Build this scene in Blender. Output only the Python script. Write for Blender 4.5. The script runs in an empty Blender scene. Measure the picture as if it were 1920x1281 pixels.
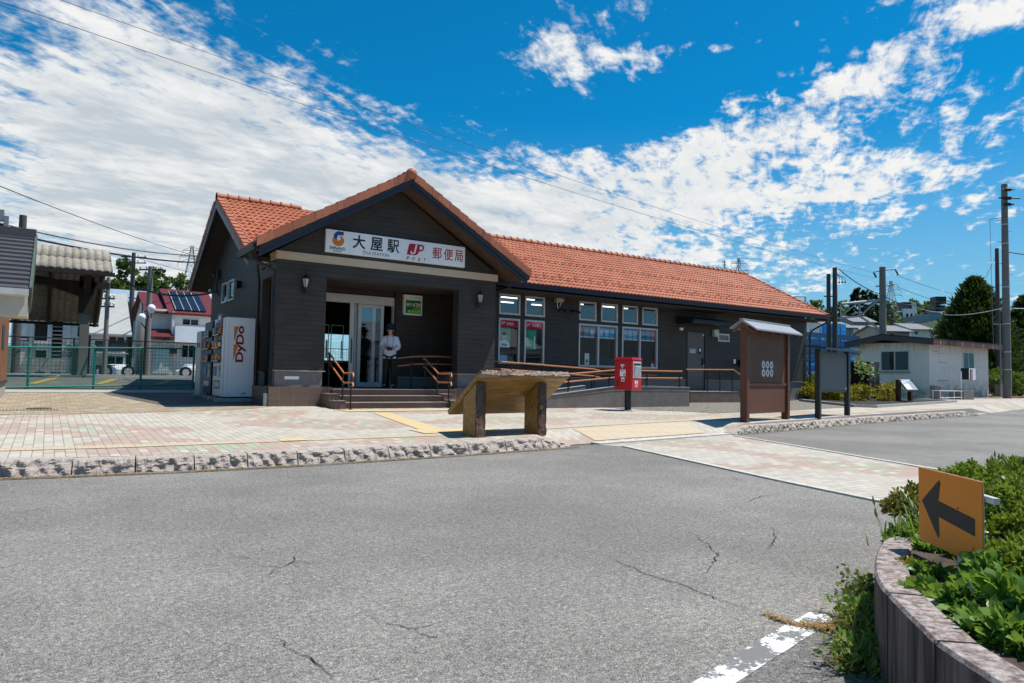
import bpy, bmesh, math, random
import numpy as np
from mathutils import Vector, Matrix
S = bpy.context.scene
COL = S.collection
R = math.radians
# ---------------------------------------------------------------- camera
F = 1316.04
YAW, PITCH, ROLL = -5.83378182e-01, 4.91014545e-02, 1.94124838e-02
def cam_axes():
    r = Vector((math.cos(YAW), math.sin(YAW), 0)); fw = Vector((-math.sin(YAW), math.cos(YAW), 0)); u = Vector((0, 0, 1))
    f2 = fw*math.cos(PITCH)+u*math.sin(PITCH); u2 = -fw*math.sin(PITCH)+u*math.cos(PITCH)
    r3 = r*math.cos(ROLL)+u2*math.sin(ROLL); u3 = -r*math.sin(ROLL)+u2*math.cos(ROLL)
    return r3, u3, f2
CR, CU, CF = cam_axes()
CO = Vector((0, 0, 1.1))
cd = bpy.data.cameras.new('camera'); cam = bpy.data.objects.new('camera', cd); COL.objects.link(cam)
mw = Matrix.Identity(4)
for i, c in enumerate((CR, CU, -CF)):
    for j in range(3): mw[j][i] = c[j]
mw.translation = CO
cam.matrix_world = mw
cd.sensor_width = 36.0; cd.lens = 36.0*F/1920; cd.clip_start = 0.05; cd.clip_end = 3000
S.camera = cam
# ---------------------------------------------------------------- light
SUN = Vector((0.42, -0.165, 1.0)).normalized()          # towards the sun
ld = bpy.data.lights.new('sun', 'SUN'); ld.energy = 5.0; ld.angle = R(0.5); ld.color = (1.0, 0.955, 0.89)
sun = bpy.data.objects.new('sun', ld); COL.objects.link(sun)
sun.rotation_euler = SUN.to_track_quat('Z', 'Y').to_euler(); sun.location = (20, -10, 40)
S.view_settings.view_transform = 'Standard'; S.view_settings.look = 'None'
S.view_settings.gamma = 1; S.view_settings.exposure = 0.27
S.render.engine = 'CYCLES'
S.cycles.use_denoising = True
S.cycles.max_bounces = 6; S.cycles.transparent_max_bounces = 12; S.cycles.caustics_reflective = False; S.cycles.caustics_refractive = False

def ray(px, py):
    return CR*((px-960)/F)+CU*(-(py-640.5)/F)+CF
def ony(px, py, Y): d = ray(px, py); return CO+d*(Y/d.y)
def onx(px, py, X): d = ray(px, py); return CO+d*(X/d.x)
def onz(px, py, z): d = ray(px, py); return CO+d*((z-CO.z)/d.z)
def atd(px, py, dep): return CO+ray(px, py)*dep
def pav(y): return 0.16+0.024*(y-8.45)
def onpav(px, py):
    d = ray(px, py); t = (0.16-0.024*8.45-CO.z)/(d.z-0.024*d.y); return CO+d*t

# ---------------------------------------------------------------- node helpers
class N:
    """arithmetic on shader sockets"""
    def __init__(s, nt, k): s.nt = nt; s.k = k
    def _m(s, op, *a, clamp=False):
        n = s.nt.nodes.new('ShaderNodeMath'); n.operation = op; n.use_clamp = clamp
        for i, v in enumerate((s,)+a):
            if isinstance(v, N): s.nt.links.new(v.k, n.inputs[i])
            else: n.inputs[i].default_value = v
        return N(s.nt, n.outputs[0])
    def __add__(s, o): return s._m('ADD', o)
    __radd__ = __add__
    def __sub__(s, o): return s._m('SUBTRACT', o)
    def __rsub__(s, o): return (s*-1.0)+o
    def __mul__(s, o): return s._m('MULTIPLY', o)
    __rmul__ = __mul__
    def __truediv__(s, o): return s._m('DIVIDE', o)
    def floor(s): return s._m('FLOOR')
    def frac(s): return s._m('FRACT')
    def abs(s): return s._m('ABSOLUTE')
    def lt(s, o): return s._m('LESS_THAN', o)
    def gt(s, o): return s._m('GREATER_THAN', o)
    def mx(s, o): return s._m('MAXIMUM', o)
    def mn(s, o): return s._m('MINIMUM', o)
    def pw(s, o): return s._m('POWER', o)
    def sin(s): return s._m('SINE')
    def atan2(s, o): return s._m('ARCTAN2', o)
    def asin(s): return s._m('ARCSINE')
    def exp(s): return s._m('EXPONENT')
    def sat(s): return s._m('ADD', 0.0, clamp=True)
    def ss(s, a, b):
        n = s.nt.nodes.new('ShaderNodeMapRange'); n.interpolation_type = 'SMOOTHSTEP'
        s.nt.links.new(s.k, n.inputs[0]); n.inputs[1].default_value = a; n.inputs[2].default_value = b
        return N(s.nt, n.outputs[0])
class G:
    def __init__(s, nt):
        s.nt = nt
    def coord(s, kind='Object'):
        n = s.nt.nodes.new('ShaderNodeTexCoord'); s.vec = n.outputs[kind]
        x = s.nt.nodes.new('ShaderNodeSeparateXYZ'); s.nt.links.new(s.vec, x.inputs[0])
        return [N(s.nt, o) for o in x.outputs]
    def comb(s, x, y, z):
        n = s.nt.nodes.new('ShaderNodeCombineXYZ')
        for i, v in enumerate((x, y, z)):
            if isinstance(v, N): s.nt.links.new(v.k, n.inputs[i])
            else: n.inputs[i].default_value = v
        return n.outputs[0]
    def noise(s, vec, scale, detail=3, rough=.55, dist=0.0):
        n = s.nt.nodes.new('ShaderNodeTexNoise'); n.inputs['Scale'].default_value = scale
        n.inputs['Detail'].default_value = detail; n.inputs['Roughness'].default_value = rough; n.inputs['Distortion'].default_value = dist
        s.nt.links.new(vec, n.inputs['Vector']); return N(s.nt, n.outputs[0])
    def white(s, vec):
        n = s.nt.nodes.new('ShaderNodeTexWhiteNoise'); n.noise_dimensions = '3D'; s.nt.links.new(vec, n.inputs['Vector']); return N(s.nt, n.outputs[0])
    def voro(s, vec, scale, feature='F1', rnd=1.0):
        n = s.nt.nodes.new('ShaderNodeTexVoronoi'); n.feature = feature; n.inputs['Scale'].default_value = scale; n.inputs['Randomness'].default_value = rnd
        s.nt.links.new(vec, n.inputs['Vector']); return n
    def mix(s, f, a, b, mode='MIX'):
        n = s.nt.nodes.new('ShaderNodeMix'); n.data_type = 'RGBA'; n.blend_type = mode
        ii = [i for i in n.inputs if i.type == 'RGBA']; fi = n.inputs[0]
        if isinstance(f, N): s.nt.links.new(f.k, fi)
        else: fi.default_value = f
        for i, v in zip(ii, (a, b)):
            if isinstance(v, (tuple, list)): i.default_value = tuple(v[:3])+(1,)
            elif isinstance(v, N): s.nt.links.new(v.k, i)
            else: s.nt.links.new(v, i)
        return [o for o in n.outputs if o.type == 'RGBA'][0]
    def bump(s, h, strength, dist=.01):
        n = s.nt.nodes.new('ShaderNodeBump'); n.inputs['Strength'].default_value = strength; n.inputs['Distance'].default_value = dist
        s.nt.links.new(h.k, n.inputs['Height']); return n.outputs[0]
def newmat(name):
    m = bpy.data.materials.new(name); m.use_nodes = True
    nt = m.node_tree; b = nt.nodes['Principled BSDF']
    return m, G(nt), b
def setb(g, b, col=None, rough=None, nrm=None, metal=None, spec=None, alpha=None):
    for k, v in (('Base Color', col), ('Roughness', rough), ('Normal', nrm), ('Metallic', metal), ('Specular IOR Level', spec), ('Alpha', alpha)):
        if v is None: continue
        if isinstance(v, N): g.nt.links.new(v.k, b.inputs[k])
        elif isinstance(v, (tuple, list)): b.inputs[k].default_value = tuple(v[:3])+(1,)
        elif isinstance(v, (int, float)): b.inputs[k].default_value = v
        else: g.nt.links.new(v, b.inputs[k])
def sc(c, k): return tuple(min(1, x*k) for x in c)
MATS = {}
def mat(name, col, rough=.6, var=.18, vs=6, bump=.15, bs=60, bd=.004, metal=0, spec=.4, big=.12, stretch=None):
    """plain surface with small and large colour variation and a fine bump"""
    if name in MATS: return MATS[name]
    m, g, b = newmat(name); g.coord(); v = g.vec
    if stretch:
        mp = g.nt.nodes.new('ShaderNodeMapping'); mp.inputs['Scale'].default_value = stretch; g.nt.links.new(v, mp.inputs[0]); v = mp.outputs[0]
    n1 = g.noise(v, vs, 5, .6); n2 = g.noise(v, .7, 3)
    c = g.mix(n1.ss(.25, .75), sc(col, 1-var), sc(col, 1+var))
    c = g.mix((n2.ss(.35, .75))*big*2, c, sc(col, .55))
    setb(g, b, c, rough, g.bump(g.noise(v, bs, 4, .65), bump, bd), metal, spec)
    MATS[name] = m; return m

# ---------------------------------------------------------------- mesh builder
REG = []
class MB:
    def __init__(s): s.v = []; s.f = []; s.m = []; s.sm = []; s.T = None; s.mi = 0; s.smooth = False; s.mats = []
    def mat(s, m):
        if m not in s.mats: s.mats.append(m)
        s.mi = s.mats.index(m); return s
    def add(s, vs, fs, smooth=None):
        o = len(s.v)
        for p in vs:
            p = Vector(p)
            s.v.append(tuple(s.T @ p) if s.T is not None else tuple(p))
        for f in fs:
            s.f.append([i+o for i in f]); s.m.append(s.mi); s.sm.append(s.smooth if smooth is None else smooth)
        return s
    def box(s, x0, x1, y0, y1, z0, z1):
        x0, x1 = sorted((x0, x1)); y0, y1 = sorted((y0, y1)); z0, z1 = sorted((z0, z1))
        return s.add([(x0,y0,z0),(x1,y0,z0),(x1,y1,z0),(x0,y1,z0),(x0,y0,z1),(x1,y0,z1),(x1,y1,z1),(x0,y1,z1)],
              [(0,3,2,1),(4,5,6,7),(0,1,5,4),(1,2,6,5),(2,3,7,6),(3,0,4,7)], False)
    def bbox(s, x0, x1, y0, y1, z0, z1, b=.008):
        """box with bevelled edges"""
        x0, x1 = sorted((x0, x1)); y0, y1 = sorted((y0, y1)); z0, z1 = sorted((z0, z1))
        bm = bmesh.new(); bmesh.ops.create_cube(bm, size=1)
        for v in bm.verts: v.co = Vector(((x0+x1)/2+v.co.x*(x1-x0), (y0+y1)/2+v.co.y*(y1-y0), (z0+z1)/2+v.co.z*(z1-z0)))
        bmesh.ops.bevel(bm, geom=bm.edges[:], offset=b, segments=2, affect='EDGES', profile=.6)
        bm.verts.index_update(); s.add([v.co for v in bm.verts], [[v.index for v in f.verts] for f in bm.faces], False); bm.free(); return s
    def hexa(s, b4, t4):
        return s.add(list(b4)+list(t4), [(3,2,1,0),(4,5,6,7),(0,1,5,4),(1,2,6,5),(2,3,7,6),(3,0,4,7)], False)
    def quad(s, a, b, c, d): return s.add([a, b, c, d], [(0,1,2,3)], False)
    def prism(s, poly, axis, a, b):
        """poly: 2D points; axis 'x','y','z' extruded from a to b"""
        def P(p, t): return {'x': (t, p[0], p[1]), 'y': (p[0], t, p[1]), 'z': (p[0], p[1], t)}[axis]
        n = len(poly); vs = [P(p, a) for p in poly]+[P(p, b) for p in poly]
        return s.add(vs, [list(range(n))[::-1], list(range(n, 2*n))]+[(i, (i+1)%n, n+(i+1)%n, n+i) for i in range(n)], False)
    def tube(s, pts, r, n=8, cap=True, closed=False):
        pts = [Vector(p) for p in pts]; rs = r if isinstance(r, (list, tuple)) else [r]*len(pts)
        rings = []; up = None
        for i, p in enumerate(pts):
            if closed: t = pts[(i+1)%len(pts)]-pts[i-1]
            else: t = pts[min(i+1, len(pts)-1)]-pts[max(i-1, 0)]
            t.normalize()
            if up is None: up = Vector((0, 0, 1)) if abs(t.z) < .9 else Vector((1, 0, 0))
            a = t.cross(up)
            if a.length < 1e-4: a = t.cross(Vector((0, 1, 0)))
            a.normalize(); b2 = a.cross(t); b2.normalize(); up = b2
            rings.append([p+a*math.cos(2*math.pi*k/n)*rs[i]+b2*math.sin(2*math.pi*k/n)*rs[i] for k in range(n)])
        vs = [q for rg in rings for q in rg]; fs = []
        m = len(pts)
        for i in range(m if closed else m-1):
            j = (i+1) % m
            for k in range(n): fs.append((i*n+k, i*n+(k+1)%n, j*n+(k+1)%n, j*n+k))
        o = len(s.f); s.add(vs, fs, True)
        if cap and not closed:
            s.add(rings[0], [list(range(n))], False); s.add(rings[-1], [list(range(n))[::-1]], False)
        return s
    def cyl(s, p, q, r0, r1=None, n=16): return s.tube([p, q], [r0, r0 if r1 is None else r1], n)
    def lathe(s, prof, c=(0,0,0), n=20):
        """prof: (r,z) list"""
        vs = [(c[0]+r*math.cos(2*math.pi*k/n), c[1]+r*math.sin(2*math.pi*k/n), c[2]+z) for r, z in prof for k in range(n)]
        fs = [(i*n+k, i*n+(k+1)%n, (i+1)*n+(k+1)%n, (i+1)*n+k) for i in range(len(prof)-1) for k in range(n)]
        return s.add(vs, fs, True)
    def ball(s, c, r, n=12, sc3=(1,1,1)):
        bm = bmesh.new(); bmesh.ops.create_icosphere(bm, subdivisions=2 if n < 16 else 3, radius=1); bm.verts.index_update()
        s.add([(c[0]+v.co.x*r*sc3[0], c[1]+v.co.y*r*sc3[1], c[2]+v.co.z*r*sc3[2]) for v in bm.verts], [[v.index for v in f.verts] for f in bm.faces], True); bm.free(); return s
    def build(s, name, parent=None, m=None):
        me = bpy.data.meshes.new(name)
        off = Vector((0, 0, 0))
        if parent is not None and parent.get('_w'): off = Vector(parent['_w'])
        me.from_pydata([tuple(Vector(p)-off) for p in s.v], [], s.f)
        if m is not None and not s.mats: s.mats = [m]
        for x in s.mats: me.materials.append(x)
        if len(s.mats) > 1: me.polygons.foreach_set('material_index', s.m)
        me.polygons.foreach_set('use_smooth', s.sm)
        me.update()
        o = bpy.data.objects.new(name, me); COL.objects.link(o)
        if parent is not None: o.parent = parent; o['_w'] = tuple(off)
        return o
def thing(name, label, cat, loc=(0,0,0), rz=0.0, group=None, world=True):
    """Empty at the base of a thing. world=True: parts are given in world coordinates"""
    o = bpy.data.objects.new(name, None); COL.objects.link(o); o.empty_display_size = .2
    o.location = loc; o.rotation_euler = (0, 0, rz); o['label'] = label; o['category'] = cat
    if group: o['group'] = group
    if world: o['_w'] = tuple(loc)
    return o
def tag(o, label, cat, group=None):
    o['label'] = label; o['category'] = cat
    if group: o['group'] = group
    return o
def struct(o, kind='structure'): o['kind'] = kind; return o
def rebase(o, loc):
    """move the origin of a single-mesh thing to its base"""
    o.data.transform(Matrix.Translation(-Vector(loc))); o.location = loc; return o
def copy_tree(o, parent=None, kids=None):
    if kids is None:
        kids = {}
        for x in COL.objects:
            if x.parent: kids.setdefault(x.parent.name, []).append(x)
    c = o.copy(); COL.objects.link(c)
    if parent is not None: c.parent = parent
    for k in kids.get(o.name, []): copy_tree(k, c, kids)
    return c
_tc = {}
def text_data(s, off=0.0):
    """outline of a word as flat faces, about 1 unit high"""
    key = (s, off)
    if key not in _tc:
        cu = bpy.data.curves.new('t', 'FONT'); cu.body = s; cu.size = 1; cu.align_x = 'CENTER'; cu.offset = off; cu.resolution_u = 4
        ob = bpy.data.objects.new('t', cu); COL.objects.link(ob)
        bpy.context.view_layer.update()
        me = bpy.data.meshes.new_from_object(ob.evaluated_get(bpy.context.evaluated_depsgraph_get()))
        vs = [tuple(v.co) for v in me.vertices]; fs = [tuple(p.vertices) for p in me.polygons]
        bpy.data.objects.remove(ob); bpy.data.meshes.remove(me)
        if not vs: vs = [(0,0,0)]
        _tc[key] = (vs, fs)
    return _tc[key]
def text(mb, s, o, u, w, width, height, off=0.0, shear=0.0):
    """fit word s into width x height centred at o, in the plane of unit vectors u (right), w (up)"""
    vs, fs = text_data(s, 0.0)
    xs = [v[0] for v in vs]; ys = [v[1] for v in vs]
    cx, cy = (min(xs)+max(xs))/2, (min(ys)+max(ys))/2
    kx = width/max(1e-6, max(xs)-min(xs)) if width else None; ky = height/max(1e-6, max(ys)-min(ys)) if height else kx
    if kx is None: kx = ky
    o, u, w = Vector(o), Vector(u), Vector(w)
    nn = u.cross(w).normalized()
    base = [u*((v[0]-cx)*kx+shear*(v[1]-cy)*ky)+w*((v[1]-cy)*ky) for v in vs]
    mb.add([o+p for p in base], fs, False)
    for k in range(int(8 if off else 0)):      # thicken the strokes with copies a hair in front of one another
        a = k*math.pi/4; sh = (u*math.cos(a)*kx+w*math.sin(a)*ky)*off
        mb.add([o+p+sh+nn*(.00025*(k+1)) for p in base], fs, False)
# ---------------------------------------------------------------- sky: Nishita plus drifting clouds, laid out by azimuth and elevation
W = bpy.data.worlds.new('World'); S.world = W; W.use_nodes = True
nt = W.node_tree; nt.nodes.clear(); g = G(nt)
out = nt.nodes.new('ShaderNodeOutputWorld'); bg = nt.nodes.new('ShaderNodeBackground'); bg.inputs[1].default_value = 0.072
nt.links.new(bg.outputs[0], out.inputs[0])
sky = nt.nodes.new('ShaderNodeTexSky'); sky.sky_type = 'NISHITA'; sky.sun_disc = False
sky.sun_elevation = math.asin(SUN.z); sky.sun_rotation = math.atan2(SUN.x, SUN.y); sky.altitude = 500; sky.air_density = 1.0; sky.dust_density = .6; sky.ozone_density = 2.5
gx, gy, gz = g.coord('Generated')
zz = gz.mx(0.0)+.10
pv = g.comb(gx/zz, gy/zz, 0.0)
w1 = g.noise(pv, 3.0, 5, .6); w2 = g.noise(g.comb(gx/zz+7.3, gy/zz, 1.0), 3.0, 5, .6)
az = gx.atan2(gy)*57.29578-33.4; el = gz.asin()*57.29578
A = az+(w1-.5)*11.0; B = el+(w2-.5)*6.5
def ae(px, py):
    d = ray(px, py).normalized(); return math.degrees(math.atan2(d.x, d.y))-33.4, math.degrees(math.asin(d.z))
blobs = [(220,380,600,300,8,1.25),(330,120,420,150,8,.42),(60,560,300,60,0,.5),(900,400,620,105,7,1.05),(1250,345,330,75,4,.7),
 (1640,150,330,74,-22,1.0),(1380,235,200,36,-16,.75),(1850,50,150,60,-20,.45),(1085,92,150,105,-8,.84),(1455,55,50,30,0,.70),(1350,98,60,14,0,.50),(1225,112,55,20,0,.55),(1620,10,150,22,0,.5),(1300,170,220,30,-14,-.55),
 (1770,275,290,44,-12,.8),(1530,372,330,26,-4,.55),(1880,385,90,30,0,.6),(1660,415,240,26,-8,.5),(1800,190,120,40,-20,.35),(1450,300,200,40,-8,.45),(1700,345,200,24,-10,.45),(1560,520,230,16,-6,.28),(1850,570,170,14,0,.35),(870,215,110,14,-30,.22),(1000,480,500,60,6,.5),(700,470,400,60,6,.5),
 (800,110,170,120,35,-.55),(20,150,90,60,0,-.25),(10,310,70,60,0,-.35),(1150,215,140,60,-10,-.5),(1600,440,280,24,8,-.25)]
bias = None
for (px, py, ru, rv, an, wt) in blobs:
    a0, e0 = ae(px, py); a1, e1 = ae(px+20, py); a2, e2 = ae(px, py-20)
    kx = 20/math.hypot(a1-a0, e1-e0); ky = 20/max(.1, abs(e2-e0))
    c, s_ = math.cos(R(-an)), math.sin(R(-an))
    U = ((A-a0)*c+(B-e0)*s_)*(kx/ru); V = ((B-e0)*c-(A-a0)*s_)*(ky/rv)
    t = ((U*U+V*V)*-1.0).exp()*wt
    bias = t if bias is None else bias+t
away = az.abs().ss(48, 75)*(g.noise(pv, .8, 3)-.36)*2.4  # extra cloud out of view, thickened to keep the fill light neutral
nA = g.noise(pv, 4.2, 9, .60, .25)
rp = g.comb((gx*.82+gy*.57)/zz*1.0, (gy*.82-gx*.57)/zz*2.6, 3.0)
nB = g.noise(rp, 6.5, 7, .62, .4)
nD = g.noise(g.comb(gx/zz, gy/zz, 5.0), 22.0, 5, .6)
rgt = az.ss(-8, 14)
d = bias+away-.44-rgt*.10+(nA-.5)*(rgt*.5+1.7)+(nB-.5)*(rgt*1.3+1.35)+(nD-.5)*1.25
alpha = d.ss(-.06, .82)
shade = (g.noise(g.comb(gx/zz, gy/zz*1.8, 9.0), 3.2, 7, .6).ss(.32, .68))*(bias.ss(.45, 1.3))*(az*-1.0+20.0).ss(-6, 30)
shade2 = d.ss(.5, 1.1)*.15
skyc = g.mix(1.0, sky.outputs[0], (.03, 1.04, 1.46), "MULTIPLY")
hor = el.ss(-2, 21)
skyc = g.mix((1.0-hor)*.80, skyc, (4.3, 6.5, 8.0))
cl = g.mix((shade*.75+shade2+(nB.ss(.62, .38))*.22+(nA.ss(.6, .4))*.15).sat(), (11.2, 11.1, 10.8), (6.2, 7.0, 7.7))
fin = g.mix(alpha, skyc, cl)
fin = g.mix(el.lt(-0.3)*1.0, fin, (1.5, 1.5, 1.4))
nt.links.new(fin, bg.inputs[0])

# ---------------------------------------------------------------- materials
def m_asphalt(name, base=.2, warm=(1.0, .94, .85)):
    m, g, b = newmat(name); x, y, z = g.coord()
    v = g.comb(x, y, 0.0)
    sp = g.noise(v, 150, 2, .75); sp2 = g.noise(v, 42, 5, .85); sp3 = g.noise(v, 16, 6, .85)
    big = g.noise(v, .35, 5, .6); mid = g.noise(v, 2.2, 4, .6)
    k = ((sp.ss(.38, .62)*.95+sp2.ss(.38, .62)*.80+sp3.ss(.40, .60)*.35)+.08)*(mid*.42+.79)*(big.ss(.35, .65)*.30+.82)
    pale_specks = sp.ss(.58, .63)*.9+sp2.ss(.58, .63)*1.0  # pale stone specks in the aggregate
    val = k*base+pale_specks*base
    col = g.mix(1.0, g.comb(val*warm[0], val*warm[1], val*warm[2]), (1, 1, 1), 'MULTIPLY')
    setb(g, b, col, .85, g.bump(sp*1.0+sp2*.6, .22, .004), spec=.25); return m
M_ASPH = m_asphalt('asphalt', .160)
M_ASPH2 = m_asphalt('old asphalt', .125, (1, .95, .88))
M_LOT = m_asphalt('dark asphalt', .085)
def m_paver(name, rot=False, tan=False, w=.1, l=.2):
    m, g, b = newmat(name); x, y, z = g.coord()
    if rot: x, y = y, x
    cx = x/w; col = cx.floor(); off = (col*.5).frac()
    cy = y/l+off; row = cy.floor()
    fx = cx.frac(); fy = cy.frac()
    ex = (fx.mn(1.0-fx))*w; ey = (fy.mn(1.0-fy))*l
    e = ex.mn(ey); joint = 1.0-e.ss(.0015, .0045)
    rnd = g.white(g.comb(col, row, 1.0)); rnd2 = g.white(g.comb(col, row, 2.0))
    X = (col+.5)*w; Y = (row+.5-off)*l
    nv = g.comb(x, y, 0.0)
    fine = g.noise(nv, 90, 4, .7); dirt = g.noise(nv, 1.3, 5, .65)
    if tan:
        c = g.mix(rnd, (.27, .21, .135), (.38, .31, .21)); c = g.mix(rnd2.gt(.9)*.6, c, (.5, .46, .38))
        jc = (.15, .12, .07)
    else:
        Q = g.comb(X*.45, Y*.75, 4.0)
        n = g.noise(Q, 1.0, 2, .5)
        u = ((X/3.6+Y*.12).frac()-.5).abs()*2.0; v2 = ((Y/2.7+.2).frac()-.5).abs()*2.0
        dm = u*.8+v2*.9+(n-.5)*1.5
        pink = (dm.lt(.80))*(dm.gt(.50)); inner = dm.lt(.50)
        gr = inner*(rnd.lt(.45))
        pk = (pink*(rnd.lt(.93))+inner*(rnd.gt(.42))*(rnd2.lt(.8))).mn(1.0)
        c = g.mix(rnd2, (.43, .39, .325), (.54, .495, .42))
        c = g.mix(pk, c, g.mix(rnd2, (.40, .285, .23), (.47, .36, .30)))
        c = g.mix(gr, c, g.mix(rnd2, (.35, .375, .265), (.41, .43, .325)))
        jc = (.21, .175, .13)
    c = g.mix(dirt.ss(.45, .8)*.28, c, (.30, .27, .22)); c = g.mix(fine*.25, c, (.18, .17, .15))
    c = g.mix(joint*.85, c, jc)
    h = (1.0-joint)*1.0+fine*.12+rnd*.10
    setb(g, b, c, .82, g.bump(h, .8, .006), spec=.3); return m
M_PAVE = m_paver('block paving'); M_PAVX = m_paver('crossing paving', True, w=.1, l=.2); M_TAN = m_paver('tan cobble paving', True, True, w=.14, l=.17)
def m_tact(name, c1):
    m, g, b = newmat(name); x, y, z = g.coord()
    fx = (x/.06).frac()-.5; fy = (y/.06).frac()-.5; r = (fx*fx+fy*fy); dot = 1.0-r.ss(.04, .12)
    tx = (x/.3).frac(); ty = (y/.3).frac(); e = tx.mn(1.0-tx).mn(ty.mn(1.0-ty)); j = 1.0-e.ss(.008, .02)
    nv = g.comb(x, y, 0.0); n = g.noise(nv, 3, 5, .65)
    rn = g.white(g.comb((x/.3).floor(), (y/.3).floor(), 0.0))
    c = g.mix(n.ss(.3, .8)*.55+rn*.25, c1, (.50, .42, .30)); c = g.mix(j*.6, c, (.2, .15, .08)); c = g.mix(dot*.25, c, sc(c1, 1.25))
    setb(g, b, c, .7, g.bump(dot, .7, .006), spec=.3); return m
M_TACT = m_tact('yellow tactile tile', (.60, .45, .22)); M_TACT2 = m_tact('faded tactile tile', (.48, .38, .265))
def m_siding(name, col, step=.114, horiz='xy'):
    m, g, b = newmat(name); x, y, z = g.coord()
    r = z/step; row = r.floor(); f = r.frac(); a = x+y
    gr = 1.0-(f.mn(1.0-f)*step).ss(.0015, .006)
    rnd = g.white(g.comb(row, 3.0, 1.0)); jj = ((a/.606)+rnd).frac(); vj = (1.0-(jj.mn(1.0-jj)*.606).ss(.001, .004))*.5
    st = g.noise(g.comb(a*6.0, z*70.0, 0.0), 1.0, 4, .65); big = g.noise(g.comb(a, z, 0.0), 1.2, 3)
    pr = g.white(g.comb((a/.606+rnd).floor(), row, 5.0))
    k = st*.5+pr*.30+(big-.5)*1.1+.25
    c = g.mix(k.sat(), sc(col, .62), sc(col, 1.4)); c = g.mix((gr*.85+vj).sat(), c, sc(col, .22))
    setb(g, b, c, .55, g.bump((1.0-(gr+vj).sat())+st*.22, .6, .008), spec=.35); return m
M_SID = m_siding('charcoal wood-look siding', (.044, .036, .029))
def m_tile(name, c1, c2, pw=.30, ph=.30, jc=(.25, .2, .17)):
    """brown porcelain wall and step tiles with pale joints"""
    m, g, b = newmat(name); x, y, z = g.coord(); a = x+y
    f1 = (a/pw).frac(); f2 = (z/ph+.42).frac()
    e = (f1.mn(1.0-f1)*pw).mn(f2.mn(1.0-f2)*ph); j = 1.0-e.ss(.002, .005)
    n = g.noise(g.comb(a*2.0, z*60.0, 1.0), 1.0, 4); rn = g.white(g.comb((a/pw).floor(), (z/ph+.42).floor(), 0.0))
    c = g.mix((n*.6+rn*.4).sat(), c1, c2); c = g.mix(j*.6, c, jc)
    setb(g, b, c, .45, g.bump((1.0-j)+n*.2, .4, .004)); return m
M_PTILE = m_tile('brown plinth tile', (.105, .064, .048), (.175, .115, .09))
def m_roof(name, c1, c2, c3):
    m, g, b = newmat(name); x, y, z = g.coord()
    r = g.white(g.comb((x/.30).floor(), (y/.25).floor(), 0.0)); r2 = g.white(g.comb((x/.30).floor(), (y/.25).floor(), 3.0)); n = g.noise(g.vec, 45, 5, .7); nb = g.noise(g.vec, .8, 3)
    c = g.mix(r*.7+n*.3, c1, c2); c = g.mix(nb.ss(.5, .75)*.35+r2.gt(.82)*.22, c, c3)
    st = g.noise(g.vec, 5.0, 6, .7).ss(.56, .74)*.38; c = g.mix(st, c, sc(c3, .5))
    setb(g, b, c, .62, g.bump(n, .12, .004), spec=.35); return m
M_ROOF = m_roof('terracotta roof tile', (.38, .098, .042), (.52, .175, .085), (.22, .065, .038))
M_ROOFD = m_roof('verge tile', (.33, .10, .052), (.47, .17, .09), (.24, .08, .05))
def m_gravel(name):
    m, g, b = newmat(name); x, y, z = g.coord(); v = g.comb(x, y, 0.0)
    vo = g.voro(v, 28); dd = N(g.nt, vo.outputs['Distance']); cc = vo.outputs['Color']
    s2 = g.nt.nodes.new('ShaderNodeSeparateColor'); g.nt.links.new(cc, s2.inputs[0]); r = N(g.nt, s2.outputs[0])
    c = g.mix(r, (.16, .145, .11), (.46, .43, .36)); c = g.mix(dd.ss(.25, .6)*.7, c, (.07, .06, .045))
    setb(g, b, c, .85, g.bump(1.0-dd, 1.0, .03)); return m
M_GRAV = m_gravel('gravel')
M_CONC = mat('concrete', (.36, .35, .33), .85, .15, 9, .3, 70, .004)
M_CONCD = mat('dark concrete', (.17, .165, .16), .8, .2, 7, .3, 60, .004)
M_RAMP = mat('grey rendered wall', (.195, .178, .165), .8, .16, 5, .3, 120, .003, big=.25)
M_BASE = mat('grey render plinth', (.195, .18, .17), .8, .12, 5, .3, 120, .003)
M_CAP = mat('ledge metal', (.42, .39, .36), .5)
M_CREAM = mat('cream band', (.60, .46, .33), .7, .06, 8, .15, 200, .002)
M_WHITE = mat('white paint', (.80, .80, .80), .45, .04, 5, .05, 60, .002, big=.05)
M_FRAME = mat('silver aluminium', (.62, .61, .58), .38, .06, 8, .04, 60, .002, metal=.25)
M_BLK = mat('black metal', (.016, .015, .015), .4, .2, 8, .1)
M_NAVY = mat('navy fascia', (.024, .024, .034), .42, .15, 5, .06)
M_GUTT = mat('dark blue gutter', (.008, .016, .04), .35, .15, 5, .05)
M_SOF = mat('brown soffit', (.09, .055, .038), .7, .15, 5, .1)
M_SOFD = mat('dark soffit', (.05, .04, .036), .75, .15, 5, .1)
M_COPR = mat('copper brown handrail', (.50, .19, .075), .38, .12, 20, .05)
M_SUBF = mat('kerb white', (.52, .49, .44), .75, .12, 10, .2, 80)
M_RED = mat('post red', (.52, .010, .018), .32, .06, 4, .03)
M_SIGNW = mat('sign white', (.90, .91, .92), .35, .03, 4, .02)
M_INK = mat('ink black', (.016, .018, .022), .5, .05)
M_INKR = mat('ink red', (.46, .007, .025), .45, .05)
M_BLUE = mat('logo blue', (.016, .075, .33), .45, .05)
M_ORNG = mat('logo orange', (.72, .20, .01), .45, .05)
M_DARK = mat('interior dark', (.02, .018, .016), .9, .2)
M_ROOM = mat('interior wall', (.10, .095, .085), .9, .2)
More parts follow.
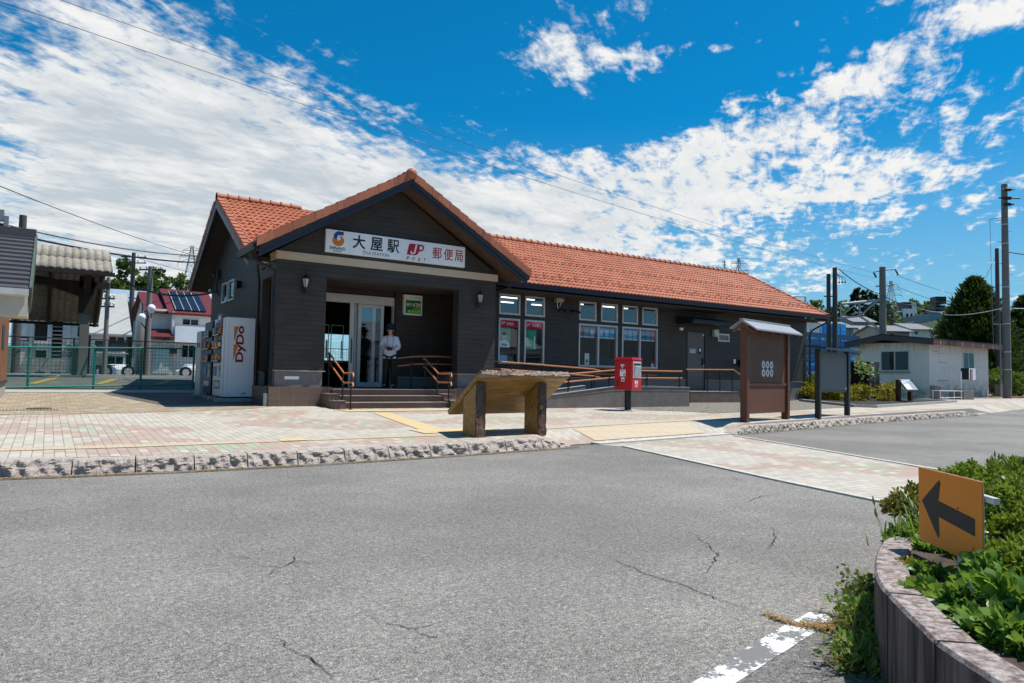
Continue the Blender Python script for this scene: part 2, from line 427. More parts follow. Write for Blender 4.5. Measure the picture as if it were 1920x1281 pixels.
def m_glass(name, tint=(.9, .93, .95), mn=.12, refl=(.85, .92, 1)):
    m = bpy.data.materials.new(name); m.use_nodes = True; nt = m.node_tree; nt.nodes.clear()
    o = nt.nodes.new('ShaderNodeOutputMaterial'); mx = nt.nodes.new('ShaderNodeMixShader'); tr = nt.nodes.new('ShaderNodeBsdfTransparent'); gl = nt.nodes.new('ShaderNodeBsdfGlossy')
    tr.inputs[0].default_value = tint+(1,); gl.inputs[0].default_value = refl+(1,); gl.inputs['Roughness'].default_value = .01
    fr = nt.nodes.new('ShaderNodeLayerWeight'); fr.inputs[0].default_value = .5
    k = N(nt, fr.outputs['Facing']).pw(3.5)*.8+mn
    g = G(nt); g.coord(); n = g.noise(g.vec, 1.5, 2); nt.links.new(g.bump(n, .05, .02), gl.inputs['Normal'])
    nt.links.new(k.k, mx.inputs[0]); nt.links.new(tr.outputs[0], mx.inputs[1]); nt.links.new(gl.outputs[0], mx.inputs[2]); nt.links.new(mx.outputs[0], o.inputs[0]); return m
M_GLS = m_glass('window glass', (.97, .985, .99), .07)
M_GLSD = m_glass('door glass', (.96, .98, .98), .07)
M_GLSF = m_glass('far window glass', (.5, .52, .55), .06, (.5, .55, .6))
def m_emit(name, col, k):
    m = bpy.data.materials.new(name); m.use_nodes = True; b = m.node_tree.nodes['Principled BSDF']
    b.inputs['Base Color'].default_value = col+(1,); b.inputs['Emission Color'].default_value = col+(1,); b.inputs['Emission Strength'].default_value = k; return m
M_TUBE = m_emit('fluorescent tube', (.95, .97, 1.0), 2.2)
def m_stone(name):
    m, g, b = newmat(name); g.coord(); n = g.noise(g.vec, 60, 6, .7); n2 = g.noise(g.vec, 7, 5, .6); n3 = g.noise(g.vec, 260, 2, .6)
    c = g.mix(n.ss(.3, .7), (.30, .245, .21), (.50, .435, .385)); c = g.mix(n2.ss(.5, .8)*.5, c, (.28, .22, .19)); c = g.mix(n3.ss(.60, .68)*.5, c, (.22, .18, .16))
    setb(g, b, c, .9, g.bump(n+n2*.5, .6, .01), spec=.2); return m
M_STONE = m_stone('pink granite')
def m_wood(name, c1, c2, scl=(1.5, 30, 30), rough=.55):
    m, g, b = newmat(name); g.coord(); mp = g.nt.nodes.new('ShaderNodeMapping'); mp.inputs['Scale'].default_value = scl; g.nt.links.new(g.vec, mp.inputs[0])
    n = g.noise(mp.outputs[0], 1.0, 7, .65, .6); k = g.noise(g.vec, 1.6, 3)
    c = g.mix(n.ss(.28, .72), c1, c2); c = g.mix(k.ss(.5, .8)*.35, c, sc(c1, .6))
    setb(g, b, c, rough, g.bump(n, .35, .006), spec=.4); return m
M_VARN = m_wood('varnished wood', (.17, .080, .016), (.40, .22, .055), (2.2, 24, 24), .42)
M_BARK = m_wood('stripped bark edge', (.10, .062, .045), (.40, .30, .23), (3, 14, 14), .8)
M_POSTW = m_wood('post bark', (.045, .028, .022), (.17, .105, .075), (14, 14, 2.5), .8)
M_BWOOD = m_wood('brown board siding', (.10, .035, .010), (.31, .125, .035), (14, 14, 1.1), .6)
M_CORT = mat('brown painted steel', (.155, .062, .032), .62, .12, 3, .12, 40, .003, big=.3)
M_CORTD = mat('brown steel post', (.13, .045, .022), .5, .1, 3, .1)

# ---------------------------------------------------------------- ground, road, pavement
def sheet(name, poly, zf, m, kind='structure', sub=0):
    mb = MB(); vs = [(x, y, zf(x, y) if callable(zf) else zf) for x, y in poly]
    mb.add(vs, [list(range(len(vs)))], False); return struct(mb.build(name, m=m), kind)
M_EARTH = mat('earth and dry grass', (.10, .105, .05), .95, .35, 2, .6, 12, .05)
mb = MB(); mb.box(-600, 1200, -600, 1500, -1.4, -.03); struct(mb.build('ground', m=M_EARTH))
sheet('road', [(-60,-40),(120,-40),(120,32),(60,21),(38,14.4),(28.2,12.05),(17,10.5),(11.6,9.5),(7,8.85),(2.5,8.4),(0,8.55),(-4,9.3),(-60,12)], 0.0, M_ASPH)
KL = [(-6.4,9.6),(-5.8,9.5),(-5.2,9.4),(-4.6,9.3),(-4.0,9.2),(-3.4,9.1),(-2.8,8.98),(-2.2,8.87),(-1.6,8.77),(-1.0,8.67),(-.4,8.57)]+[(.25,8.46),(.82,8.4),(1.39,8.355),(1.95,8.34),(2.52,8.34),(3.11,8.37),(3.71,8.40),(4.33,8.45),(4.96,8.51),(5.63,8.60),(6.35,8.69),(6.99,8.77)]
KR = [(11.66,9.42),(12.34,9.52),(13.0,9.62),(13.69,9.74),(14.49,9.86),(15.42,10.03),(16.38,10.25),(17.29,10.42),(18.2,10.57),(19.1,10.71),(20.0,10.84),(20.9,10.97),(21.8,11.1),(22.7,11.22),(23.6,11.35),(24.5,11.47),(25.4,11.6),(26.3,11.72),(27.2,11.85),(28.1,11.98)]
def offs(pl, d):
    o = []
    for i, p in enumerate(pl):
        a = Vector(pl[max(i-1,0)]); b = Vector(pl[min(i+1,len(pl)-1)]); t = (b-a).normalized(); o.append((p[0]-t.y*d, p[1]+t.x*d))
    return o
kb = offs(KL, .2); kr = offs(KR, .2)
front = kb+[(7.6,9.05),(11.5,9.62)]+kr+[(31,12.7),(38,14.25),(60,20.6)]
def pz(x, y):
    e = min(abs(x-7.3), abs(x-11.6)) if not 7.2 < x < 11.7 else 0
    z = pav(y); 
    return z
mb = MB(); mb.mat(M_PAVE)
# front strip falls to road level at the dropped kerb
n = len(front); vs = []; fs = []
for (x, y) in front:
    low = 1.0 if 6.9 < x < 11.8 or x > 28.5 else 0.0
    z0 = pav(y)*(1-low)+.012*low
    vs += [(x, y, z0), (x, y+.66, pav(y+.66)), (x, 22.3 if x < 4.1 else 17.6, pav(22.3 if x < 4.1 else 17.6))]
for i in range(n-1):
    for k in range(2): fs.append((i*3+k, i*3+3+k, i*3+4+k, i*3+1+k))
mb.add(vs, fs, False)
mb.mat(M_CONC)
for i in range(n-1):
    a, b_ = vs[i*3], vs[i*3+3]; mb.quad((a[0], a[1], -.03), (b_[0], b_[1], -.03), b_, a)
struct(mb.build('pavement'))
zp = lambda k: (lambda x, y: pav(y)+k)
TANP = [(-9,14.28),(-.6,14.28),(1.14,14.33),(2.16,14.67),(3.5,15.05),(4.04,15.6),(4.1,21.6),(-9,21.6)]
sheet('cobble_paving', TANP, zp(.004), M_TAN)
sheet('shaded_asphalt_patch', [(1.3,19.9),(1.55,18.6),(2.0,16.2),(4.08,15.95),(4.08,21.0),(1.2,21.0)], zp(.008), M_LOT)  # asphalt ground with the gable roof's shadow put into its dark colour
sheet('concrete_strip', [(-9,21.0),(4.1,21.0),(4.1,22.3),(-9,22.3)], zp(.012), M_CONC)
sheet('gravel_bed', [(12.6,13.55),(12.9,13.35),(13.85,12.75),(14.2,12.15),(18.4,12.65),(22.6,13.35),(26.2,16.3),(26.2,17.5),(12.6,17.5)], zp(.006), M_GRAV)
# gutter strip along the kerbs
gm = MB(); a = offs(KL, -.16); b_ = offs(KL, .02)
gm.mat(M_CONCD)
for P0, P1 in ((a, b_), (offs(KR, -.12), offs(KR, .02))):
    for i in range(len(P0)-1): gm.quad((*P0[i], .005), (*P0[i+1], .005), (*P1[i+1], .005), (*P1[i], .005))
struct(gm.build('gutter'))
# tactile strips
def strip(pts0, pts1, z, mb):
    for i in range(len(pts0)-1):
        q = [pts0[i], pts0[i+1], pts1[i+1], pts1[i]]; mb.quad(*[(x, y, pav(y)+z) for x, y in q])
tm = MB(); tm.mat(M_TACT)
strip([(5.6,13.6),(5.04,10.31)], [(5.95,13.6),(5.45,10.31)], .008, tm)
strip([(4.85,9.72),(6.35,9.72)], [(4.85,10.30),(6.35,10.36)], .010, tm)
strip([(5.2,13.95),(8.3,13.95)], [(5.2,14.35),(8.3,14.35)], .012, tm)
strip([(2.6,9.36),(2.95,9.36)], [(2.6,9.62),(2.95,9.62)], .011, tm)
tm.mat(M_TACT2)
strip([(-9,9.75),(-.4,9.37),(.8,9.30),(2.5,9.34),(5.3,9.40),(6.6,9.70),(8.2,10.0),(11.0,10.45),(15.3,10.86),(28.6,12.6)], [(-9,10.02),(-.4,9.64),(.8,9.57),(2.5,9.61),(5.3,9.69),(6.6,10.0),(8.2,10.3),(11.0,10.76),(15.3,11.15),(28.6,12.95)], .006, tm)
struct(tm.build('tactile_paving'))
# a dropped kerb sheet with tactile tiles follows the falling surface
def zf_low(x, y):
    t = max(0, min(1, (y-(9.05+(x-7.6)*.146))/.66)); return .012*(1-t)+pav(y)*t
tq = MB(); tq.mat(M_TACT2)
for i in range(6):
    xa = 7.75+i*.55; xb = xa+.55
    f = lambda x: 9.12+(x-7.6)*.146
    for (u0, u1) in ((0, .3), (.3, .62)):
        tq.quad(*[(x, f(x)+u, zf_low(x, f(x)+u)+.012) for x, u in ((xa, u0), (xb, u0), (xb, u1), (xa, u1))])
struct(tq.build('tactile_paving'))
fk = MB(); fk.mat(M_SUBF)
for i in range(7):
    t0, t1 = i/7, (i+1)/7-.003
    P = lambda t, o: Vector((7.62+t*4.0, 8.87+t*.57, 0))+Vector((-.14, .98, 0))*o
    q0, q1, q2, q3 = P(t0, 0), P(t1, 0), P(t1, .2), P(t0, .2)
    fk.hexa([(q0.x,q0.y,-.02),(q1.x,q1.y,-.02),(q2.x,q2.y,-.02),(q3.x,q3.y,-.02)], [(q0.x,q0.y,.022),(q1.x,q1.y,.022),(q2.x,q2.y,.028),(q3.x,q3.y,.028)])
for i in range(14):
    a0 = Vector((28.4, 12.05, 0)); b0 = Vector((60, 20.4, 0)); d0 = (b0-a0).normalized(); nn = Vector((-d0.y, d0.x, 0))
    p = a0+d0*(i*2.2); q = a0+d0*(i*2.2+2.19)
    fk.hexa([(p.x,p.y,-.02),(q.x,q.y,-.02),((q+nn*.25).x,(q+nn*.25).y,-.02),((p+nn*.25).x,(p+nn*.25).y,-.02)], [(p.x,p.y,.03),(q.x,q.y,.03),((q+nn*.25).x,(q+nn*.25).y,.035),((p+nn*.25).x,(p+nn*.25).y,.035)])
struct(fk.build('flush_kerb'))
# paved crossing over the road
XN = [(7.73,8.46),(6.73,4.82),(6.41,3.4),(5.7,.4)]; XF = [(11.39,9.16),(10.5,6.8),(9.67,4.71),(8.3,1.2)]
mb = MB(); mb.mat(M_PAVX)
n0, f0 = XN, XF
for i in range(3): mb.quad((*n0[i], .004), (*n0[i+1], .004), (*f0[i+1], .004), (*f0[i], .004))
mb.quad((7.62,8.84,.004),(7.73,8.46,.004),(11.39,9.16,.004),(11.6,9.40,.004))
struct(mb.build('crossing_paving'))
mb = MB(); mb.mat(M_SUBF)
for pl, dd in ((XN, .09), (XF, -.08)):
    o2 = offs(pl, dd)
    for i in range(len(pl)-1):
        for k in range(4):
            A0 = Vector(pl[i]).lerp(Vector(pl[i+1]), k/4); A1 = Vector(pl[i]).lerp(Vector(pl[i+1]), (k+1)/4-.004); B0 = Vector(o2[i]).lerp(Vector(o2[i+1]), k/4); B1 = Vector(o2[i]).lerp(Vector(o2[i+1]), (k+1)/4-.004)
            mb.hexa([(*A0,-.01),(*A1,-.01),(*B1,-.01),(*B0,-.01)], [(*A0,.018),(*A1,.018),(*B1,.018),(*B0,.018)])
struct(mb.build('crossing_edging'))
# worn white line
m, g, b = newmat('worn road paint'); x, y, z = g.coord(); v = g.comb(x, y, 0.0)
n = g.noise(v, 9, 6, .72); n2 = g.noise(v, 45, 4, .7); big = g.noise(v, 3.2, 2)
al = ((n*.6+n2*.25+big*.35)).ss(.545, .60)
c = g.mix(1.0-al, (.16, .155, .15), (.78, .78, .76)); setb(g, b, c, .8, g.bump(n2, .4, .004)); M_PAINT = m
mb = MB(); mb.mat(M_PAINT)
l0 = [(3.05,2.035),(2.86,1.985),(2.4,1.88),(1.9,1.77),(1.0,1.5)]; l1 = [(3.22,1.945),(2.93,1.86),(2.47,1.75),(1.95,1.62),(1.0,1.33)]
l0[0] = tuple(onz(1530,1143,0)[:2]); l1[0] = tuple(onz(1583,1157,0)[:2]); l0[1] = tuple(onz(1478,1170,0)[:2]); l1[1] = tuple(onz(1515,1195,0)[:2]); l0[2] = tuple(onz(1380,1228,0)[:2]); l1[2] = tuple(onz(1430,1250,0)[:2]); l0[3] = tuple(onz(1300,1281,0)[:2]); l1[3] = tuple(onz(1375,1285,0)[:2]); l0[4] = tuple(onz(1180,1370,0)[:2]); l1[4] = tuple(onz(1270,1370,0)[:2])
for i in range(4): mb.quad((*l0[i], .004), (*l0[i+1], .004), (*l1[i+1], .004), (*l1[i], .004))
struct(mb.build('road_marking'))
# darker older asphalt in the parking bay right of the line
sheet('asphalt_bay', [l1[0], l1[1], l1[2], l1[3], l1[4], (2.0,-1.0), (3.4,1.2), (3.6,2.2)], .002, M_ASPH2)
# cracks
rnd = random.Random(4)
M_CRK = mat('crack', (.018, .016, .014), .95, .2)
mb = MB(); mb.mat(M_CRK)
def crack(pts, w=.0032, step=.05):
    P = [onz(x, y, 0.0045) for x, y in pts]; path = []
    for a, b in zip(P, P[1:]):
        n = max(2, int((b-a).length/step)); 
        for k in range(n): path.append(a.lerp(b, k/n)+Vector((rnd.uniform(-1, 1), rnd.uniform(-1, 1), 0))*step*.28)
    path.append(P[-1]); L = len(path)
    for i in range(L-1):
        a, b = path[i], path[i+1]; d = (b-a); d.z = 0
        if d.length < 1e-5: continue
        d.normalize(); nn = Vector((-d.y, d.x, 0)); ww = w*math.sin(math.pi*(i+.5)/L)*rnd.uniform(.4, 1.3)
        a = Vector((a.x, a.y, .0045)); b = Vector((b.x, b.y, .0045))
        mb.quad(a-nn*ww, b-nn*ww, b+nn*ww, a+nn*ww)
for pts in ([(558,1035),(548,1052),(530,1063),(500,1062),(480,1060)],[(548,1053),(585,1058)],[(512,1065),(505,1078)],[(510,1187),(560,1225),(590,1240),(625,1268)],[(712,1163),(765,1180),(835,1167)],[(765,1180),(820,1195)],
    [(1135,1035),(1165,1055),(1210,1075),(1290,1100),(1345,1122),(1420,1147)],[(1285,990),(1330,1020),(1345,1040),(1330,1070),(1295,1095)],[(1388,945),(1430,930),(1475,925)],[(1360,890),(1400,905)],[(1500,935),(1570,945)],[(440,1043),(470,1046)],[(0,960),(50,959),(100,950)],[(1450,985),(1455,1010),(1440,1030)]):
    crack(pts)
struct(mb.build('road_cracks'))
mb = MB(); mb.mat(mat('rust iron', (.09, .05, .035), .8)); mb.lathe([(0, .012), (.2, .012), (.21, .004)], (-.1, 15.6, pav(15.6)), 24); struct(mb.build('manhole_cover'))
mb = MB(); mb.mat(M_CONC); mb.box(-.75, .32, 15.05, 15.32, pav(15.1)-.02, pav(15.3)+.008); mb.mat(M_BLK)
for k in range(18): mb.box(-.68+k*.05, -.655+k*.05, 15.09, 15.27, pav(15.1), pav(15.3)+.012)
struct(mb.build('drain_grate'))
# ---------------------------------------------------------------- rough kerb stones
rs = np.random.RandomState(3)
def kerb_stone(p, q, h, dep, h2=None, seed=0, z0=-.02):
    """block with a split face between ground points p and q; h height at p, h2 at q"""
    h2 = h if h2 is None else h2
    p, q = Vector((*p, 0)), Vector((*q, 0)); d = q-p; L = d.length-.014; d.normalize(); nn = Vector((-d.y, d.x, 0))
    rr = np.random.RandomState(seed); ph = rr.rand(12)*6.28; fr = rr.rand(12)*26+6
    nx, nv = 30, 22
    mb = MB(); mb.smooth = False; vs = []; fs = []
    G1 = rr.rand(nx+4, nv+4)*.5+rr.rand(nx+4, nv+4)*.5; G2 = np.kron(rr.rand(12, 9), np.ones((3, 3)))[:nx+2, :nv+2]; G3 = np.kron(rr.rand(6, 4), np.ones((7, 7)))[:nx+2, :nv+2]; G2 = G2*.55+G3*.45
    for i in range(nx+1):
        t = i/nx; H = h*(1-t)+h2*t
        for j in range(nv+1):
            s = j/nv            # front face then top
            if s < .48: k = s/.48; y = -.012+.075*k; z = k*H*.93
            else: k = (s-.48)/.52; y = .075+k*(dep-.075); z = H*(.965+.035*k)
            fa = 1.0 if s < .5 else .12
            edge = min(1, min(i, nx-i)/1.5)
            dy = ((G1[i, j]-.5)*.014+(G2[i, j]-.5)*.050+.011*math.sin(fr[0]*t+ph[0]+s*9)+.010*math.sin(fr[1]*t+ph[1]-s*14))*fa*(.35+.65*edge)
            if j == 0: dy *= .3
            dz = (rr.rand()-.5)*.008
            v = p+d*(t*L+.004)+nn*max(-.04, y+dy); vs.append((v.x, v.y, z0+z+dz if j else z0))
    for i in range(nx):
        for j in range(nv): fs.append((i*(nv+1)+j, (i+1)*(nv+1)+j, (i+1)*(nv+1)+j+1, i*(nv+1)+j+1))
    mb.add(vs, fs, False)
    for i in (0, nx):     # end faces
        col = [i*(nv+1)+j for j in range(nv+1)]; b0 = p+d*((i/nx)*L+.004)+nn*dep
        o = len(mb.v); mb.v.append((b0.x, b0.y, z0)); mb.f.append(col+[o] if i else (col+[o])[::-1]); mb.m.append(0); mb.sm.append(False)
    ob = mb.build('kerb_stone', m=M_STONE); rebase(ob, (p.x, p.y, 0)); return ob
WORDS = ['first','second','third','fourth','fifth','sixth','seventh','eighth','ninth','tenth','eleventh','twelfth','thirteenth','fourteenth','fifteenth','sixteenth','seventeenth','eighteenth','nineteenth','twentieth','twenty first']
first_i = min(i for i in range(len(KL)-1) if KL[i+1][0] >= -3.2)
def ordn(i, n):
    return 'split faced granite kerb stone, %s from the right end of the near row' % WORDS[max(0, n-1-i)]
GK = 'rough granite kerb stones along the pavement'
for i in range(len(KL)-1):
    if KL[i+1][0] < -3.2: continue
    last = i == len(KL)-2
    o = kerb_stone(KL[i], KL[i+1], .18+rs.rand()*.012, .235, .06 if last else None, 10+i)
    tag(o, 'pink granite kerb stone sloping down to the white dropped kerb, right end of near kerb' if last else ordn(i-first_i, sum(1 for q in KL[1:] if q[0] >= -3.2)), 'kerb stone', GK if not last else None)
for i in range(len(KR)-1):
    first = i == 0; lastr = i == len(KR)-2
    o = kerb_stone(KR[i], KR[i+1], .05 if first else .175+rs.rand()*.02, .25, .19 if first else (.05 if lastr else None), 60+i)
    tag(o, 'pink granite kerb stone rising beside the brown board at crossing' if first else ('tapered last granite stone at the far right end of kerb' if lastr else 'split faced granite kerb stone, number %s from the left in the row beyond the crossing' % WORDS[i]), 'kerb stone', None if first or lastr else GK+' beyond the crossing')

# ---------------------------------------------------------------- station building
X0, X1, YP, YF, XR, YB = 4.15, 9.88, 15.8, 17.15, 25.65, 23.25
G0 = .33; FL = .72
ST = thing('station_building', 'dark timber clad station and post office with orange tiled roof and gabled porch', 'building', (X0, YP, G0))
def part(name, fn, m=None):
    mb = MB()
    if m: mb.mat(m)
    fn(mb); return mb.build(name, ST)
def wallY(mb, x0, x1, z0, z1, y0, y1, holes=()):
    """wall slab in the XZ plane between y0 (front) and y1 with rectangular holes (xa,xb,za,zb)"""
    xs = sorted(set([x0, x1]+[h[0] for h in holes]+[h[1] for h in holes])); 
    for a, b in zip(xs, xs[1:]):
        hs = sorted([(h[2], h[3]) for h in holes if h[0] < (a+b)/2 < h[1]]); z = z0
        for (c, d) in hs:
            if c > z+1e-4: mb.box(a, b, y0, y1, z, c)
            z = d
        if z1 > z+1e-4: mb.box(a, b, y0, y1, z, z1)
# roof geometry
EY, EZ, RY, RZ = 16.28, 3.70, 20.2, 5.76
SL = (RZ-EZ)/(RY-EY)
RXL, RXR = 3.62, 25.78
PXL, PXR, PEZ, PAX, PAZ, PYF = 3.56, 10.46, 3.80, 7.01, 5.80, 15.12
PSL = (PAZ-PEZ)/(PAX-PXL)
def tile_field(mb, O, u, s, n, L, K, c, pitch=.15, amp=.024, lip=.030, res=6, smax=None, x0=0.0, clip=None):
    """rows of S-shaped tiles. O eave start, u along the eave, s up the slope, n normal"""
    O, u, s, n = map(Vector, (O, u, s, n)); W = int(L/pitch*res); vs = []; fs = []
    us = np.linspace(0, L, W+1)
    f = (us/pitch) % 1.0
    h = amp*np.where(f < .62, np.sin(np.pi*f/.62), -.45*np.sin(np.pi*(f-.62)/.38))
    for k in range(K):
        rows = [(k*c-.004, -.012), (k*c, lip), (k*c+c*.5, lip*.55), ((k+1)*c+.02, 0.0)]
        o = len(vs)
        for (ss, hh) in rows:
            for i, uu in enumerate(us):
                vs.append(O+u*float(uu)+s*ss+n*(hh+float(h[i])*(1 if hh > -.01 else 1)))
        for r in range(3):
            for i in range(W):
                if clip and clip(float(us[i]), k*c+c*.5): continue
                a = o+r*(W+1)+i; fs.append((a, a+1, a+W+2, a+W+1))
    mb.add(vs, fs, True)
    for i in range(len(mb.sm)-len(fs), len(mb.sm)): pass
def roof_main(mb):
    mb.mat(M_ROOF)
    L = math.hypot(RY-EY, RZ-EZ); s = Vector((0, RY-EY, RZ-EZ))/L; n = Vector((0, -s.z, s.y)); K = 16; c = L/K
    def clip(u, sp):   # under the porch roof
        x = RXL+u; z = EZ+sp*s.z; zp_ = PAZ-abs(x-PAX)*PSL; return zp_ > z+.16
    tile_field(mb, (RXL, EY, EZ+.03), (1, 0, 0), s, n, RXR-RXL, K, c, clip=clip)
    s2 = Vector((0, -(RY-EY), RZ-EZ))/L; n2 = Vector((0, s.z, s.y))
    tile_field(mb, (RXR, 2*RY-EY, EZ+.03), (-1, 0, 0), s2, n2, RXR-RXL, K, c, res=3)
    # snow guards: small hoops on two courses
    mb.mat(M_ROOFD)
    for kk in (2.2, 3.2, 8.2):
        for i in range(int((RXR-RXL)/.30)):
            x = RXL+.2+i*.30+(0 if kk != 3.2 else .15); sp = kk*c
            if PAZ-abs(x-PAX)*PSL > EZ+sp*s.z-.05: continue
            if kk == 3.2 and i % 2: continue
            p = Vector((x, EY, EZ+.03))+s*sp+n*.03
            mb.tube([p+Vector((-.055, 0, 0)), p+n*.055+Vector((-.04, 0, 0))-s*.01, p+n*.075-s*.015, p+n*.055+Vector((.04, 0, 0))-s*.01, p+Vector((.055, 0, 0))], .011, 5)
part('roof_tiles', roof_main)
def roof_deck(mb):
    # boarding and soffit under the tiles
    mb.mat(M_SOFD)
    for sg in (1, -1):
        e = EY if sg == 1 else 2*RY-EY; t = .10
        a, b = (e, EZ-.02), (RY, RZ-.02)
        mb.prism([(a[0], a[1]), (b[0], b[1]), (b[0], b[1]-t), (a[0]+sg*.0, a[1]-t)], 'x', RXL+.03, RXR-.03)
part('roof_deck', roof_deck)
def ridge(mb, p, q, r=.105, step=.285):
    p, q = Vector(p), Vector(q); d = q-p; n = int(d.length/step)
    for i in range(n):
        a = p+d*(i/n); b = p+d*((i+1.06)/n); mb.tube([a, b], [r*1.04, r*.92], 12)
        mb.tube([a, a+d.normalized()*.045], [r*1.2, r*1.18], 12)
def rt(mb):
    mb.mat(M_ROOFD); ridge(mb, (RXL, RY, RZ+.05), (5.9, RY, RZ+.05))
part('ridge_tiles', rt)
part('ridge_tiles', lambda mb: (mb.mat(M_ROOFD), ridge(mb, (8.0, RY, RZ+.05), (RXR, RY, RZ+.05))))
def verge(mb, O, s, n, w, L, c=.28, drop=.15, wid=.14):
    """stepped L shaped verge tiles up a rake. w: sideways unit vector pointing out"""
    O, s, n, w = map(Vector, (O, s, n, w)); K = int(L/c)
    mb.mat(M_ROOFD)
    for k in range(K):
        a = O+s*(k*c); b = O+s*((k+1)*c+.03)
        for (q0, q1, z0, z1) in ((w*-wid, w*.02, .03, .075),):
            A = [a+w*-wid+n*.02, a+w*.017+n*.02, b+w*.017+n*-.005, b+w*-wid+n*-.005]
            mb.hexa(A, [x+n*.055 for x in A])
        dn = Vector((0, 0, -1))
        A = [a+w*.0+n*.06, b+w*.0+n*.03, b+w*.0+n*.03+dn*drop, a+w*.0+n*.06+dn*drop*1.12]
        B = [x+w*(.021+.004*(k % 2)) for x in (a+n*.07, b+n*.035, b+n*.035+dn*drop, a+n*.07+dn*(drop*1.12))]
        mb.hexa(A, B)
        m_ = (a+b)/2+w*.024+n*.0-Vector((0, 0, .05)); mb.ball(m_, .008, 8)
_L = math.hypot(RY-EY, RZ-EZ); _s = Vector((0, RY-EY, RZ-EZ))/_L; _n = Vector((0, -_s.z, _s.y)); _s2 = Vector((0, -_s.y, _s.z)); _n2 = Vector((0, _s.z, _s.y))
for X, w in ((RXL, -1), (RXR, 1)):
    part('verge_tiles', lambda mb: verge(mb, (X, EY, EZ+.03), _s, _n, (w, 0, 0), _L)); part('verge_tiles', lambda mb: verge(mb, (X, 2*RY-EY, EZ+.03), _s2, _n2, (w, 0, 0), _L))
for sg in (1, -1):
    _p = Vector((sg*(PAX-PXL), 0, PAZ-PEZ)); _Lp = _p.length; _p.normalize(); _np = Vector((-sg*_p.z, 0, abs(_p.x)))
    part('verge_tiles', lambda mb: verge(mb, (PXL if sg == 1 else PXR+.02, PYF-.036, PEZ+.05), _p, _np, (0, -1, 0), _Lp, drop=.175))
def porch_roof(mb):
    mb.mat(M_ROOF)
    for sg in (1, -1):
        s = Vector((sg*(PAX-PXL), 0, PAZ-PEZ)); L2 = s.length; s.normalize(); n = Vector((-sg*s.z, 0, abs(s.x))); K = 14; c = L2/K
        # run along Y back to the main slope
        def clip(u, sp, sg=sg):
            z = PEZ+sp*s.z; y = (PYF+u) if sg == -1 else (PYF+5.4-u); return y > EY+(z-EZ)/SL+.12
        if sg == -1: tile_field(mb, (PXR, PYF, PEZ+.03), (0, 1, 0), s, n, 5.4, K, c, clip=clip)
        else: tile_field(mb, (PXL, PYF+5.4, PEZ+.03), (0, -1, 0), s, n, 5.4, K, c, clip=clip)
part('porch_roof_tiles', porch_roof)
def porch_deck(mb):
    mb.mat(M_SOF)
    for sg in (1, -1):
        e = PXL if sg == 1 else PXR
        mb.prism([(e, PEZ-.02), (PAX, PAZ-.02), (PAX, PAZ-.16), (e, PEZ-.16)], 'y', PYF+.04, EY+.40)
    mb.mat(M_ROOFD); ridge(mb, (PAX, PYF-.02, PAZ+.045), (PAX, 20.3, PAZ+.045)); mb.ball((PAX, PYF-.03, PAZ+.05), .135, 16)
part('porch_roof_deck', porch_deck)
def fas1(mb):
    mb.mat(M_NAVY)
    for sg in (1, -1):
        e = PXL+.03 if sg == 1 else PXR-.03
        mb.prism([(e, PEZ-.03), (PAX, PAZ-.03), (PAX, PAZ-.26), (e, PEZ-.30)], 'y', PYF+.0, PYF+.035)
        mb.prism([(e, PEZ-.03), (PAX, PAZ-.03), (PAX, PAZ-.175), (e, PEZ-.185)], 'y', PYF-.03, PYF-.002)
part('fascia_board', fas1)
def fas2(mb, x0, x1):
    mb.mat(mat('pale blue grey fascia', (.16, .17, .20), .5))
    for sg in (1, -1):
        e = EY if sg == 1 else 2*RY-EY
        mb.prism([(e, EZ-.06), (RY, RZ-.06), (RY, RZ-.25), (e, EZ-.25)], 'x', x0, x1)
part('fascia_board', lambda mb: fas2(mb, RXL+.0, RXL+.03)); part('fascia_board', lambda mb: fas2(mb, RXR-.03, RXR))
def gut(mb):
    mb.mat(M_GUTT)
    mb.prism([(EY-.10, EZ+.02), (EY+.02, EZ+.02), (EY+.02, EZ-.12), (EY-.07, EZ-.12)], 'x', PXR-.3, RXR+.02)
    mb.prism([(EY-.10, EZ+.02), (EY+.02, EZ+.02), (EY+.02, EZ-.12), (EY-.07, EZ-.12)], 'x', RXL-.03, PXL+.25)
    mb.mat(M_BLK)
    mb.prism([(PXL-.10, PEZ-.02), (PXL+.02, PEZ-.02), (PXL+.02, PEZ-.15), (PXL-.07, PEZ-.15)], 'y', PYF+.02, EY+.35)
    mb.prism([(PXR+.10, PEZ-.02), (PXR-.02, PEZ-.02), (PXR-.02, PEZ-.15), (PXR+.07, PEZ-.15)], 'y', PYF+.06, EY)
    mb.mat(M_SOFD); mb.box(X0, XR, EY+.02, YF, EZ-.20, EZ-.16)
part('gutter', gut)
def pipes(mb, pts, r=.038): mb.mat(M_BLK); mb.tube(pts, r, 10)
part('downpipe', lambda mb: pipes(mb, [(PXL-.03, 15.55, 3.7), (PXL-.03, 15.55, 3.52), (X0-.05, 15.80, 3.32), (X0-.06, 15.82, 3.15), (X0-.06, 15.82, .85), (X0-.10, 15.78, .72), (X0-.10, 15.78, .60)]))
part('downpipe', lambda mb: (mb.mat(mat('grey pvc', (.45, .45, .42), .5)), mb.tube([(X0-.16, 15.76, .62), (X0-.16, 15.76, .33)], .05, 12)))
part('downpipe', lambda mb: pipes(mb, [(PXL+.28, 16.24, 3.60), (PXL+.28, 16.24, 3.4), (X0-.06, 17.10, 3.2), (X0-.06, 17.12, .5)], .03))
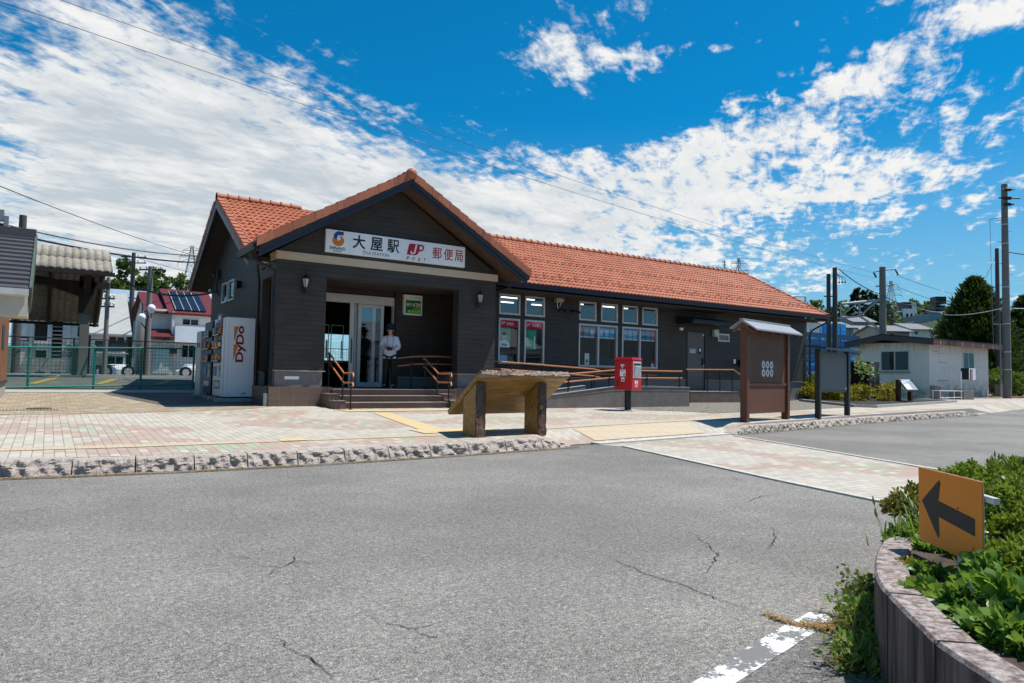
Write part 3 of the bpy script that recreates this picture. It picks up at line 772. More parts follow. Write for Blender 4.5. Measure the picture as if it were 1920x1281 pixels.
part('downpipe', lambda mb: pipes(mb, [(PXR-.05, 15.95, 3.66), (PXR-.05, 15.95, 3.5), (X1+.18, 16.6, 3.40), (X1+.10, 16.9, 3.3), (X1+.10, 16.95, .5)]))
part('downpipe', lambda mb: pipes(mb, [(RXR-.1, EY+.0, 3.60), (RXR-.1, EY+.05, 3.44), (XR+.06, 16.9, 3.2), (XR+.06, 17.05, 3.05), (XR+.06, 17.05, .5)], .035))
# walls
WIN = [(10.84,11.58,2.89,3.49),(11.75,12.48,2.89,3.49),(10.84,11.58,1.45,2.78),(11.75,12.48,1.45,2.78),(13.81,14.51,2.89,3.49),(14.71,15.42,2.89,3.49),(15.62,16.31,2.89,3.49),(16.51,17.22,2.89,3.49),(13.81,15.42,1.44,2.79),(15.62,17.23,1.44,2.79),(20.28,20.90,2.50,2.79)]
DOORH = (18.67, 19.62, .72, 2.80)
def walls(mb):
    mb.mat(M_SID)
    wallY(mb, X1, XR, 1.10, 3.62, YF, YF+.15, [(a, b, c, d) for a, b, c, d in WIN]+[(DOORH[0], DOORH[1], 1.09, 2.80)])
    # left gable wall with small windows
    def wx(y0, y1, z0, z1): mb.box(X0, X0+.15, y0, y1, z0, z1)
    wx(YF, 20.05, 1.10, 3.62); wx(21.70, YB, 1.10, 3.62); wx(20.05, 21.70, 1.10, 3.02); wx(20.83, 20.92, 3.02, 3.62)
    mb.prism([(YF-.02, 3.62), (YB+.02, 3.62), (YB, 4.05), (RY, RZ-.18), (YF, 4.05)], 'x', X0, X0+.15)
    wallY(mb, X0+.15, XR, .4, 3.7, YB-.15, YB, [(7.2, 8.7, 1.5, 2.4)])
    mb.box(XR-.15, XR, YF+.15, YB-.15, .4, 3.7)
    mb.prism([(YF, 3.7), (YB, 3.7), (YB, 4.0), (RY, RZ-.18), (YF, 4.0)], 'x', XR-.16, XR)
part('wall', walls)
def porch(mb):
    mb.mat(M_SID)
    wallY(mb, X0, X1, 1.135, 3.60, YP, YP+.30, [(5.28, 8.76, 1.135, 3.28)])
    mb.box(X0, X0+.16, 17.0, YF, 1.135, 3.6); mb.box(X0, X0+.16, YP+.30, 17.0, 3.25, 3.6); mb.box(X0, X0+.16, YP+.30, 16.12, 1.135, 3.25)
    mb.box(X1-.16, X1, YP+.30, YF, .9, 3.6)
    mb.prism([(X0, 3.79), (X1, 3.79), (X1, 3.80), (PAX, PAZ-.2), (X0, 3.80)], 'y', YP, YP+.12)
    mb.prism([(X0, 3.6), (X1, 3.6), (X1, 3.82), (X0, 3.82)], 'y', YP+.13, YP+.3)
    # recess walls behind the porch
    mb.box(7.86, X1-.16, 17.5, 17.62, 1.02, 3.3); mb.box(7.78, 7.86, 17.5, 17.9, .7, 3.3)
    mb.box(X0+.16, 5.62, 17.6, 17.72, .7, 3.3)
    mb.box(5.62, 7.80, 17.66, 17.74, 3.16, 3.3)
part('porch_wall', porch)
def ceil(mb): mb.mat(M_SOFD); mb.box(X0+.16, X1-.16, YP+.3, 18.0, 3.30, 3.36)
part('porch_ceiling', ceil)
def bandf(mb):
    mb.mat(M_CREAM); mb.box(X0-.03, X1+.04, YP-.03, YP+.005, 3.605, 3.785); mb.box(X0-.03, X0-.002, YP+.006, YF-.1, 3.605, 3.785); mb.box(X1+.002, X1+.04, YP+.006, YP+.25, 3.605, 3.785)
part('trim_band', bandf)
def plinth(mb):
    mb.mat(M_BASE)
    mb.box(X0+.03, 5.25, YP+.02, YP+.28, FL, 1.11); mb.box(8.79, X1-.03, YP+.02, YP+.28, FL, 1.11)
    mb.box(X0+.02, X0+.15, YF, YB, .3, 1.08); mb.box(X1, 18.67, YF+.02, YF+.14, .3, 1.08); mb.box(19.62, XR-.02, YF+.02, YF+.14, .3, 1.08)
    mb.box(7.88, X1-.16, 17.52, 17.6, .7, 1.0)
    mb.mat(M_CAP)
    mb.box(X0-.02, 5.30, YP-.03, YP+.3, 1.112, 1.134); mb.box(8.75, X1+.02, YP-.03, YP+.3, 1.112, 1.134); mb.box(X1, 18.66, YF-.02, YF+.1, 1.082, 1.099); mb.box(19.63, XR+.01, YF-.02, YF+.1, 1.082, 1.099); mb.box(X0-.02, X0+.1, YF, YB, 1.082, 1.099)
    mb.box(7.86, X1-.16, 17.47, 17.5, 1.0, 1.02)
part('plinth', plinth); part('name_plate', lambda mb: (mb.mat(M_SIGNW), mb.box(4.40, 4.72, YP+.008, YP+.019, .93, 1.0)))
M_STEP = mat('step tile', (.30, .225, .19), .6, .12, 10, .15)
def steps(mb):
    mb.mat(M_PTILE)
    mb.box(X0-.12, 5.42, 15.68, 18.0, .2, FL+.045)          # left tiled base
    mb.box(8.62, X1+.1, 15.68, 18.0, .2, FL+.045)
    mb.box(5.42, 8.62, 15.55, 18.0, .2, FL-.004)
    mb.box(5.45, 8.05, 15.20, 15.55, .2, .576); mb.box(5.45, 8.05, 14.85, 15.20, .2, .436)
    for xa, xb in ((5.20, 5.45), (8.05, 8.30)):
        mb.box(xa, xb, 15.16, 15.68, .2, .62); mb.box(xa, xb, 14.78, 15.16, .2, .48)
    mb.mat(M_STEP)
    mb.box(5.42, 8.62, 15.53, 15.9, FL-.004, FL+.006); mb.box(5.45, 8.05, 15.18, 15.53, .576, .588); mb.box(5.45, 8.05, 14.83, 15.18, .436, .448)
    for xa, xb in ((5.20, 5.45), (8.05, 8.30)):
        mb.box(xa-.01, xb+.01, 15.15, 15.68, .62, .632); mb.box(xa-.01, xb+.01, 14.77, 15.15, .48, .492)
    mb.mat(M_CONCD); mb.box(5.42, 8.62, 15.9, 18.0, FL-.02, FL+.003)
part('steps', steps)
def sidestep(mb):
    mb.mat(M_PTILE); mb.box(17.5, 19.9, 15.9, 17.15, .3, .70); mb.box(19.9, 20.3, 15.9, 17.15, .3, .52); mb.mat(M_STEP); mb.box(17.49, 19.91, 15.89, 17.15, .70, .712)
part('side_steps', sidestep)
# windows
def window(x0, x1, z0, z1, y=YF, div=False, fw=.05, m=M_FRAME, gl=M_GLS, parent=None):
    mb = MB(); mb.mat(m); f = fw
    ya, yb = y-.02, y+.06
    mb.box(x0, x1, ya, yb, z1-f, z1); mb.box(x0, x1, ya-.01, yb, z0, z0+f); mb.box(x0, x0+f, ya, yb, z0+f, z1-f); mb.box(x1-f, x1, ya, yb, z0+f, z1-f)
    if div:
        xm = (x0+x1)/2; mb.box(xm-.03, xm+.03, ya+.005, yb, z0+f, z1-f)
        mb.box(x0+f, x0+f+.02, ya+.03, yb-.01, z0+f, z1-f)
    w = mb.build('window', parent or ST)
    g2 = MB(); g2.mat(gl); g2.box(x0+f-.002, x1-f+.002, y+.02, y+.026, z0+f-.002, z1-f+.002); g2.build('pane', w); return w
def kid_fix(o): return o
for i, (a, b, c, d) in enumerate(WIN):
    window(a, b, c, d, div=(b-a) > 1.2)
# gable windows
def gwin(y0, y1, z0, z1):
    mb = MB(); mb.mat(M_FRAME); f = .05; xa, xb = X0-.02, X0+.06
    mb.box(xa, xb, y0, y1, z1-f, z1); mb.box(xa, xb, y0, y1, z0, z0+f); mb.box(xa, xb, y0, y0+f, z0+f, z1-f); mb.box(xa, xb, y1-f, y1, z0+f, z1-f)
    w = mb.build('window', ST); g2 = MB(); g2.mat(M_GLSF); g2.box(X0+.02, X0+.026, y0+f, y1-f, z0+f, z1-f); g2.build('pane', w)
gwin(20.07, 20.81, 3.03, 3.61); gwin(20.94, 21.68, 3.03, 3.61)
# service door and canopy
dd = part('door', lambda mb: (mb.mat(mat('grey brown steel door', (.135, .115, .10), .5, .05)), mb.box(18.70, 19.59, YF+.02, YF+.06, .72, 2.77), mb.mat(M_SIGNW), mb.box(19.5, 19.56, YF+.008, YF+.019, 2.66, 2.72)))
hb = MB(); hb.mat(M_BLK); hb.box(19.46, 19.54, YF-.03, YF+.02, 1.62, 1.86); hb.mat(M_FRAME); hb.tube([(19.50, YF-.04, 1.64), (19.50, YF-.04, 1.56)], .012, 6); hb.build('handle', dd)
hb = MB(); hb.mat(M_FRAME); hb.box(18.84, 19.12, YF+.006, YF+.019, 2.03, 2.18); hb.mat(M_INK)
text(hb, '関係者以外', (18.98, YF+.004, 2.135), (1, 0, 0), (0, 0, 1), .22, .05); text(hb, '立入禁止', (18.98, YF+.004, 2.07), (1, 0, 0), (0, 0, 1), .16, .04)
hb.mat(M_INK); hb.box(19.28, 19.42, YF+.006, YF+.019, 2.0, 2.24); hb.mat(M_SIGNW); hb.box(19.31, 19.39, YF+.003, YF+.0055, 2.10, 2.2); hb.build('door_notice', dd)
part('door_frame', lambda mb: (mb.mat(M_BLK), mb.box(18.67, 18.70, YF-.01, YF+.08, .72, 2.8), mb.box(19.59, 19.62, YF-.01, YF+.08, .72, 2.8), mb.box(18.70, 19.59, YF-.01, YF+.08, 2.77, 2.8)))
part('door_canopy', lambda mb: (mb.mat(M_BLK), mb.prism([(YF, 3.02), (YF, 3.28), (YF-.75, 3.12), (YF-.75, 3.02)], 'x', 18.15, 20.15), mb.mat(M_NAVY), mb.prism([(YF, 3.285), (YF, 3.30), (YF-.80, 3.14), (YF-.80, 3.12)], 'x', 18.1, 20.2)))
part('security_camera', lambda mb: (mb.mat(M_SIGNW), mb.lathe([(0, .0), (.06, .0), (.075, .03), (.075, .08)], (18.30, YF-.08, 2.80), 14), mb.box(18.26, 18.34, YF-.08, YF, 2.82, 2.9)))
part('door_lamp', lambda mb: (mb.mat(mat('opal lamp cover', (.55, .55, .50), .4)), mb.bbox(19.98, 20.22, YF-.12, YF-.002, 2.66, 2.92, .02)))
part('letter_box', lambda mb: (mb.mat(M_BLK), mb.bbox(21.40, 21.95, YF-.25, YF-.002, 1.62, 1.86, .02), mb.mat(M_FRAME), mb.box(21.42, 21.93, YF-.26, YF-.251, 1.78, 1.84), mb.mat(M_SIGNW), mb.box(21.14, 21.24, YF-.03, YF-.002, 1.72, 1.88)))
part('alarm_box', lambda mb: (mb.mat(mat('beige plastic', (.48, .42, .30), .5)), mb.bbox(12.84, 13.10, YF-.14, YF-.002, 3.38, 3.62, .015), mb.mat(M_SIGNW), mb.tube([(12.90, YF-.08, 3.38), (12.93, YF-.05, 3.22), (12.99, YF-.08, 3.14)], .012, 6), mb.tube([(13.05, YF-.08, 3.38), (13.0, YF-.05, 3.24)], .01, 6)))
part('alarm_lamp', lambda mb: (mb.mat(M_INKR), mb.bbox(13.15, 13.24, YF-.07, YF-.002, 3.46, 3.58, .01)))
def flood(mb, x):
    mb.mat(M_BLK); mb.box(x-.05, x+.05, YF-.05, YF-.002, 3.12, 3.2)
    for sx in (-.09, .09): mb.tube([(x+sx*.4, YF-.06, 3.17), (x+sx, YF-.18, 3.12)], .02, 6); mb.lathe([(.0, .05), (.05, .04), (.065, -.02), (.0, -.03)], (x+sx*1.2, YF-.2, 3.10), 10)
part('flood_light', lambda mb: flood(mb, 13.03)); part('flood_light', lambda mb: flood(mb, 13.55))
part('wall_vent', lambda mb: (mb.mat(M_BLK), mb.cyl((X0-.001, 19.34, 3.37), (X0-.12, 19.34, 3.36), .10, .11, 14)))
part('wall_vent', lambda mb: (mb.mat(M_BLK), mb.ball((X0-.06, 22.5, 3.95), .10)))
def cable_box(mb):
    mb.mat(M_BLK); mb.box(X0-.10, X0-.001, 21.9, 22.2, 3.8, 4.05); mb.tube([(X0-.08, 22.0, 3.8), (X0-.12, 21.95, 3.5), (X0-.06, 21.8, 3.3)], .02, 6)
part('cable_box', cable_box); part('wall_sensor', lambda mb: (mb.mat(M_SIGNW), mb.ball((X0-.08, 23.1, 3.55), .05)))
# porch doors
def header(mb): mb.mat(M_FRAME); mb.box(5.62, 7.80, 17.60, 17.72, 2.93, 3.15); mb.box(7.74, 7.80, 17.62, 17.72, FL, 2.93); mb.box(5.62, 5.68, 17.62, 17.72, FL, 2.93)
part('door_header', header)
def sdoor(x0, x1, y, nm='sliding_door', handle=None):
    mb = MB(); mb.mat(M_FRAME); f = .09
    mb.box(x0, x0+f, y, y+.04, FL+.02, 2.92); mb.box(x1-f, x1, y, y+.04, FL+.02, 2.92); mb.box(x0+f, x1-f, y, y+.04, 2.84, 2.92); mb.box(x0+f, x1-f, y, y+.04, FL+.02, FL+.14)
    w = mb.build(nm, ST); g2 = MB(); g2.mat(M_GLSD); g2.box(x0+f, x1-f, y+.018, y+.022, FL+.14, 2.84); g2.build('pane', w)
    if handle:
        h = MB(); h.mat(M_BLK); h.tube([(handle, y-.03, 1.25), (handle, y-.03, 1.95)], .012, 6); h.ball((handle, y-.02, 1.25), .02, 8); h.ball((handle, y-.02, 1.95), .02, 8); h.build('handle', w)
sdoor(6.78, 7.50, 17.66); sdoor(6.72, 7.30, 17.74, handle=None)
part('door_post', lambda mb: (mb.mat(M_FRAME), mb.box(6.54, 6.66, 17.62, 17.66, FL, 2.93), mb.mat(M_BLK), mb.tube([(6.60, 17.60, 1.35), (6.60, 17.60, 2.0)], .012, 6)))
# interior shell
def interior(mb):
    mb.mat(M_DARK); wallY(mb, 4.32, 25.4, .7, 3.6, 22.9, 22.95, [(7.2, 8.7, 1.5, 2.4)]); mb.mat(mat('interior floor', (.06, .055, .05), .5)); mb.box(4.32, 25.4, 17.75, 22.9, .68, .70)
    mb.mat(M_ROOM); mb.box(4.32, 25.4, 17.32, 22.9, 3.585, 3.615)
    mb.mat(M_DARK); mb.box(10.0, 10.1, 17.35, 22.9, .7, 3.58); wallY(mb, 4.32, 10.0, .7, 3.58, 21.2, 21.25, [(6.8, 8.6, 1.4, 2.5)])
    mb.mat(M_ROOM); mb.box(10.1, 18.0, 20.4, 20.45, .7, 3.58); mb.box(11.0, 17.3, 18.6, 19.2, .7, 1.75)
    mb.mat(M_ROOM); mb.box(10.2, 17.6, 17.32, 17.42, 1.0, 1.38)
part('interior', interior)
def tubes(mb):
    mb.mat(M_TUBE)
    for x in (11.6, 13.6, 15.6): mb.box(x, x+1.25, 18.2, 18.26, 3.52, 3.55)
    for x in (11.6, 13.6): mb.box(x, x+1.25, 19.4, 19.46, 3.52, 3.55)
part('ceiling_light', tubes)
for k in range(3):
    def pic(mb, k=k):
        x = 5.75+k*.42; mb.mat(M_FRAME); 
        for (a, b, c, d) in ((x, x+.36, 1.38, 1.40), (x, x+.36, 2.42, 2.44), (x, x+.015, 1.4, 2.42), (x+.345, x+.36, 1.4, 2.42)): mb.box(a, b, 19.2, 19.23, c, d)
        mb.mat(mat('pale window daylight', (.75, .75, .72), .4)); mb.box(x+.26+k*.02, x+.33, 19.21, 19.225, 1.5, 2.0)  # pale strip painted for the bright outdoors seen through an inner window
    part('inner_window_frame', pic)
# window banners and posters
def cards(mb):
    y = YF+.035
    def card(x0, x1, z0, z1, ch, colr, ck):
        mb.mat(colr); mb.box(x0, x1, y, y+.003, z0, z1); mb.mat(M_SIGNW); mb.box(x0, x1, y-.0012, y-.0002, z0, z0+.035)
        if ch: mb.mat(ck); text(mb, ch, ((x0+x1)/2, y-.002, (z0+z1)/2+.01), (1, 0, 0), (0, 0, 1), .15, .17, .012)
    MC = mat('cyan banner', (.03, .50, .85), .5); MC2 = mat('dim blue banner', (.02, .26, .46), .5); MP = mat('dim pink banner', (.40, .12, .18), .5); MY = mat('banner yellow', (.62, .55, .12), .5)
    xs = [(13.88, 14.02, '', MP, M_SIGNW), (14.04, 14.26, '夏', MC2, MY), (14.28, 14.50, '郵', MC2, M_SIGNW), (14.66, 14.87, '便', MC, M_SIGNW), (14.89, 15.10, '局', MC, M_SIGNW), (15.12, 15.33, '', MC, M_SIGNW),
          (15.68, 15.88, 'お', MC, MY), (15.90, 16.12, '中', MC, MY), (16.14, 16.34, '元', MC, MY), (16.50, 16.70, '', MC2, MY), (16.72, 16.94, '', MC2, MY), (16.96, 17.14, '', MP, MY)]
    for a, b, ch, c1, c2 in xs: card(a, b, 2.36, 2.68, ch, c1, c2)
    mb.mat(M_SIGNW); mb.box(14.10, 14.28, y, y+.01, 1.50, 1.86); mb.mat(mat('leaf green print', (.18, .32, .06), .5)); mb.ball((14.19, y-.002, 1.62), .06, 8, (1, .05, 1))
    mb.mat(M_SIGNW); mb.box(16.99, 17.12, y, y+.01, 1.49, 1.60); mb.mat(M_INKR); mb.box(16.99, 17.12, y, y+.01, 1.6, 1.68)
part('window_banner', cards)
def posters(mb, xa, xb, man):
    y = YF+.030
    mb.mat(mat('poster red', (.85, .012, .05), .5)); mb.box(xa+.05, xb-.05, y, y+.003, 2.52, 2.73)
    mb.mat(M_SIGNW); text(mb, 'JP', (xa+.17, y-.002, 2.63), (1, 0, 0), (0, 0, 1), .14, .09, .02, .2); text(mb, '郵便局', (xa+.42, y-.002, 2.625), (1, 0, 0), (0, 0, 1), .24, .08, .01)
    GRN = mat('poster green', (.04, .40, .17), .5); PR = mat('poster red', (.85, .012, .05), .5)
    if man:
        mb.mat(GRN); mb.box(xa+.05, xa+.44, y, y+.003, 1.92, 2.51)
        c = Vector((xa+.22, y-.002, 2.26)); mb.mat(mat('poster skin', (.75, .45, .32), .5)); mb.ball(c, .085, 12, (1, .02, 1.25))
        mb.mat(M_INK); mb.ball(c+Vector((0, -.001, .07)), .085, 12, (1, .02, .7)); mb.mat(M_SIGNW); mb.prism([(xa+.05, 1.93), (xa+.42, 1.93), (xa+.38, 2.10), (xa+.26, 2.15), (xa+.18, 2.15), (xa+.06, 2.08)], 'y', y-.002, y-.0004)
        mb.mat(GRN); mb.box(xa+.12, xa+.33, y-.004, y-.0025, 1.98, 2.04)
        mb.mat(mat('poster blue', (.15, .55, .75), .5)); mb.box(xa+.08, xa+.34, y, y+.003, 1.52, 1.70)
    else:
        mb.mat(GRN); mb.box(xa+.06, xa+.46, y, y+.003, 1.90, 2.50)
        mb.mat(M_SIGNW)
        for k in range(4): mb.box(xa+.08, xa+.15+k*.035, y-.002, y-.0004, 2.2-k*.06, 2.23-k*.06)
        mb.tube([(xa+.40, y-.001, 1.95), (xa+.38, y-.001, 2.15), (xa+.40, y-.001, 2.30)], .02, 6)
part('window_poster', lambda mb: posters(mb, 10.84, 11.58, True)); part('window_poster', lambda mb: posters(mb, 11.75, 12.48, False))
# ---------------------------------------------------------------- ramp with handrails
RT = thing('access_ramp', 'grey rendered wheelchair ramp wall running behind the red post box', 'ramp', (9.3, 14.35, .3))
mb = MB(); mb.mat(M_RAMP)
yr0 = 14.35
mb.prism([(9.3, .15), (12.8, .15), (12.8, .86), (9.3, .48)], 'y', yr0, yr0+.15); mb.prism([(12.8, .15), (15.75, .15), (15.75, .86), (12.8, .86)], 'y', yr0, yr0+.15)
mb.box(15.60, 15.75, yr0+.15, 17.1, .15, .86)
mb.prism([(9.9, .15), (12.8, .15), (12.8, .86), (9.9, .54)], 'y', 15.55, 15.70)
mb.build('ramp_wall', RT)
mb = MB(); mb.mat(M_CONC)
mb.prism([(9.28, .48), (12.8, .86), (12.8, .875), (9.28, .495)], 'y', yr0-.012, yr0+.162); mb.box(12.8, 15.762, yr0-.012, yr0+.162, .86, .875); mb.box(15.588, 15.762, yr0+.162, 17.1, .86, .875)
mb.prism([(9.9, .54), (12.8, .86), (12.8, .875), (9.9, .555)], 'y', 15.54, 15.712)
mb.build('coping', RT)
mb = MB(); mb.mat(M_CONCD); mb.prism([(9.3, .16), (12.8, .16), (12.8, .72), (9.3, .33)], 'y', yr0+.15, 15.55); mb.box(12.8, 15.6, yr0+.15, 17.1, .16, .72)
mb.prism([(9.98, .16), (12.8, .16), (12.8, .719), (9.98, .76)], 'y', 15.70, 17.1); mb.build('ramp_floor', RT)
mb = MB(); mb.mat(mat('joint line', (.08, .08, .08), .8)); mb.prism([(9.9, .47), (12.8, .74), (12.8, .748), (9.9, .478)], 'y', yr0-.004, yr0+.01); mb.box(12.8, 15.75, yr0-.004, yr0+.01, .74, .748); mb.build('wall_groove', RT)
def handrail(name, label, pts, low, posts, group=None, base=None):
    """two copper coloured rails on black posts; pts upper rail path, low: drop of the lower rail; posts (x,y,zbase,ztop)"""
    b = Vector(posts[0][:3]); t = thing(name, label, 'handrail', b, group=group)
    for k, dz in ((0, 0), (1, -low)):
        if k and not low: continue
        m1 = MB(); m1.mat(M_COPR); P = [Vector(p)+Vector((0, 0, dz)) for p in pts]; m1.tube(P, .021, 10)
        for e in (P[0], P[-1]): m1.ball(e, .026, 8)
        m1.build('rail', t)
    for (x, y, z0, z1) in posts:
        m2 = MB(); m2.mat(M_BLK); m2.tube([(x, y, z0), (x, y, z1-.05)], .019, 8); m2.tube([(x, y, z1-.05), (x, y-.02, z1-.01)], .012, 6)
        if low: m2.tube([(x, y, z1-.07), (x+.0, y-.03, z1-low-.01)], .010, 6); m2.box(x-.03, x+.03, y-.03, y+.03, z1-low-.05, z1-low-.02)
        m2.cyl((x, y, z0), (x, y, z0+.008), .045, .045, 12)
        m2.build('post', t)
    return t
handrail('handrail', 'double copper coloured handrail along the front of the ramp, beside the red post box', [(9.45, 14.43, 1.02), (12.86, 14.43, 1.31), (15.5, 14.43, 1.33)], .20,
    [(9.7, 14.43, .53, 1.03), (11.3, 14.43, .70, 1.17), (12.7, 14.43, .86, 1.29), (14.1, 14.43, .875, 1.31), (15.4, 14.43, .875, 1.32)])
handrail('handrail', 'double copper coloured handrail in the middle of the ramp, under the poster windows', [(10.0, 15.64, 1.47), (13.2, 15.64, 1.34), (13.4, 15.64, 1.30)], .20,
    [(10.3, 15.64, .60, 1.45), (11.3, 15.64, .70, 1.41), (12.3, 15.64, .81, 1.37), (13.2, 15.64, .87, 1.33)])
handrail('handrail', 'copper coloured handrail against the wall under the banner windows', [(10.1, 16.95, 1.52), (13.6, 16.95, 1.42), (17.0, 16.95, 1.42)], .20,
    [(11.0, 16.95, .74, 1.49), (12.6, 16.95, .73, 1.44), (14.2, 16.95, .72, 1.41), (15.8, 16.95, .35, 1.41)])
q = [ony(1288, 693, 16.0), ony(1375, 693.5, 16.0), ony(1391, 705, 16.0)]
handrail('handrail', 'single brown rail on thin black posts around the grey service door step', [tuple(p) for p in q], 0,
    [tuple(ony(x, 693.5, 16.0)[:2])+(.70, ony(x, 693.5, 16.0).z) for x in (1288.5, 1327, 1350, 1373)])
def step_rail(xr, up, lo, end, label):
    a, b, c = onx(*up, xr), onx(*lo, xr), onx(*end, xr)
    zb = lambda y: .45 if y > 14.85 else pav(y)
    return handrail('handrail', label, [tuple(a+Vector((0, .06, -.02))), tuple(a), tuple(b), tuple(c), (xr, c.y-.02, c.z-.06)], .21,
        [(xr, b.y+.05, pav(14.8), b.z), (xr, c.y+.10, pav(14.6), c.z), (xr, a.y-.02, FL-.02, a.z)])
step_rail(5.50, (617, 662), (645, 700), (662, 700), 'short double handrail on the left side of the entrance steps')
step_rail(7.98, (797, 672), (822, 701), (846, 701), 'short double handrail on the right side of the entrance steps')
handrail('handrail', 'double handrail inside the porch under the bank sign, behind the steps', [(7.55, 16.75, 1.50), (8.0, 16.7, 1.56), (8.6, 16.6, 1.58), (9.6, 16.6, 1.55)], .2,
    [(7.9, 16.7, FL, 1.53), (8.6, 16.6, FL, 1.56), (9.4, 16.6, FL, 1.54)])
t = thing('porch_wall_block', 'low brown tiled parapet inside the porch by the ramp entry', 'low wall', (8.3, 16.4, FL)); mb = MB(); mb.mat(M_PTILE); mb.box(8.62, 9.7, 16.0, 16.5, FL+.045, 1.16); mb.mat(M_STEP); mb.box(8.60, 9.7, 15.98, 16.52, 1.16, 1.172); mb.build('parapet', t)

# ---------------------------------------------------------------- station sign
sx0, sx1, sz0, sz1, sy = 5.20, 8.87, 3.87, 4.40, 15.72
sg = thing('station_sign', 'long white station name sign on the dark gable above the entrance', 'sign', (sx0, sy+.05, sz0))
mb = MB(); mb.mat(M_SIGNW); mb.bbox(sx0, sx1, sy, YP-.001, sz0, sz1, .006); mb.build('sign_board', sg)
U, Wz = (1, 0, 0), (0, 0, 1)
def sp(px, py): p = ony(px, py, sy-.002); return (p.x, sy-.002, p.z)
mb = MB(); mb.mat(M_INK)
c0 = sx0; 
def at_s(fx, fz): return (sx0+fx*(sx1-sx0), sy-.002, sz0+fz*(sz1-sz0))
# fractions read along the sign face
text(mb, '大', at_s(.218, .60), U, Wz, .30, .31, .022); text(mb, '屋', at_s(.338, .60), U, Wz, .30, .31, .020); text(mb, '駅', at_s(.455, .60), U, Wz, .30, .31, .018)
text(mb, 'ŌYA STATION', at_s(.335, .17), U, Wz, .66, .095, .0); text(mb, 'SHINANO', at_s(.077, .20), U, Wz, .37, .072, .02); text(mb, 'RAILWAY', at_s(.077, .075), U, Wz, .21, .038, .02)
mb.build('lettering', sg)
mb = MB(); mb.mat(M_INKR)
text(mb, '郵', at_s(.780, .53), U, Wz, .255, .29, .010); text(mb, '便', at_s(.868, .53), U, Wz, .255, .29, .010); text(mb, '局', at_s(.950, .53), U, Wz, .235, .28, .010)
text(mb, 'P', at_s(.562, .135), U, Wz, .055, .08, .03, .25); text(mb, 'O', at_s(.603, .135), U, Wz, .065, .08, .03, .25); text(mb, 'S', at_s(.645, .135), U, Wz, .055, .08, .03, .25); text(mb, 'T', at_s(.685, .135), U, Wz, .055, .08, .03, .25)
def poly(mb, pts, y, th=.0012):
    mb.prism([(p[0], p[1]) for p in pts], 'y', y-th, y)
def jp(mb, ox, oz, h, y, red, white):
    """red slanted block with a white J cut and a P with round bowl. ox,oz lower left; h height"""
    s = h*.22
    def Q(x, z): return (ox+x*h+z*s, oz+z*h)
    blk = [Q(.0, .0)]+[Q(.78, 0)]+[Q(.98, .10), Q(1.06, .25), Q(1.10, .45)]+[Q(1.0, 1.0)]+[Q(.0+.16, 1.0), Q(.04, .95), Q(.0, .84)]
    mb.mat(red); poly(mb, blk, y)
    # white J with hook, running in the block
    mb.mat(white); jw = []
    jl = [Q(.62, .95), Q(.62, .34), Q(.60, .24), Q(.54, .19), Q(.46, .19), Q(.42, .26), Q(.42, .34), Q(.30, .34), Q(.30, .22), Q(.37, .10), Q(.50, .07), Q(.64, .10), Q(.74, .18), Q(.77, .30), Q(.77, .95)]
    # split to keep convex enough parts
    for part_ in ([jl[0], jl[1], jl[13], jl[14]], [jl[1], jl[2], jl[12], jl[13]], [jl[2], jl[3], jl[11], jl[12]], [jl[3], jl[4], jl[10], jl[11]], [jl[4], jl[5], jl[9], jl[10]], [jl[5], jl[6], jl[7], jl[8], jl[9]]): poly(mb, part_, y-.0013)
    # P bowl
    mb.mat(red); n = 14; cx, cz, ro, ri = 1.20, .70, .30, .15
    outer = [(cx+ro*math.sin(a)*.95, cz+ro*math.cos(a)) for a in [math.pi*k/n for k in range(n+1)]]; inner = [(cx+ri*math.sin(a), cz+ri*math.cos(a)) for a in [math.pi*k/n for k in range(n+1)]]
    y = y-.0006
    for k in range(n): poly(mb, [Q(*outer[k]), Q(*outer[k+1]), Q(*inner[k+1]), Q(*inner[k])], y)
    poly(mb, [Q(.97, 1.0), Q(cx+.001, 1.0), Q(cx+.001, .85), Q(.97, .85)], y); poly(mb, [Q(.97, .55), Q(cx+.001, .55), Q(cx+.001, .40), Q(.97, .40)], y)
o_ = at_s(.553, .30); jp(mb, o_[0], o_[2], .285, sy-.002, M_INKR, M_SIGNW)
mb.build('lettering', sg)
# railway S emblem: blue upper hook and orange lower bowl
mb = MB(); c = at_s(.080, .60); cx, cz = c[0], c[2]; y = sy-.002
def ring(mb, cx, cz, r0, r1, a0, a1, y, n=16, ex=1.0, taper=None):
    for k in range(n):
        p, q_ = a0+(a1-a0)*k/n, a0+(a1-a0)*(k+1)/n
        f = lambda a, r: (cx+r*ex*math.cos(a), cz+r*math.sin(a))
        i0 = r1-(r1-r0)*(taper(k/n) if taper else 1); i1 = r1-(r1-r0)*(taper((k+1)/n) if taper else 1)
        poly(mb, [f(p, i0), f(p, r1), f(q_, r1), f(q_, i1)], y)
mb.mat(M_BLUE); ring(mb, cx+.03, cz+.055, .050, .135, R(62), R(235), y, 14, 1.05)
poly(mb, [(cx+.085, cz+.183), (cx+.125, cz+.195), (cx+.125, cz+.10), (cx+.055, cz+.10)], y)
mb.mat(M_ORNG); ring(mb, cx+.0, cz-.035, .0, .125, R(-165), R(75), y-.0014, 16, 1.12)
ring(mb, cx-.0, cz-.035, .0, .125, R(195), R(150), y-.0014, 4, 1.12)
mb.mat(M_SIGNW); ring(mb, cx+.01, cz+.02, .0, .045, R(0), R(360), y-.003, 12)
mb.build('emblem', sg)
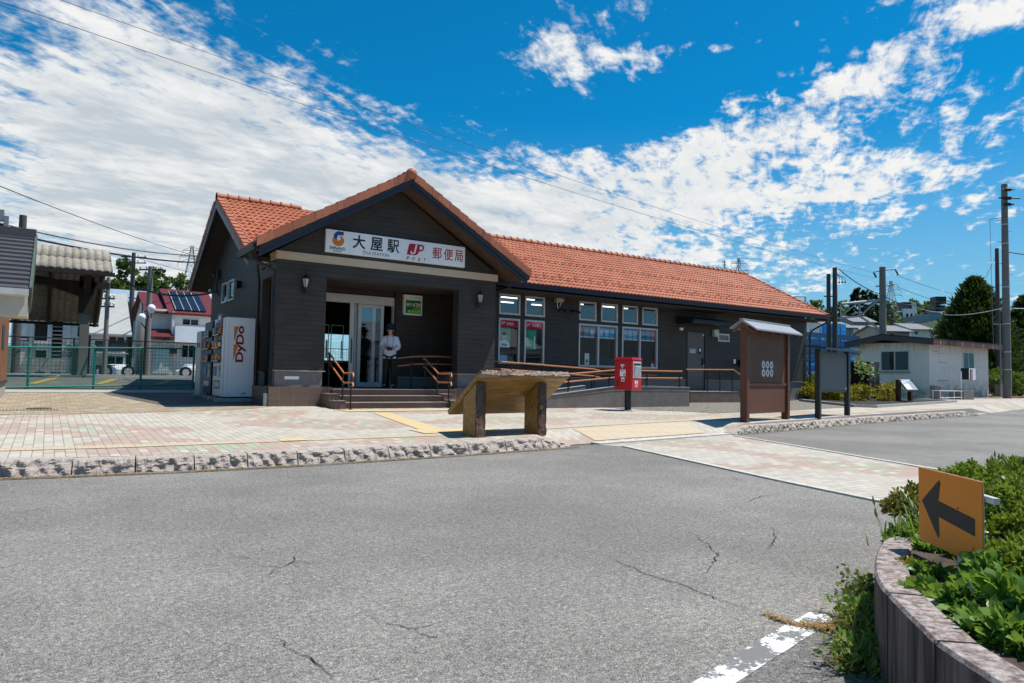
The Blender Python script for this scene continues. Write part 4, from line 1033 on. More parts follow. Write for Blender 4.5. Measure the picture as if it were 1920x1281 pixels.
# bank sign inside the porch
at_ = thing('bank_sign', 'square green and white bank machine sign on the dark porch wall', 'sign', (7.96, 17.45, 2.71))
mb = MB(); mb.mat(M_SIGNW); mb.bbox(7.96, 8.50, 17.38, 17.499, 2.70, 3.25, .008); mb.build('sign_board', at_)
GRN = mat('sign green', (.015, .20, .035), .5); GRL = mat('sign light green', (.14, .42, .04), .5)
mb = MB(); mb.mat(GRN); mb.box(8.00, 8.46, 17.376, 17.379, 2.74, 3.10); mb.mat(GRL); mb.prism([(8.02, 2.745), (8.46, 2.745), (8.46, 3.09), (8.40, 3.0), (8.22, 2.86)], 'y', 17.3735, 17.3755); mb.build('green_panel', at_)
mb = MB(); mb.mat(M_SIGNW); text(mb, '銀行', (8.11, 17.371, 2.98), U, Wz, .17, .09, .01); text(mb, 'ATM', (8.32, 17.371, 2.98), U, Wz, .22, .10, .02); text(mb, 'JP', (8.10, 17.371, 2.80), U, Wz, .08, .05, .02, .2); text(mb, 'ゆうちょ銀行', (8.31, 17.371, 2.80), U, Wz, .26, .045)
mb.mat(M_INKR); text(mb, 'JP', (8.30, 17.378, 3.175), U, Wz, .06, .035, .02, .2); text(mb, '郵便局', (8.41, 17.378, 3.175), U, Wz, .11, .035); mb.build('lettering', at_)
# wall lanterns
def lantern(x, z, label):
    t = thing('wall_lamp', label, 'wall lamp', (x, YP, z), group='carriage lamps on the porch front')
    m1 = MB(); m1.mat(M_BLK); m1.bbox(x-.055, x+.055, YP-.035, YP-.001, z-.06, z+.10, .015); m1.tube([(x, YP-.03, z-.02), (x, YP-.10, z-.05), (x, YP-.14, z+.02)], .014, 8); m1.build('bracket', t)
    y = YP-.14; m2 = MB(); m2.mat(M_BLK); m2.lathe([(0, .0), (.035, .01), (.045, .05)], (x, y, z+.02), 6); m2.lathe([(.10, .24), (.075, .27), (.045, .31), (.022, .33), (.012, .38), (.006, .44), (0, .45)], (x, y, z+.02), 6)
    for k in range(6): a = k*math.pi/3; m2.tube([(x+.045*math.cos(a), y+.045*math.sin(a), z+.07), (x+.088*math.cos(a), y+.088*math.sin(a), z+.26)], .006, 4)
    m2.build('frame', t)
    m3 = MB(); m3.mat(mat('lamp glass', (.5, .48, .42), .2)); m3.lathe([(.04, .055), (.082, .238)], (x, y, z+.02), 6); m3.build('glass', t)
lantern(4.76, 2.93, 'black carriage lamp left of the entrance, under the cream band'); lantern(9.32, 2.93, 'black carriage lamp right of the entrance opening')

# ---------------------------------------------------------------- vending machines (fronts face the forecourt on the left)
def vending(y0, y1, x0, x1, z0, z1, body, label, side_art, cols, topcard):
    t = thing('vending_machine', label, 'vending machine', (x0, y0, pav(y0)), group='vending machines against the gable wall')
    m1 = MB(); m1.mat(body); m1.bbox(x0+.05, x1, y0, y1, z0, z1, .018); m1.build('body', t)
    m2 = MB(); m2.mat(body); m2.bbox(x0, x0+.046, y0+.004, y1-.004, z0+.01, z1-.02, .012); fr = m2.build('front_door', t)
    H = z1-z0
    m3 = MB(); m3.mat(mat('display recess', (.10, .11, .12), .4)); m3.box(x0-.003, x0, y0+.10, y1-.10, z0+.42*H, z1-.10); m3.build('display_window', t)
    rr = random.Random(int(y0*10)); PAL = [(.5, .02, .03), (.05, .12, .45), (.62, .6, .55), (.05, .3, .12), (.55, .38, .05), (.20, .08, .03), (.6, .25, .05), (.03, .03, .04), (.25, .45, .55)]
    for k in range(3):
        zz_ = z0+H*(.46+k*.165)
        for j in range(9):
            yy = y0+.15+j*(y1-y0-.30)/8; m4 = MB(); m4.mat(mat('drink %d' % rr.randrange(9), PAL[rr.randrange(9)], .35, .05)); hh = .16 if rr.random() < .6 else .12
            m4.lathe([(0, 0), (.032, 0), (.032, hh*.8), (.014, hh), (0, hh)], (x0-.036, yy, zz_), 8); m4.build('drink_sample', t)
        m5 = MB(); m5.mat(M_BLK); m5.box(x0-.07, x0-.001, y0+.12, y1-.12, zz_-.035, zz_-.006); m5.mat(M_SIGNW); m5.box(x0-.073, x0-.0705, y0+.14, y1-.14, zz_-.03, zz_-.012); m5.build('button_row', t)
    m6 = MB(); m6.mat(mat('panel grey', (.45, .46, .47), .35)); m6.box(x0-.012, x0-.0005, y0+.08, y0+.34, z0+.24*H, z0+.40*H); m6.mat(M_BLK); m6.box(x0-.016, x0-.0125, y0+.12, y0+.22, z0+.33*H, z0+.38*H); m6.mat(mat('card print blue', (.05, .25, .45), .4)); m6.box(x0-.012, x0-.0005, y1-.45, y1-.1, z0+.26*H, z0+.38*H); m6.build('coin_panel', t)
    m7 = MB(); m7.mat(M_BLK); m7.box(x0-.004, x0-.0005, y0+.15, y1-.15, z0+.10*H, z0+.20*H); m7.mat(M_FRAME); m7.box(x0-.014, x0-.0045, y0+.17, y1-.17, z0+.115*H, z0+.185*H); m7.build('delivery_slot', t)
    if topcard:
        m8 = MB(); m8.mat(mat('card print blue', (.05, .25, .45), .4)); m8.box(x0-.02, x0-.0005, y0+.12, y0+.55, z1-.13, z1+.08); m8.mat(M_INKR); m8.box(x0-.024, x0-.0205, y0+.02, y0+.12, z1-.40, z1+.07); m8.mat(M_SIGNW); m8.box(x0-.024, x0-.0205, y0+.22, y0+.45, z1-.06, z1+.03); m8.build('header_card', t)
    if side_art:
        m9 = MB(); m9.mat(mat('maroon lettering', (.30, .006, .012), .4)); yb = y0-.0015
        p0, p1 = ony(442.5, 678, y0), ony(461, 612.5, y0)
        text(m9, 'DyDo', ((p0.x+p1.x)/2, yb, (p0.z+p1.z)/2), (0, 0, 1), (-1, 0, 0), p1.z-p0.z, (p1.x-p0.x)*1.12, .035)
        m9.mat(M_ORNG)
        for q in (((439, 612.5), (448.3, 612.5), (439, 642)), ((438, 646), (447.5, 646), (437, 677))):
            A = [ony(*k, y0) for k in q]; m9.add([(a.x, yb, a.z) for a in A], [(0, 2, 1)], False)
        m9.build('side_lettering', t)
        m10 = MB(); m10.mat(mat('seam grey', (.3, .3, .32), .5)); m10.box(x0+.13, x0+.134, y0-.0012, y0, z0+.02, z1-.02); m10.box(x0+.46, x0+.56, y0-.0014, y0, z0+.06, z0+.10); m10.build('side_seam', t)
    for k in range(2):
        m11 = MB(); m11.mat(M_CONC); ya = y0+.02+k*(y1-y0-.24); m11.bbox(x0-.12, x1-.02, ya-.02, ya+.22, pav(y0)-.02, z0-.03, .01); m11.build('footing_block', t)
    m12 = MB(); m12.mat(M_BLK)
    for a, b in ((x0+.1, y0+.1), (x1-.1, y0+.1), (x0+.1, y1-.1), (x1-.1, y1-.1)): m12.cyl((a, b, z0-.03), (a, b, z0+.01), .025, .025, 8)
    m12.build('feet', t)
M_VW = mat('machine white', (.82, .82, .83), .28, .03, 3, .03, 20)
M_VB = mat('machine navy', (.012, .016, .045), .25, .05, 3, .03, 20)
vending(17.17, 18.17, 3.34, 4.06, .49, 2.34, M_VW, 'white drinks vending machine with maroon lettering and orange wedges on its side', True, 1, True)
vending(18.55, 19.55, 3.36, 4.06, .50, 2.34, M_VB, 'dark navy drinks vending machine behind the white one', False, 1, False)
t = thing('recycling_bin', 'tall pale grey recycling bin behind the navy vending machine', 'bin', (3.42, 19.8, pav(19.8)))
mb = MB(); mb.mat(M_FRAME); mb.bbox(3.30, 3.95, 19.75, 20.35, .46, 2.12, .02); mb.build('body', t); mb = MB(); mb.mat(M_BLK)
for k in (0, 1): mb.cyl((3.30, 19.92+k*.26, 1.75), (3.294, 19.92+k*.26, 1.75), .075, .075, 14)
mb.build('opening', t); mb = MB(); mb.mat(M_CONC); mb.bbox(3.2, 3.98, 19.72, 20.38, .40, .458, .01); mb.build('footing_block', t)

# ---------------------------------------------------------------- red post box
pb = thing('post_box', 'red square post box on a black column in front of the ramp', 'post box', (12.38, 13.34, pav(13.34)), R(17), world=False)
mb = MB(); mb.mat(M_BLK); mb.cyl((0, 0, 0), (0, 0, .54), .085, .085, 20); mb.build('column', pb)
mb = MB(); mb.mat(M_SUBF); mb.box(-.2, .34, -.24, .2, -.01, .018); mb.build('base_plate', pb)
mb = MB(); mb.mat(M_RED); mb.bbox(-.25, .25, -.25, .25, .52, 1.29, .02); mb.build('body', pb)
mb = MB(); mb.mat(M_RED)
mb.hexa([(-.262, -.262, 1.292), (.262, -.262, 1.292), (.262, .262, 1.292), (-.262, .262, 1.292)], [(-.23, -.24, 1.352), (.24, -.24, 1.342), (.24, .24, 1.342), (-.23, .24, 1.352)]); mb.build('lid', pb)
mb = MB(); mb.mat(M_FRAME); mb.box(-.20, .20, -.262, -.251, .83, 1.25); mb.mat(mat('slot plate', (.42, .44, .48), .3, metal=.3)); mb.hexa([(-.17, -.266, .85), (.17, -.266, .85), (.17, -.263, .85), (-.17, -.263, .85)], [(-.15, -.29, 1.12), (.15, -.29, 1.12), (.15, -.263, 1.14), (-.15, -.263, 1.14)])
mb.mat(M_BLK); mb.box(-.17, .17, -.268, -.263, 1.15, 1.20); mb.build('posting_slot', pb)
mb = MB(); mb.mat(M_SIGNW); text(mb, '〒', (-.2515, .02, 1.12), (0, -1, 0), (0, 0, 1), .10, .10, .03)
text(mb, '郵便', (-.02, -.2515, .72), U, Wz, .17, .10, .02); text(mb, 'POST', (-.02, -.2515, .625), U, Wz, .13, .05, .03); mb.build('lettering', pb)
mb = MB(); mb.mat(M_SIGNW); mb.box(-.2535, -.2510, -.07, .09, .87, 1.04); mb.mat(mat('label yellow', (.55, .45, .12), .5)); mb.box(-.2550, -.2537, -.06, .0, .88, .95); mb.mat(M_SIGNW); mb.box(-.2535, -.2510, -.04, .05, .74, .84); mb.mat(M_INK); text(mb, '取集時刻', (-.2556, .02, 1.01), (0, -1, 0), (0, 0, 1), .12, .03); mb.box(-.2550, -.2537, -.02, .03, .76, .80); mb.build('collection_label', pb)
mb = MB(); mb.mat(M_BLK); mb.box(-.256, -.251, .13, .17, .62, .78); mb.build('lock_plate', pb)

# ---------------------------------------------------------------- brown crest board
PL = onpav(1396.5, 792); PR = onpav(1473, 786); ang = math.atan2(PR.y-PL.y, PR.x-PL.x); LB = (PR-PL).length
cb = thing('crest_board', 'brown steel display board with six white coin rings and a small grey roof', 'sign board', (PL.x, PL.y, pav(PL.y)), ang, world=False)
for xx in (0, LB):
    mb = MB(); mb.mat(M_CORTD); mb.bbox(xx-.06, xx+.06, -.08, .08, -.02, 2.06, .006); mb.build('post', cb)
mb = MB(); mb.mat(M_CORT); mb.box(.062, LB-.062, -.03, .03, .86, 2.04); mb.box(.062, LB-.062, -.035, .035, .18, .80); mb.box(.062, LB-.062, -.055, .045, .80, .86); mb.box(LB-.14, LB-.128, -.034, -.0305, .87, 2.0); mb.build('panel', cb)
mb = MB(); mb.mat(mat('emblem white', (.66, .66, .64), .6, .08, 20, .1)); 
for j in range(2):
    for i in range(3):
        cx, cz = LB*.50+(i-1)*.20, 1.27-j*.185-.0
        for k in range(24):
            a, b = 2*math.pi*k/24, 2*math.pi*(k+1)/24
            f = lambda t: (min(abs(.026/max(1e-6, abs(math.cos(t)))), abs(.026/max(1e-6, abs(math.sin(t))))))
            ri, rj = f(a), f(b)
            mb.add([(cx+.088*math.cos(a), -.0325, cz+.088*math.sin(a)), (cx+.088*math.cos(b), -.0325, cz+.088*math.sin(b)), (cx+rj*math.cos(b), -.0325, cz+rj*math.sin(b)), (cx+ri*math.cos(a), -.0325, cz+ri*math.sin(a))], [(0, 3, 2, 1)], False)
mb.build('emblem', cb)
mb = MB(); mb.mat(mat('grey roof sheet', (.30, .31, .33), .45, .08, 5, .1, stretch=(1, 1, 12)))
mb.prism([(-.34, 2.02), (0, 2.23), (.28, 2.06), (.28, 2.03), (0, 2.195), (-.34, 1.985)], 'x', -.16, LB+.16); mb.box(-.18, LB+.18, -.04, .04, 2.215, 2.25); mb.build('roof', cb)
mb = MB(); mb.mat(M_CORTD)
for xx in (-.12, .3, .75, 1.2, 1.6, LB+.10): mb.prism([(-.26, 1.97), (0, 2.15), (.22, 2.01), (.22, 1.96), (0, 2.09), (-.26, 1.92)], 'x', xx-.025, xx+.025)
mb.box(-.14, LB+.14, -.03, .03, 2.045, 2.09); mb.build('rafter', cb)
# ---------------------------------------------------------------- black notice board
NL = onpav(1534, 784); NR = onpav(1588.5, 779); ang = math.atan2(NR.y-NL.y, NR.x-NL.x); LN = (NR-NL).length
nb = thing('notice_board', 'thin black notice board with an empty grey panel behind the far kerb', 'notice board', (NL.x, NL.y, pav(NL.y)), ang, world=False)
for xx in (0, LN):
    mb = MB(); mb.mat(M_BLK); mb.bbox(xx-.06, xx+.06, -.06, .06, -.02, 1.72, .006); mb.build('post', nb)
mb = MB(); mb.mat(M_BLK); mb.box(.062, LN-.062, -.03, .04, .64, .68); mb.box(.062, LN-.062, -.03, .04, 1.60, 1.66); mb.build('frame', nb)
mb = MB(); mb.mat(mat('grey board panel', (.155, .15, .145), .6, .04)); mb.box(.064, LN-.064, -.02, .02, .682, 1.598); mb.mat(M_SIGNW); mb.box(LN-.20, LN-.12, -.024, -.0205, .70, .76); mb.build('panel', nb)
mb = MB(); mb.mat(M_BLK); mb.prism([(-.30, 1.70), (.24, 1.76), (.24, 1.80), (-.30, 1.74)], 'x', -.30, LN+.28); mb.build('roof', nb)

# ---------------------------------------------------------------- wooden map lectern
BL = onpav(891.5, 821); BR = onpav(1008, 815); ang = math.atan2(BR.y-BL.y, BR.x-BL.x); D = (BR-BL).length
lz = pav(BL.y)
lc = thing('wooden_lectern', 'thick tilted timber slab table on two log legs by the kerb', 'lectern', (BL.x, BL.y, lz), ang, world=False)
cI = Matrix.Rotation(-ang, 4, 'Z') @ Matrix.Translation((-BL.x, -BL.y, -lz))
def loc(px, py, Y): return cI @ ony(px, py, Y)
yT = BL.y-.10
A0, A1 = loc(902, 697, yT), loc(1066, 703, yT+.16)
zt = (A0.z+A1.z)/2
x0l, x1l = A0.x, A1.x; ya = (A0.y+A1.y)/2
B0 = loc(842, 773, yT+.86); zb_ = B0.z; yb_ = B0.y
def roughbox(mb, P, nx, ny, nz, amp, seed, faces=None):
    """P(u,v,w) maps the unit cube; surface subdivided and roughened"""
    rr = random.Random(seed); idx = {}
    def vid(i, j, k):
        key = (i, j, k)
        if key not in idx:
            p = Vector(P(i/nx, j/ny, k/nz)); idx[key] = len(vs); am = amp(i/nx, j/ny, k/nz); vs.append(p+Vector((rr.uniform(-1, 1), rr.uniform(-1, 1), rr.uniform(-1, 1)))*am)
        return idx[key]
    vs = []; fs = []
    for i in range(nx):
        for j in range(ny): fs += [(vid(i,j,0), vid(i,j+1,0), vid(i+1,j+1,0), vid(i+1,j,0)), (vid(i,j,nz), vid(i+1,j,nz), vid(i+1,j+1,nz), vid(i,j+1,nz))]
        for k in range(nz): fs += [(vid(i,0,k), vid(i+1,0,k), vid(i+1,0,k+1), vid(i,0,k+1)), (vid(i,ny,k), vid(i,ny,k+1), vid(i+1,ny,k+1), vid(i+1,ny,k))]
    for j in range(ny):
        for k in range(nz): fs += [(vid(0,j,k), vid(0,j,k+1), vid(0,j+1,k+1), vid(0,j+1,k)), (vid(nx,j,k), vid(nx,j+1,k), vid(nx,j+1,k+1), vid(nx,j,k+1))]
    mb.add(vs, fs, False)
sl = Vector((0, yb_-ya, zb_-zt)); nrm = Vector((0, -sl.z, sl.y)).normalized()
if nrm.z < 0: nrm = -nrm
TH = .075
mb = MB(); mb.mat(M_VARN)
def Pm(u, v, w): return Vector((x0l+(x1l-x0l)*u, ya, zt))+sl*(.045+.955*v)+nrm*(TH*(w-1)+.03)
roughbox(mb, Pm, 12, 8, 1, lambda u, v, w: .002, 2); slab = mb.build('slab', lc)
mb = MB(); mb.mat(M_BARK)
def Pb(u, v, w): return Vector((x0l+(x1l-x0l)*u, ya, zt))+sl*(-.012+.055*v)+nrm*((TH+.006)*(w-1)+.033)
roughbox(mb, Pb, 60, 2, 5, lambda u, v, w: .006 if v > .9 else .011, 5); mb.build('bark_edge', slab)
def lleg(xl):
    zf = lambda y: zt+(y-ya)/(sl.y)*sl.z-.045-.03
    mb = MB(); y0_, y1_ = .0, .34
    def P(u, v, w): return (xl+.165*u, y0_+(y1_-y0_)*v, -.02+(zf(y0_+(y1_-y0_)*v)+.02)*w)
    mb.mat(M_VARN); mb.hexa([P(.02,.06,0), P(1,.06,0), P(1,1,0), P(.02,1,0)], [P(.02,.06,1), P(1,.06,1), P(1,1,1), P(.02,1,1)]); leg = mb.build('leg', lc)
    mb = MB(); mb.mat(M_POSTW); roughbox(mb, lambda u, v, w: P(u*1.04, v*.065-.03, w*.99), 5, 1, 22, lambda u, v, w: .006, int(xl*10)+9)
    if xl > .3: mb.mat(M_VARN); mb.cyl((xl+.05, -.012, .44), (xl+.05, -.03, .44), .036, .034, 14)
    mb.build('bark_face', leg)
lleg(0.0); lleg(D)
# ---------------------------------------------------------------- helpers for buildings farther off
class Face:
    """a vertical wall plane through point o with horizontal direction u; n points out of the wall (towards the viewer)"""
    def __init__(s, o, u, n): s.o, s.u, s.n = Vector(o), Vector(u).normalized(), Vector(n).normalized()
    def hit(s, px, py):
        d = ray(px, py); t = (s.o-CO).dot(s.n)/d.dot(s.n); p = CO+d*t; return (p-s.o).dot(s.u), p.z
    def box(s, mb, a, b, z0, z1, n0, n1):
        P = lambda uu, zz, k: tuple(s.o+s.u*uu+s.n*k-Vector((0, 0, s.o.z))+Vector((0, 0, zz)))
        mb.hexa([P(a, z0, n1), P(b, z0, n1), P(b, z0, n0), P(a, z0, n0)], [P(a, z1, n1), P(b, z1, n1), P(b, z1, n0), P(a, z1, n0)])
    def pbox(s, mb, px0, py0, px1, py1, n0, n1):
        """box over a pixel rectangle (y down) standing out from n0 to n1"""
        a, z1 = s.hit(px0, (py0)); b, z0 = s.hit(px1, py1); s.box(mb, a, b, min(z0, z1), max(z0, z1), n0, n1)
def faceY(Y): return Face((0, Y, 0), (1, 0, 0), (0, -1, 0))
def faceD(d): r = Vector((CR.x, CR.y, 0)).normalized(); f = Vector((CF.x, CF.y, 0)).normalized(); return Face(f*d, r, -f)
M_RED2 = mat('dark red roof tile', (.12, .012, .018), .55, .25, 8, .3, 30, .02)
M_HW = mat('white house wall', (.72, .70, .66), .75, .08, 3, .1)
M_HB = mat('beige house wall', (.50, .46, .39), .8, .08, 3, .1)
M_HG = mat('grey corrugated wall', (.28, .31, .35), .6, .08, 3, .1, stretch=(14, 14, .2))
M_LR = mat('pale sheet roof', (.36, .36, .34), .5, .08, 3, .1)
M_GRNF = mat('green fence paint', (.012, .26, .19), .45, .08)
M_GRAY = mat('grey steel', (.24, .25, .26), .5, .1)
M_PLAT = mat('platform asphalt', (.085, .095, .085), .85, .25, 2, .4, 40, .01)
M_YEL = mat('yellow platform paint', (.24, .19, .04), .7, .15)
M_TRK = mat('railway ballast', (.10, .075, .055), .95, .3, 6, .8, 20, .05)
M_CP = mat('concrete pole', (.19, .175, .155), .8, .12, 3, .25, 40, .004, stretch=(1, 1, .3))
M_DP = mat('dark concrete pole', (.085, .07, .06), .8, .12, 3, .25)
# railway land beyond the station
sheet('platform', [(-60,24.6),(3.9,24.6),(3.9,30.5),(-60,30.5)], .78, M_PLAT)
mb = MB(); mb.mat(M_PLAT); mb.quad((-60,22.3,pav(22.3)),(3.9,22.3,pav(22.3)),(3.9,24.6,.78),(-60,24.6,.78)); struct(mb.build('platform_slope'))
mb = MB(); mb.mat(M_YEL)
for i in range(9):
    x = -2.0+i*1.55; mb.add([(x,23.3,.632),(x+.22,23.3,.632),(x+.80,24.5,.785),(x+.5,24.5,.785)], [(0,1,2,3)], False)
struct(mb.build('platform_marking'))
mb = MB(); mb.mat(M_SUBF); mb.box(-60, 3.9, 30.2, 30.5, .3, .80); mb.box(-60, 60, 38.2, 38.6, -.1, .80); struct(mb.build('platform_edge'))
sheet('railway_track_bed', [(-80,30.5),(120,30.5),(120,38.2),(-80,38.2)], .02, M_TRK)
sheet('far_yard', [(-90,38.6),(60,38.6),(60,60),(-90,60)], .62, mat('yard asphalt', (.20, .20, .19), .9, .2))
# green mesh fence
def mesh_fence(name, label, x0, x1, Y, zf, h, step, wire, m, posts_x, dz, wr=.004, pr=.03, group=None):
    t = thing(name, label, 'fence', (x0, Y, zf(x0)), group=group)
    mb = MB(); mb.mat(m); n = int((x1-x0)/step)
    for i in range(n+1):
        x = x0+i*step; a = zf(x); mb.add([(x-wr/2,Y,a+.05),(x+wr/2,Y,a+.05),(x+wr/2,Y,a+h),(x-wr/2,Y,a+h),(x,Y+wr,a+.05),(x,Y+wr,a+h)], [(0,1,2,3),(1,4,5,2),(4,0,3,5)], False)
    k = 0
    while k*wire < h-.05:
        z = .06+k*wire; a, b = zf(x0), zf(x1); mb.add([(x0,Y-.003,a+z-wr/2),(x1,Y-.003,b+z-wr/2),(x1,Y-.003,b+z+wr/2),(x0,Y-.003,a+z+wr/2),(x0,Y-.003+wr,a+z),(x1,Y-.003+wr,b+z)], [(0,1,2,3),(3,2,5,4),(4,5,1,0)], False); k += 1
    mb.build('mesh_panel', t)
    mb = MB(); mb.mat(m)
    for z in dz: mb.tube([(x0, Y, zf(x0)+z), (x1, Y, zf(x1)+z)], .021, 8)
    mb.build('rail', t)
    for x in posts_x:
        mb = MB(); mb.mat(m); mb.cyl((x, Y+.03, zf(x)-.05), (x, Y+.03, zf(x)+h+.03), pr, pr, 10); mb.ball((x, Y+.03, zf(x)+h+.03), pr, 8); mb.build('post', t)
    return t
mesh_fence('mesh_fence', 'turquoise green wire mesh fence across the end of the forecourt', -2.4, 4.0, 22.5, lambda x: .475+.028*(x+.4), 1.14, .05, .10, M_GRNF, (-1.9, -.42, 1.07, 2.22, 3.6), (1.14, .08))
mesh_fence('mesh_fence', 'tall black wire mesh fence on the far side of the tracks', -24, 26, 39.2, lambda x: .62, 1.85, .16, .16, M_BLK, [-23+3.0*i for i in range(17)], (1.85,), .012, .035)
# corrugated tile canopy on its post
FY = faceY(25.4)
cn = thing('platform_canopy', 'old platform canopy with pale corrugated tiles on a timber and concrete post', 'canopy', (-1, 26.6, .78))
zE = (ony(70, 501, 25.4).z+ony(211, 510, 25.4).z)/2; xE = ony(212, 509, 25.4).x; zR = (ony(72, 462, 27.3).z+ony(203, 470, 27.3).z)/2
def ctile(mb, y0, z0, y1, z1, xa, xb):
    s = Vector((0, y1-y0, z1-z0)); L = s.length; s.normalize(); n = Vector((0, -s.z, s.y)); n = n if n.z > 0 else -n
    W = int((xb-xa)/.21*8); K = 2; vs = []; fs = []
    for k in range(K):
        o = len(vs)
        for (t, lift) in ((k*L/K-.01, -.02), (k*L/K, .035), ((k+1)*L/K, .0)):
            for i in range(W+1):
                f = i/8.0; vs.append(Vector((xa+f*.21, y0, z0))+s*t+n*(lift+.045*abs(math.sin(math.pi*f))))
        for r in range(2):
            for i in range(W): a = o+r*(W+1)+i; fs.append((a, a+1, a+W+2, a+W+1))
    mb.add(vs, fs, True)
zB = ony(100, 603, 31.8).z
M_CT = mat('pale cement tile', (.33, .29, .235), .85, .35, 9, .5, 25, .01, big=.45)
mb = MB(); mb.mat(M_CT); ctile(mb, 25.4, zE, 27.3, zR, -14.0, xE); ctile(mb, 31.8, zB, 27.3, zR, -14.0, xE); mb.build('roof_tiles', cn)
M_OLDW = mat('dark old timber', (.035, .022, .016), .85, .25)
mb = MB(); mb.mat(M_OLDW); mb.box(-14, xE+.05, 25.25, 25.40, zE-.14, zE-.02); mb.box(-14, xE, 31.8, 31.9, zB-.12, zB-.02); mb.box(-14, xE, 26.5, 26.7, zE-.42, zE-.22); mb.box(-14, xE-.1, 27.2, 27.4, zR-.25, zR-.08)
for k in range(8): x = xE-.15-k*1.5; mb.prism([(25.4, zE-.03), (27.3, zR-.05), (31.8, zB-.03), (31.8, zB-.14), (27.3, zR-.18), (25.4, zE-.12)], 'x', x-.05, x+.05)
mb.build('roof_frame', cn)
px_ = ony(157, 640, 26.7).x; zJ = ony(157, 588, 26.7).z
mb = MB(); mb.mat(M_OLDW); mb.box(px_-.20, px_+.22, 26.5, 26.86, zJ, zE-.05); mb.prism([(px_-.2, zJ+.55), (px_-.2, zJ+.95), (px_-1.7, zE-.1), (px_-2.1, zE-.1)], 'y', 26.55, 26.8); mb.prism([(26.6, zJ+.5), (26.6, zJ+.8), (25.5, zE-.1), (25.3, zE-.1)], 'x', px_-.1, px_+.1); mb.prism([(26.8, zJ+.5), (26.8, zJ+.8), (28.3, zE+.1), (28.6, zE+.1)], 'x', px_-.1, px_+.1); mb.build('timber_bracket', cn)
mb = MB(); mb.mat(M_CP); mb.box(px_-.13, px_+.13, 26.56, 26.82, .78, zJ+.3); mb.box(px_-.30, px_-.14, 26.9, 27.05, .78, zJ-1.1); mb.box(px_-.6, px_+.35, 26.4, 27.0, .74, .86); mb.build('concrete_post', cn)
# dark roofed hut at the left edge
Xv = -.29
e0, r0 = onx(57, 546, Xv), onx(68, 446, Xv)
ht_ = thing('wayside_hut', 'beige hut with black ribbed roof and brown boarded lower wall at left edge', 'building', (-.85, 17, .4))
mb = MB(); mb.mat(mat('charcoal ribbed roof', (.075, .07, .075), .5, .12, 4, .1))
K = 13
for k in range(K):
    a = e0.lerp(r0, k/K); b = e0.lerp(r0, (k+1)/K); mb.prism([(a.y, a.z+.05), (a.y, a.z-.03), (b.y, b.z-.03), (b.y, b.z+.012)], 'x', -9, Xv-.02)
mb.box(-9, Xv, r0.y-.12, r0.y+.1, r0.z-.02, r0.z+.14); mb.build('roof', ht_)
mb = MB(); mb.mat(mat('dull green edge', (.07, .10, .075), .6)); mb.prism([(e0.y-.02, e0.z+.06), (r0.y, r0.z+.06), (r0.y, r0.z-.35), (e0.y+.2, e0.z-.35)], 'x', Xv-.018, Xv+.02); mb.build('verge_board', ht_)
mb = MB(); mb.mat(M_FRAME); mb.prism([(e0.y-.14, e0.z+.02), (e0.y-.14, e0.z-.08), (e0.y-.02, e0.z-.10), (e0.y-.02, e0.z+.02)], 'x', -9, Xv-.02); mb.build('gutter', ht_)
mb = MB(); mb.mat(M_HB); mb.box(-9, Xv-.03, e0.y, e0.y+.9, e0.z-.42, e0.z-.04); mb.box(-9, -1.0, e0.y+.8, 20.6, .3, e0.z+.4); mb.prism([(e0.y+.8, e0.z-.05), (20.6, e0.z-.05), (20.6, e0.z+1.0), (e0.y+.8, e0.z+.15)], 'x', -9, -1.01); mb.build('wall', ht_)
yn, yf = 16.6, 20.4
zt0 = onx(23, 593, -.80).z
mb = MB(); mb.mat(M_BWOOD); mb.box(-.92, -.80, e0.y+.2, yf, .78, 2.35); mb.box(-9, -.92, e0.y+.2, e0.y+.3, .78, 2.35); mb.build('board_cladding', ht_)
mb = MB(); mb.mat(M_BLK); mb.box(-.97, -.77, e0.y+.17, yf+.02, 2.35, 2.42); mb.box(-.95, -.78, e0.y+.17, yf+.02, .71, .78); mb.box(-.81, -.79, 17.6, 18.5, 1.45, 1.95); mb.build('trim', ht_)
mb = MB(); mb.mat(M_CONC); mb.box(-.90, -.81, e0.y+.22, yf-.02, .25, .71); mb.build('base', ht_)
w = MB(); w.mat(M_BLK); w.box(-1.0, -.975, 17.6, 18.6, 2.5, 3.0); w = w.build('window', ht_); g2 = MB(); g2.mat(M_GLSF); g2.box(-.974, -.97, 17.65, 18.55, 2.55, 2.95); g2.build('pane', w)
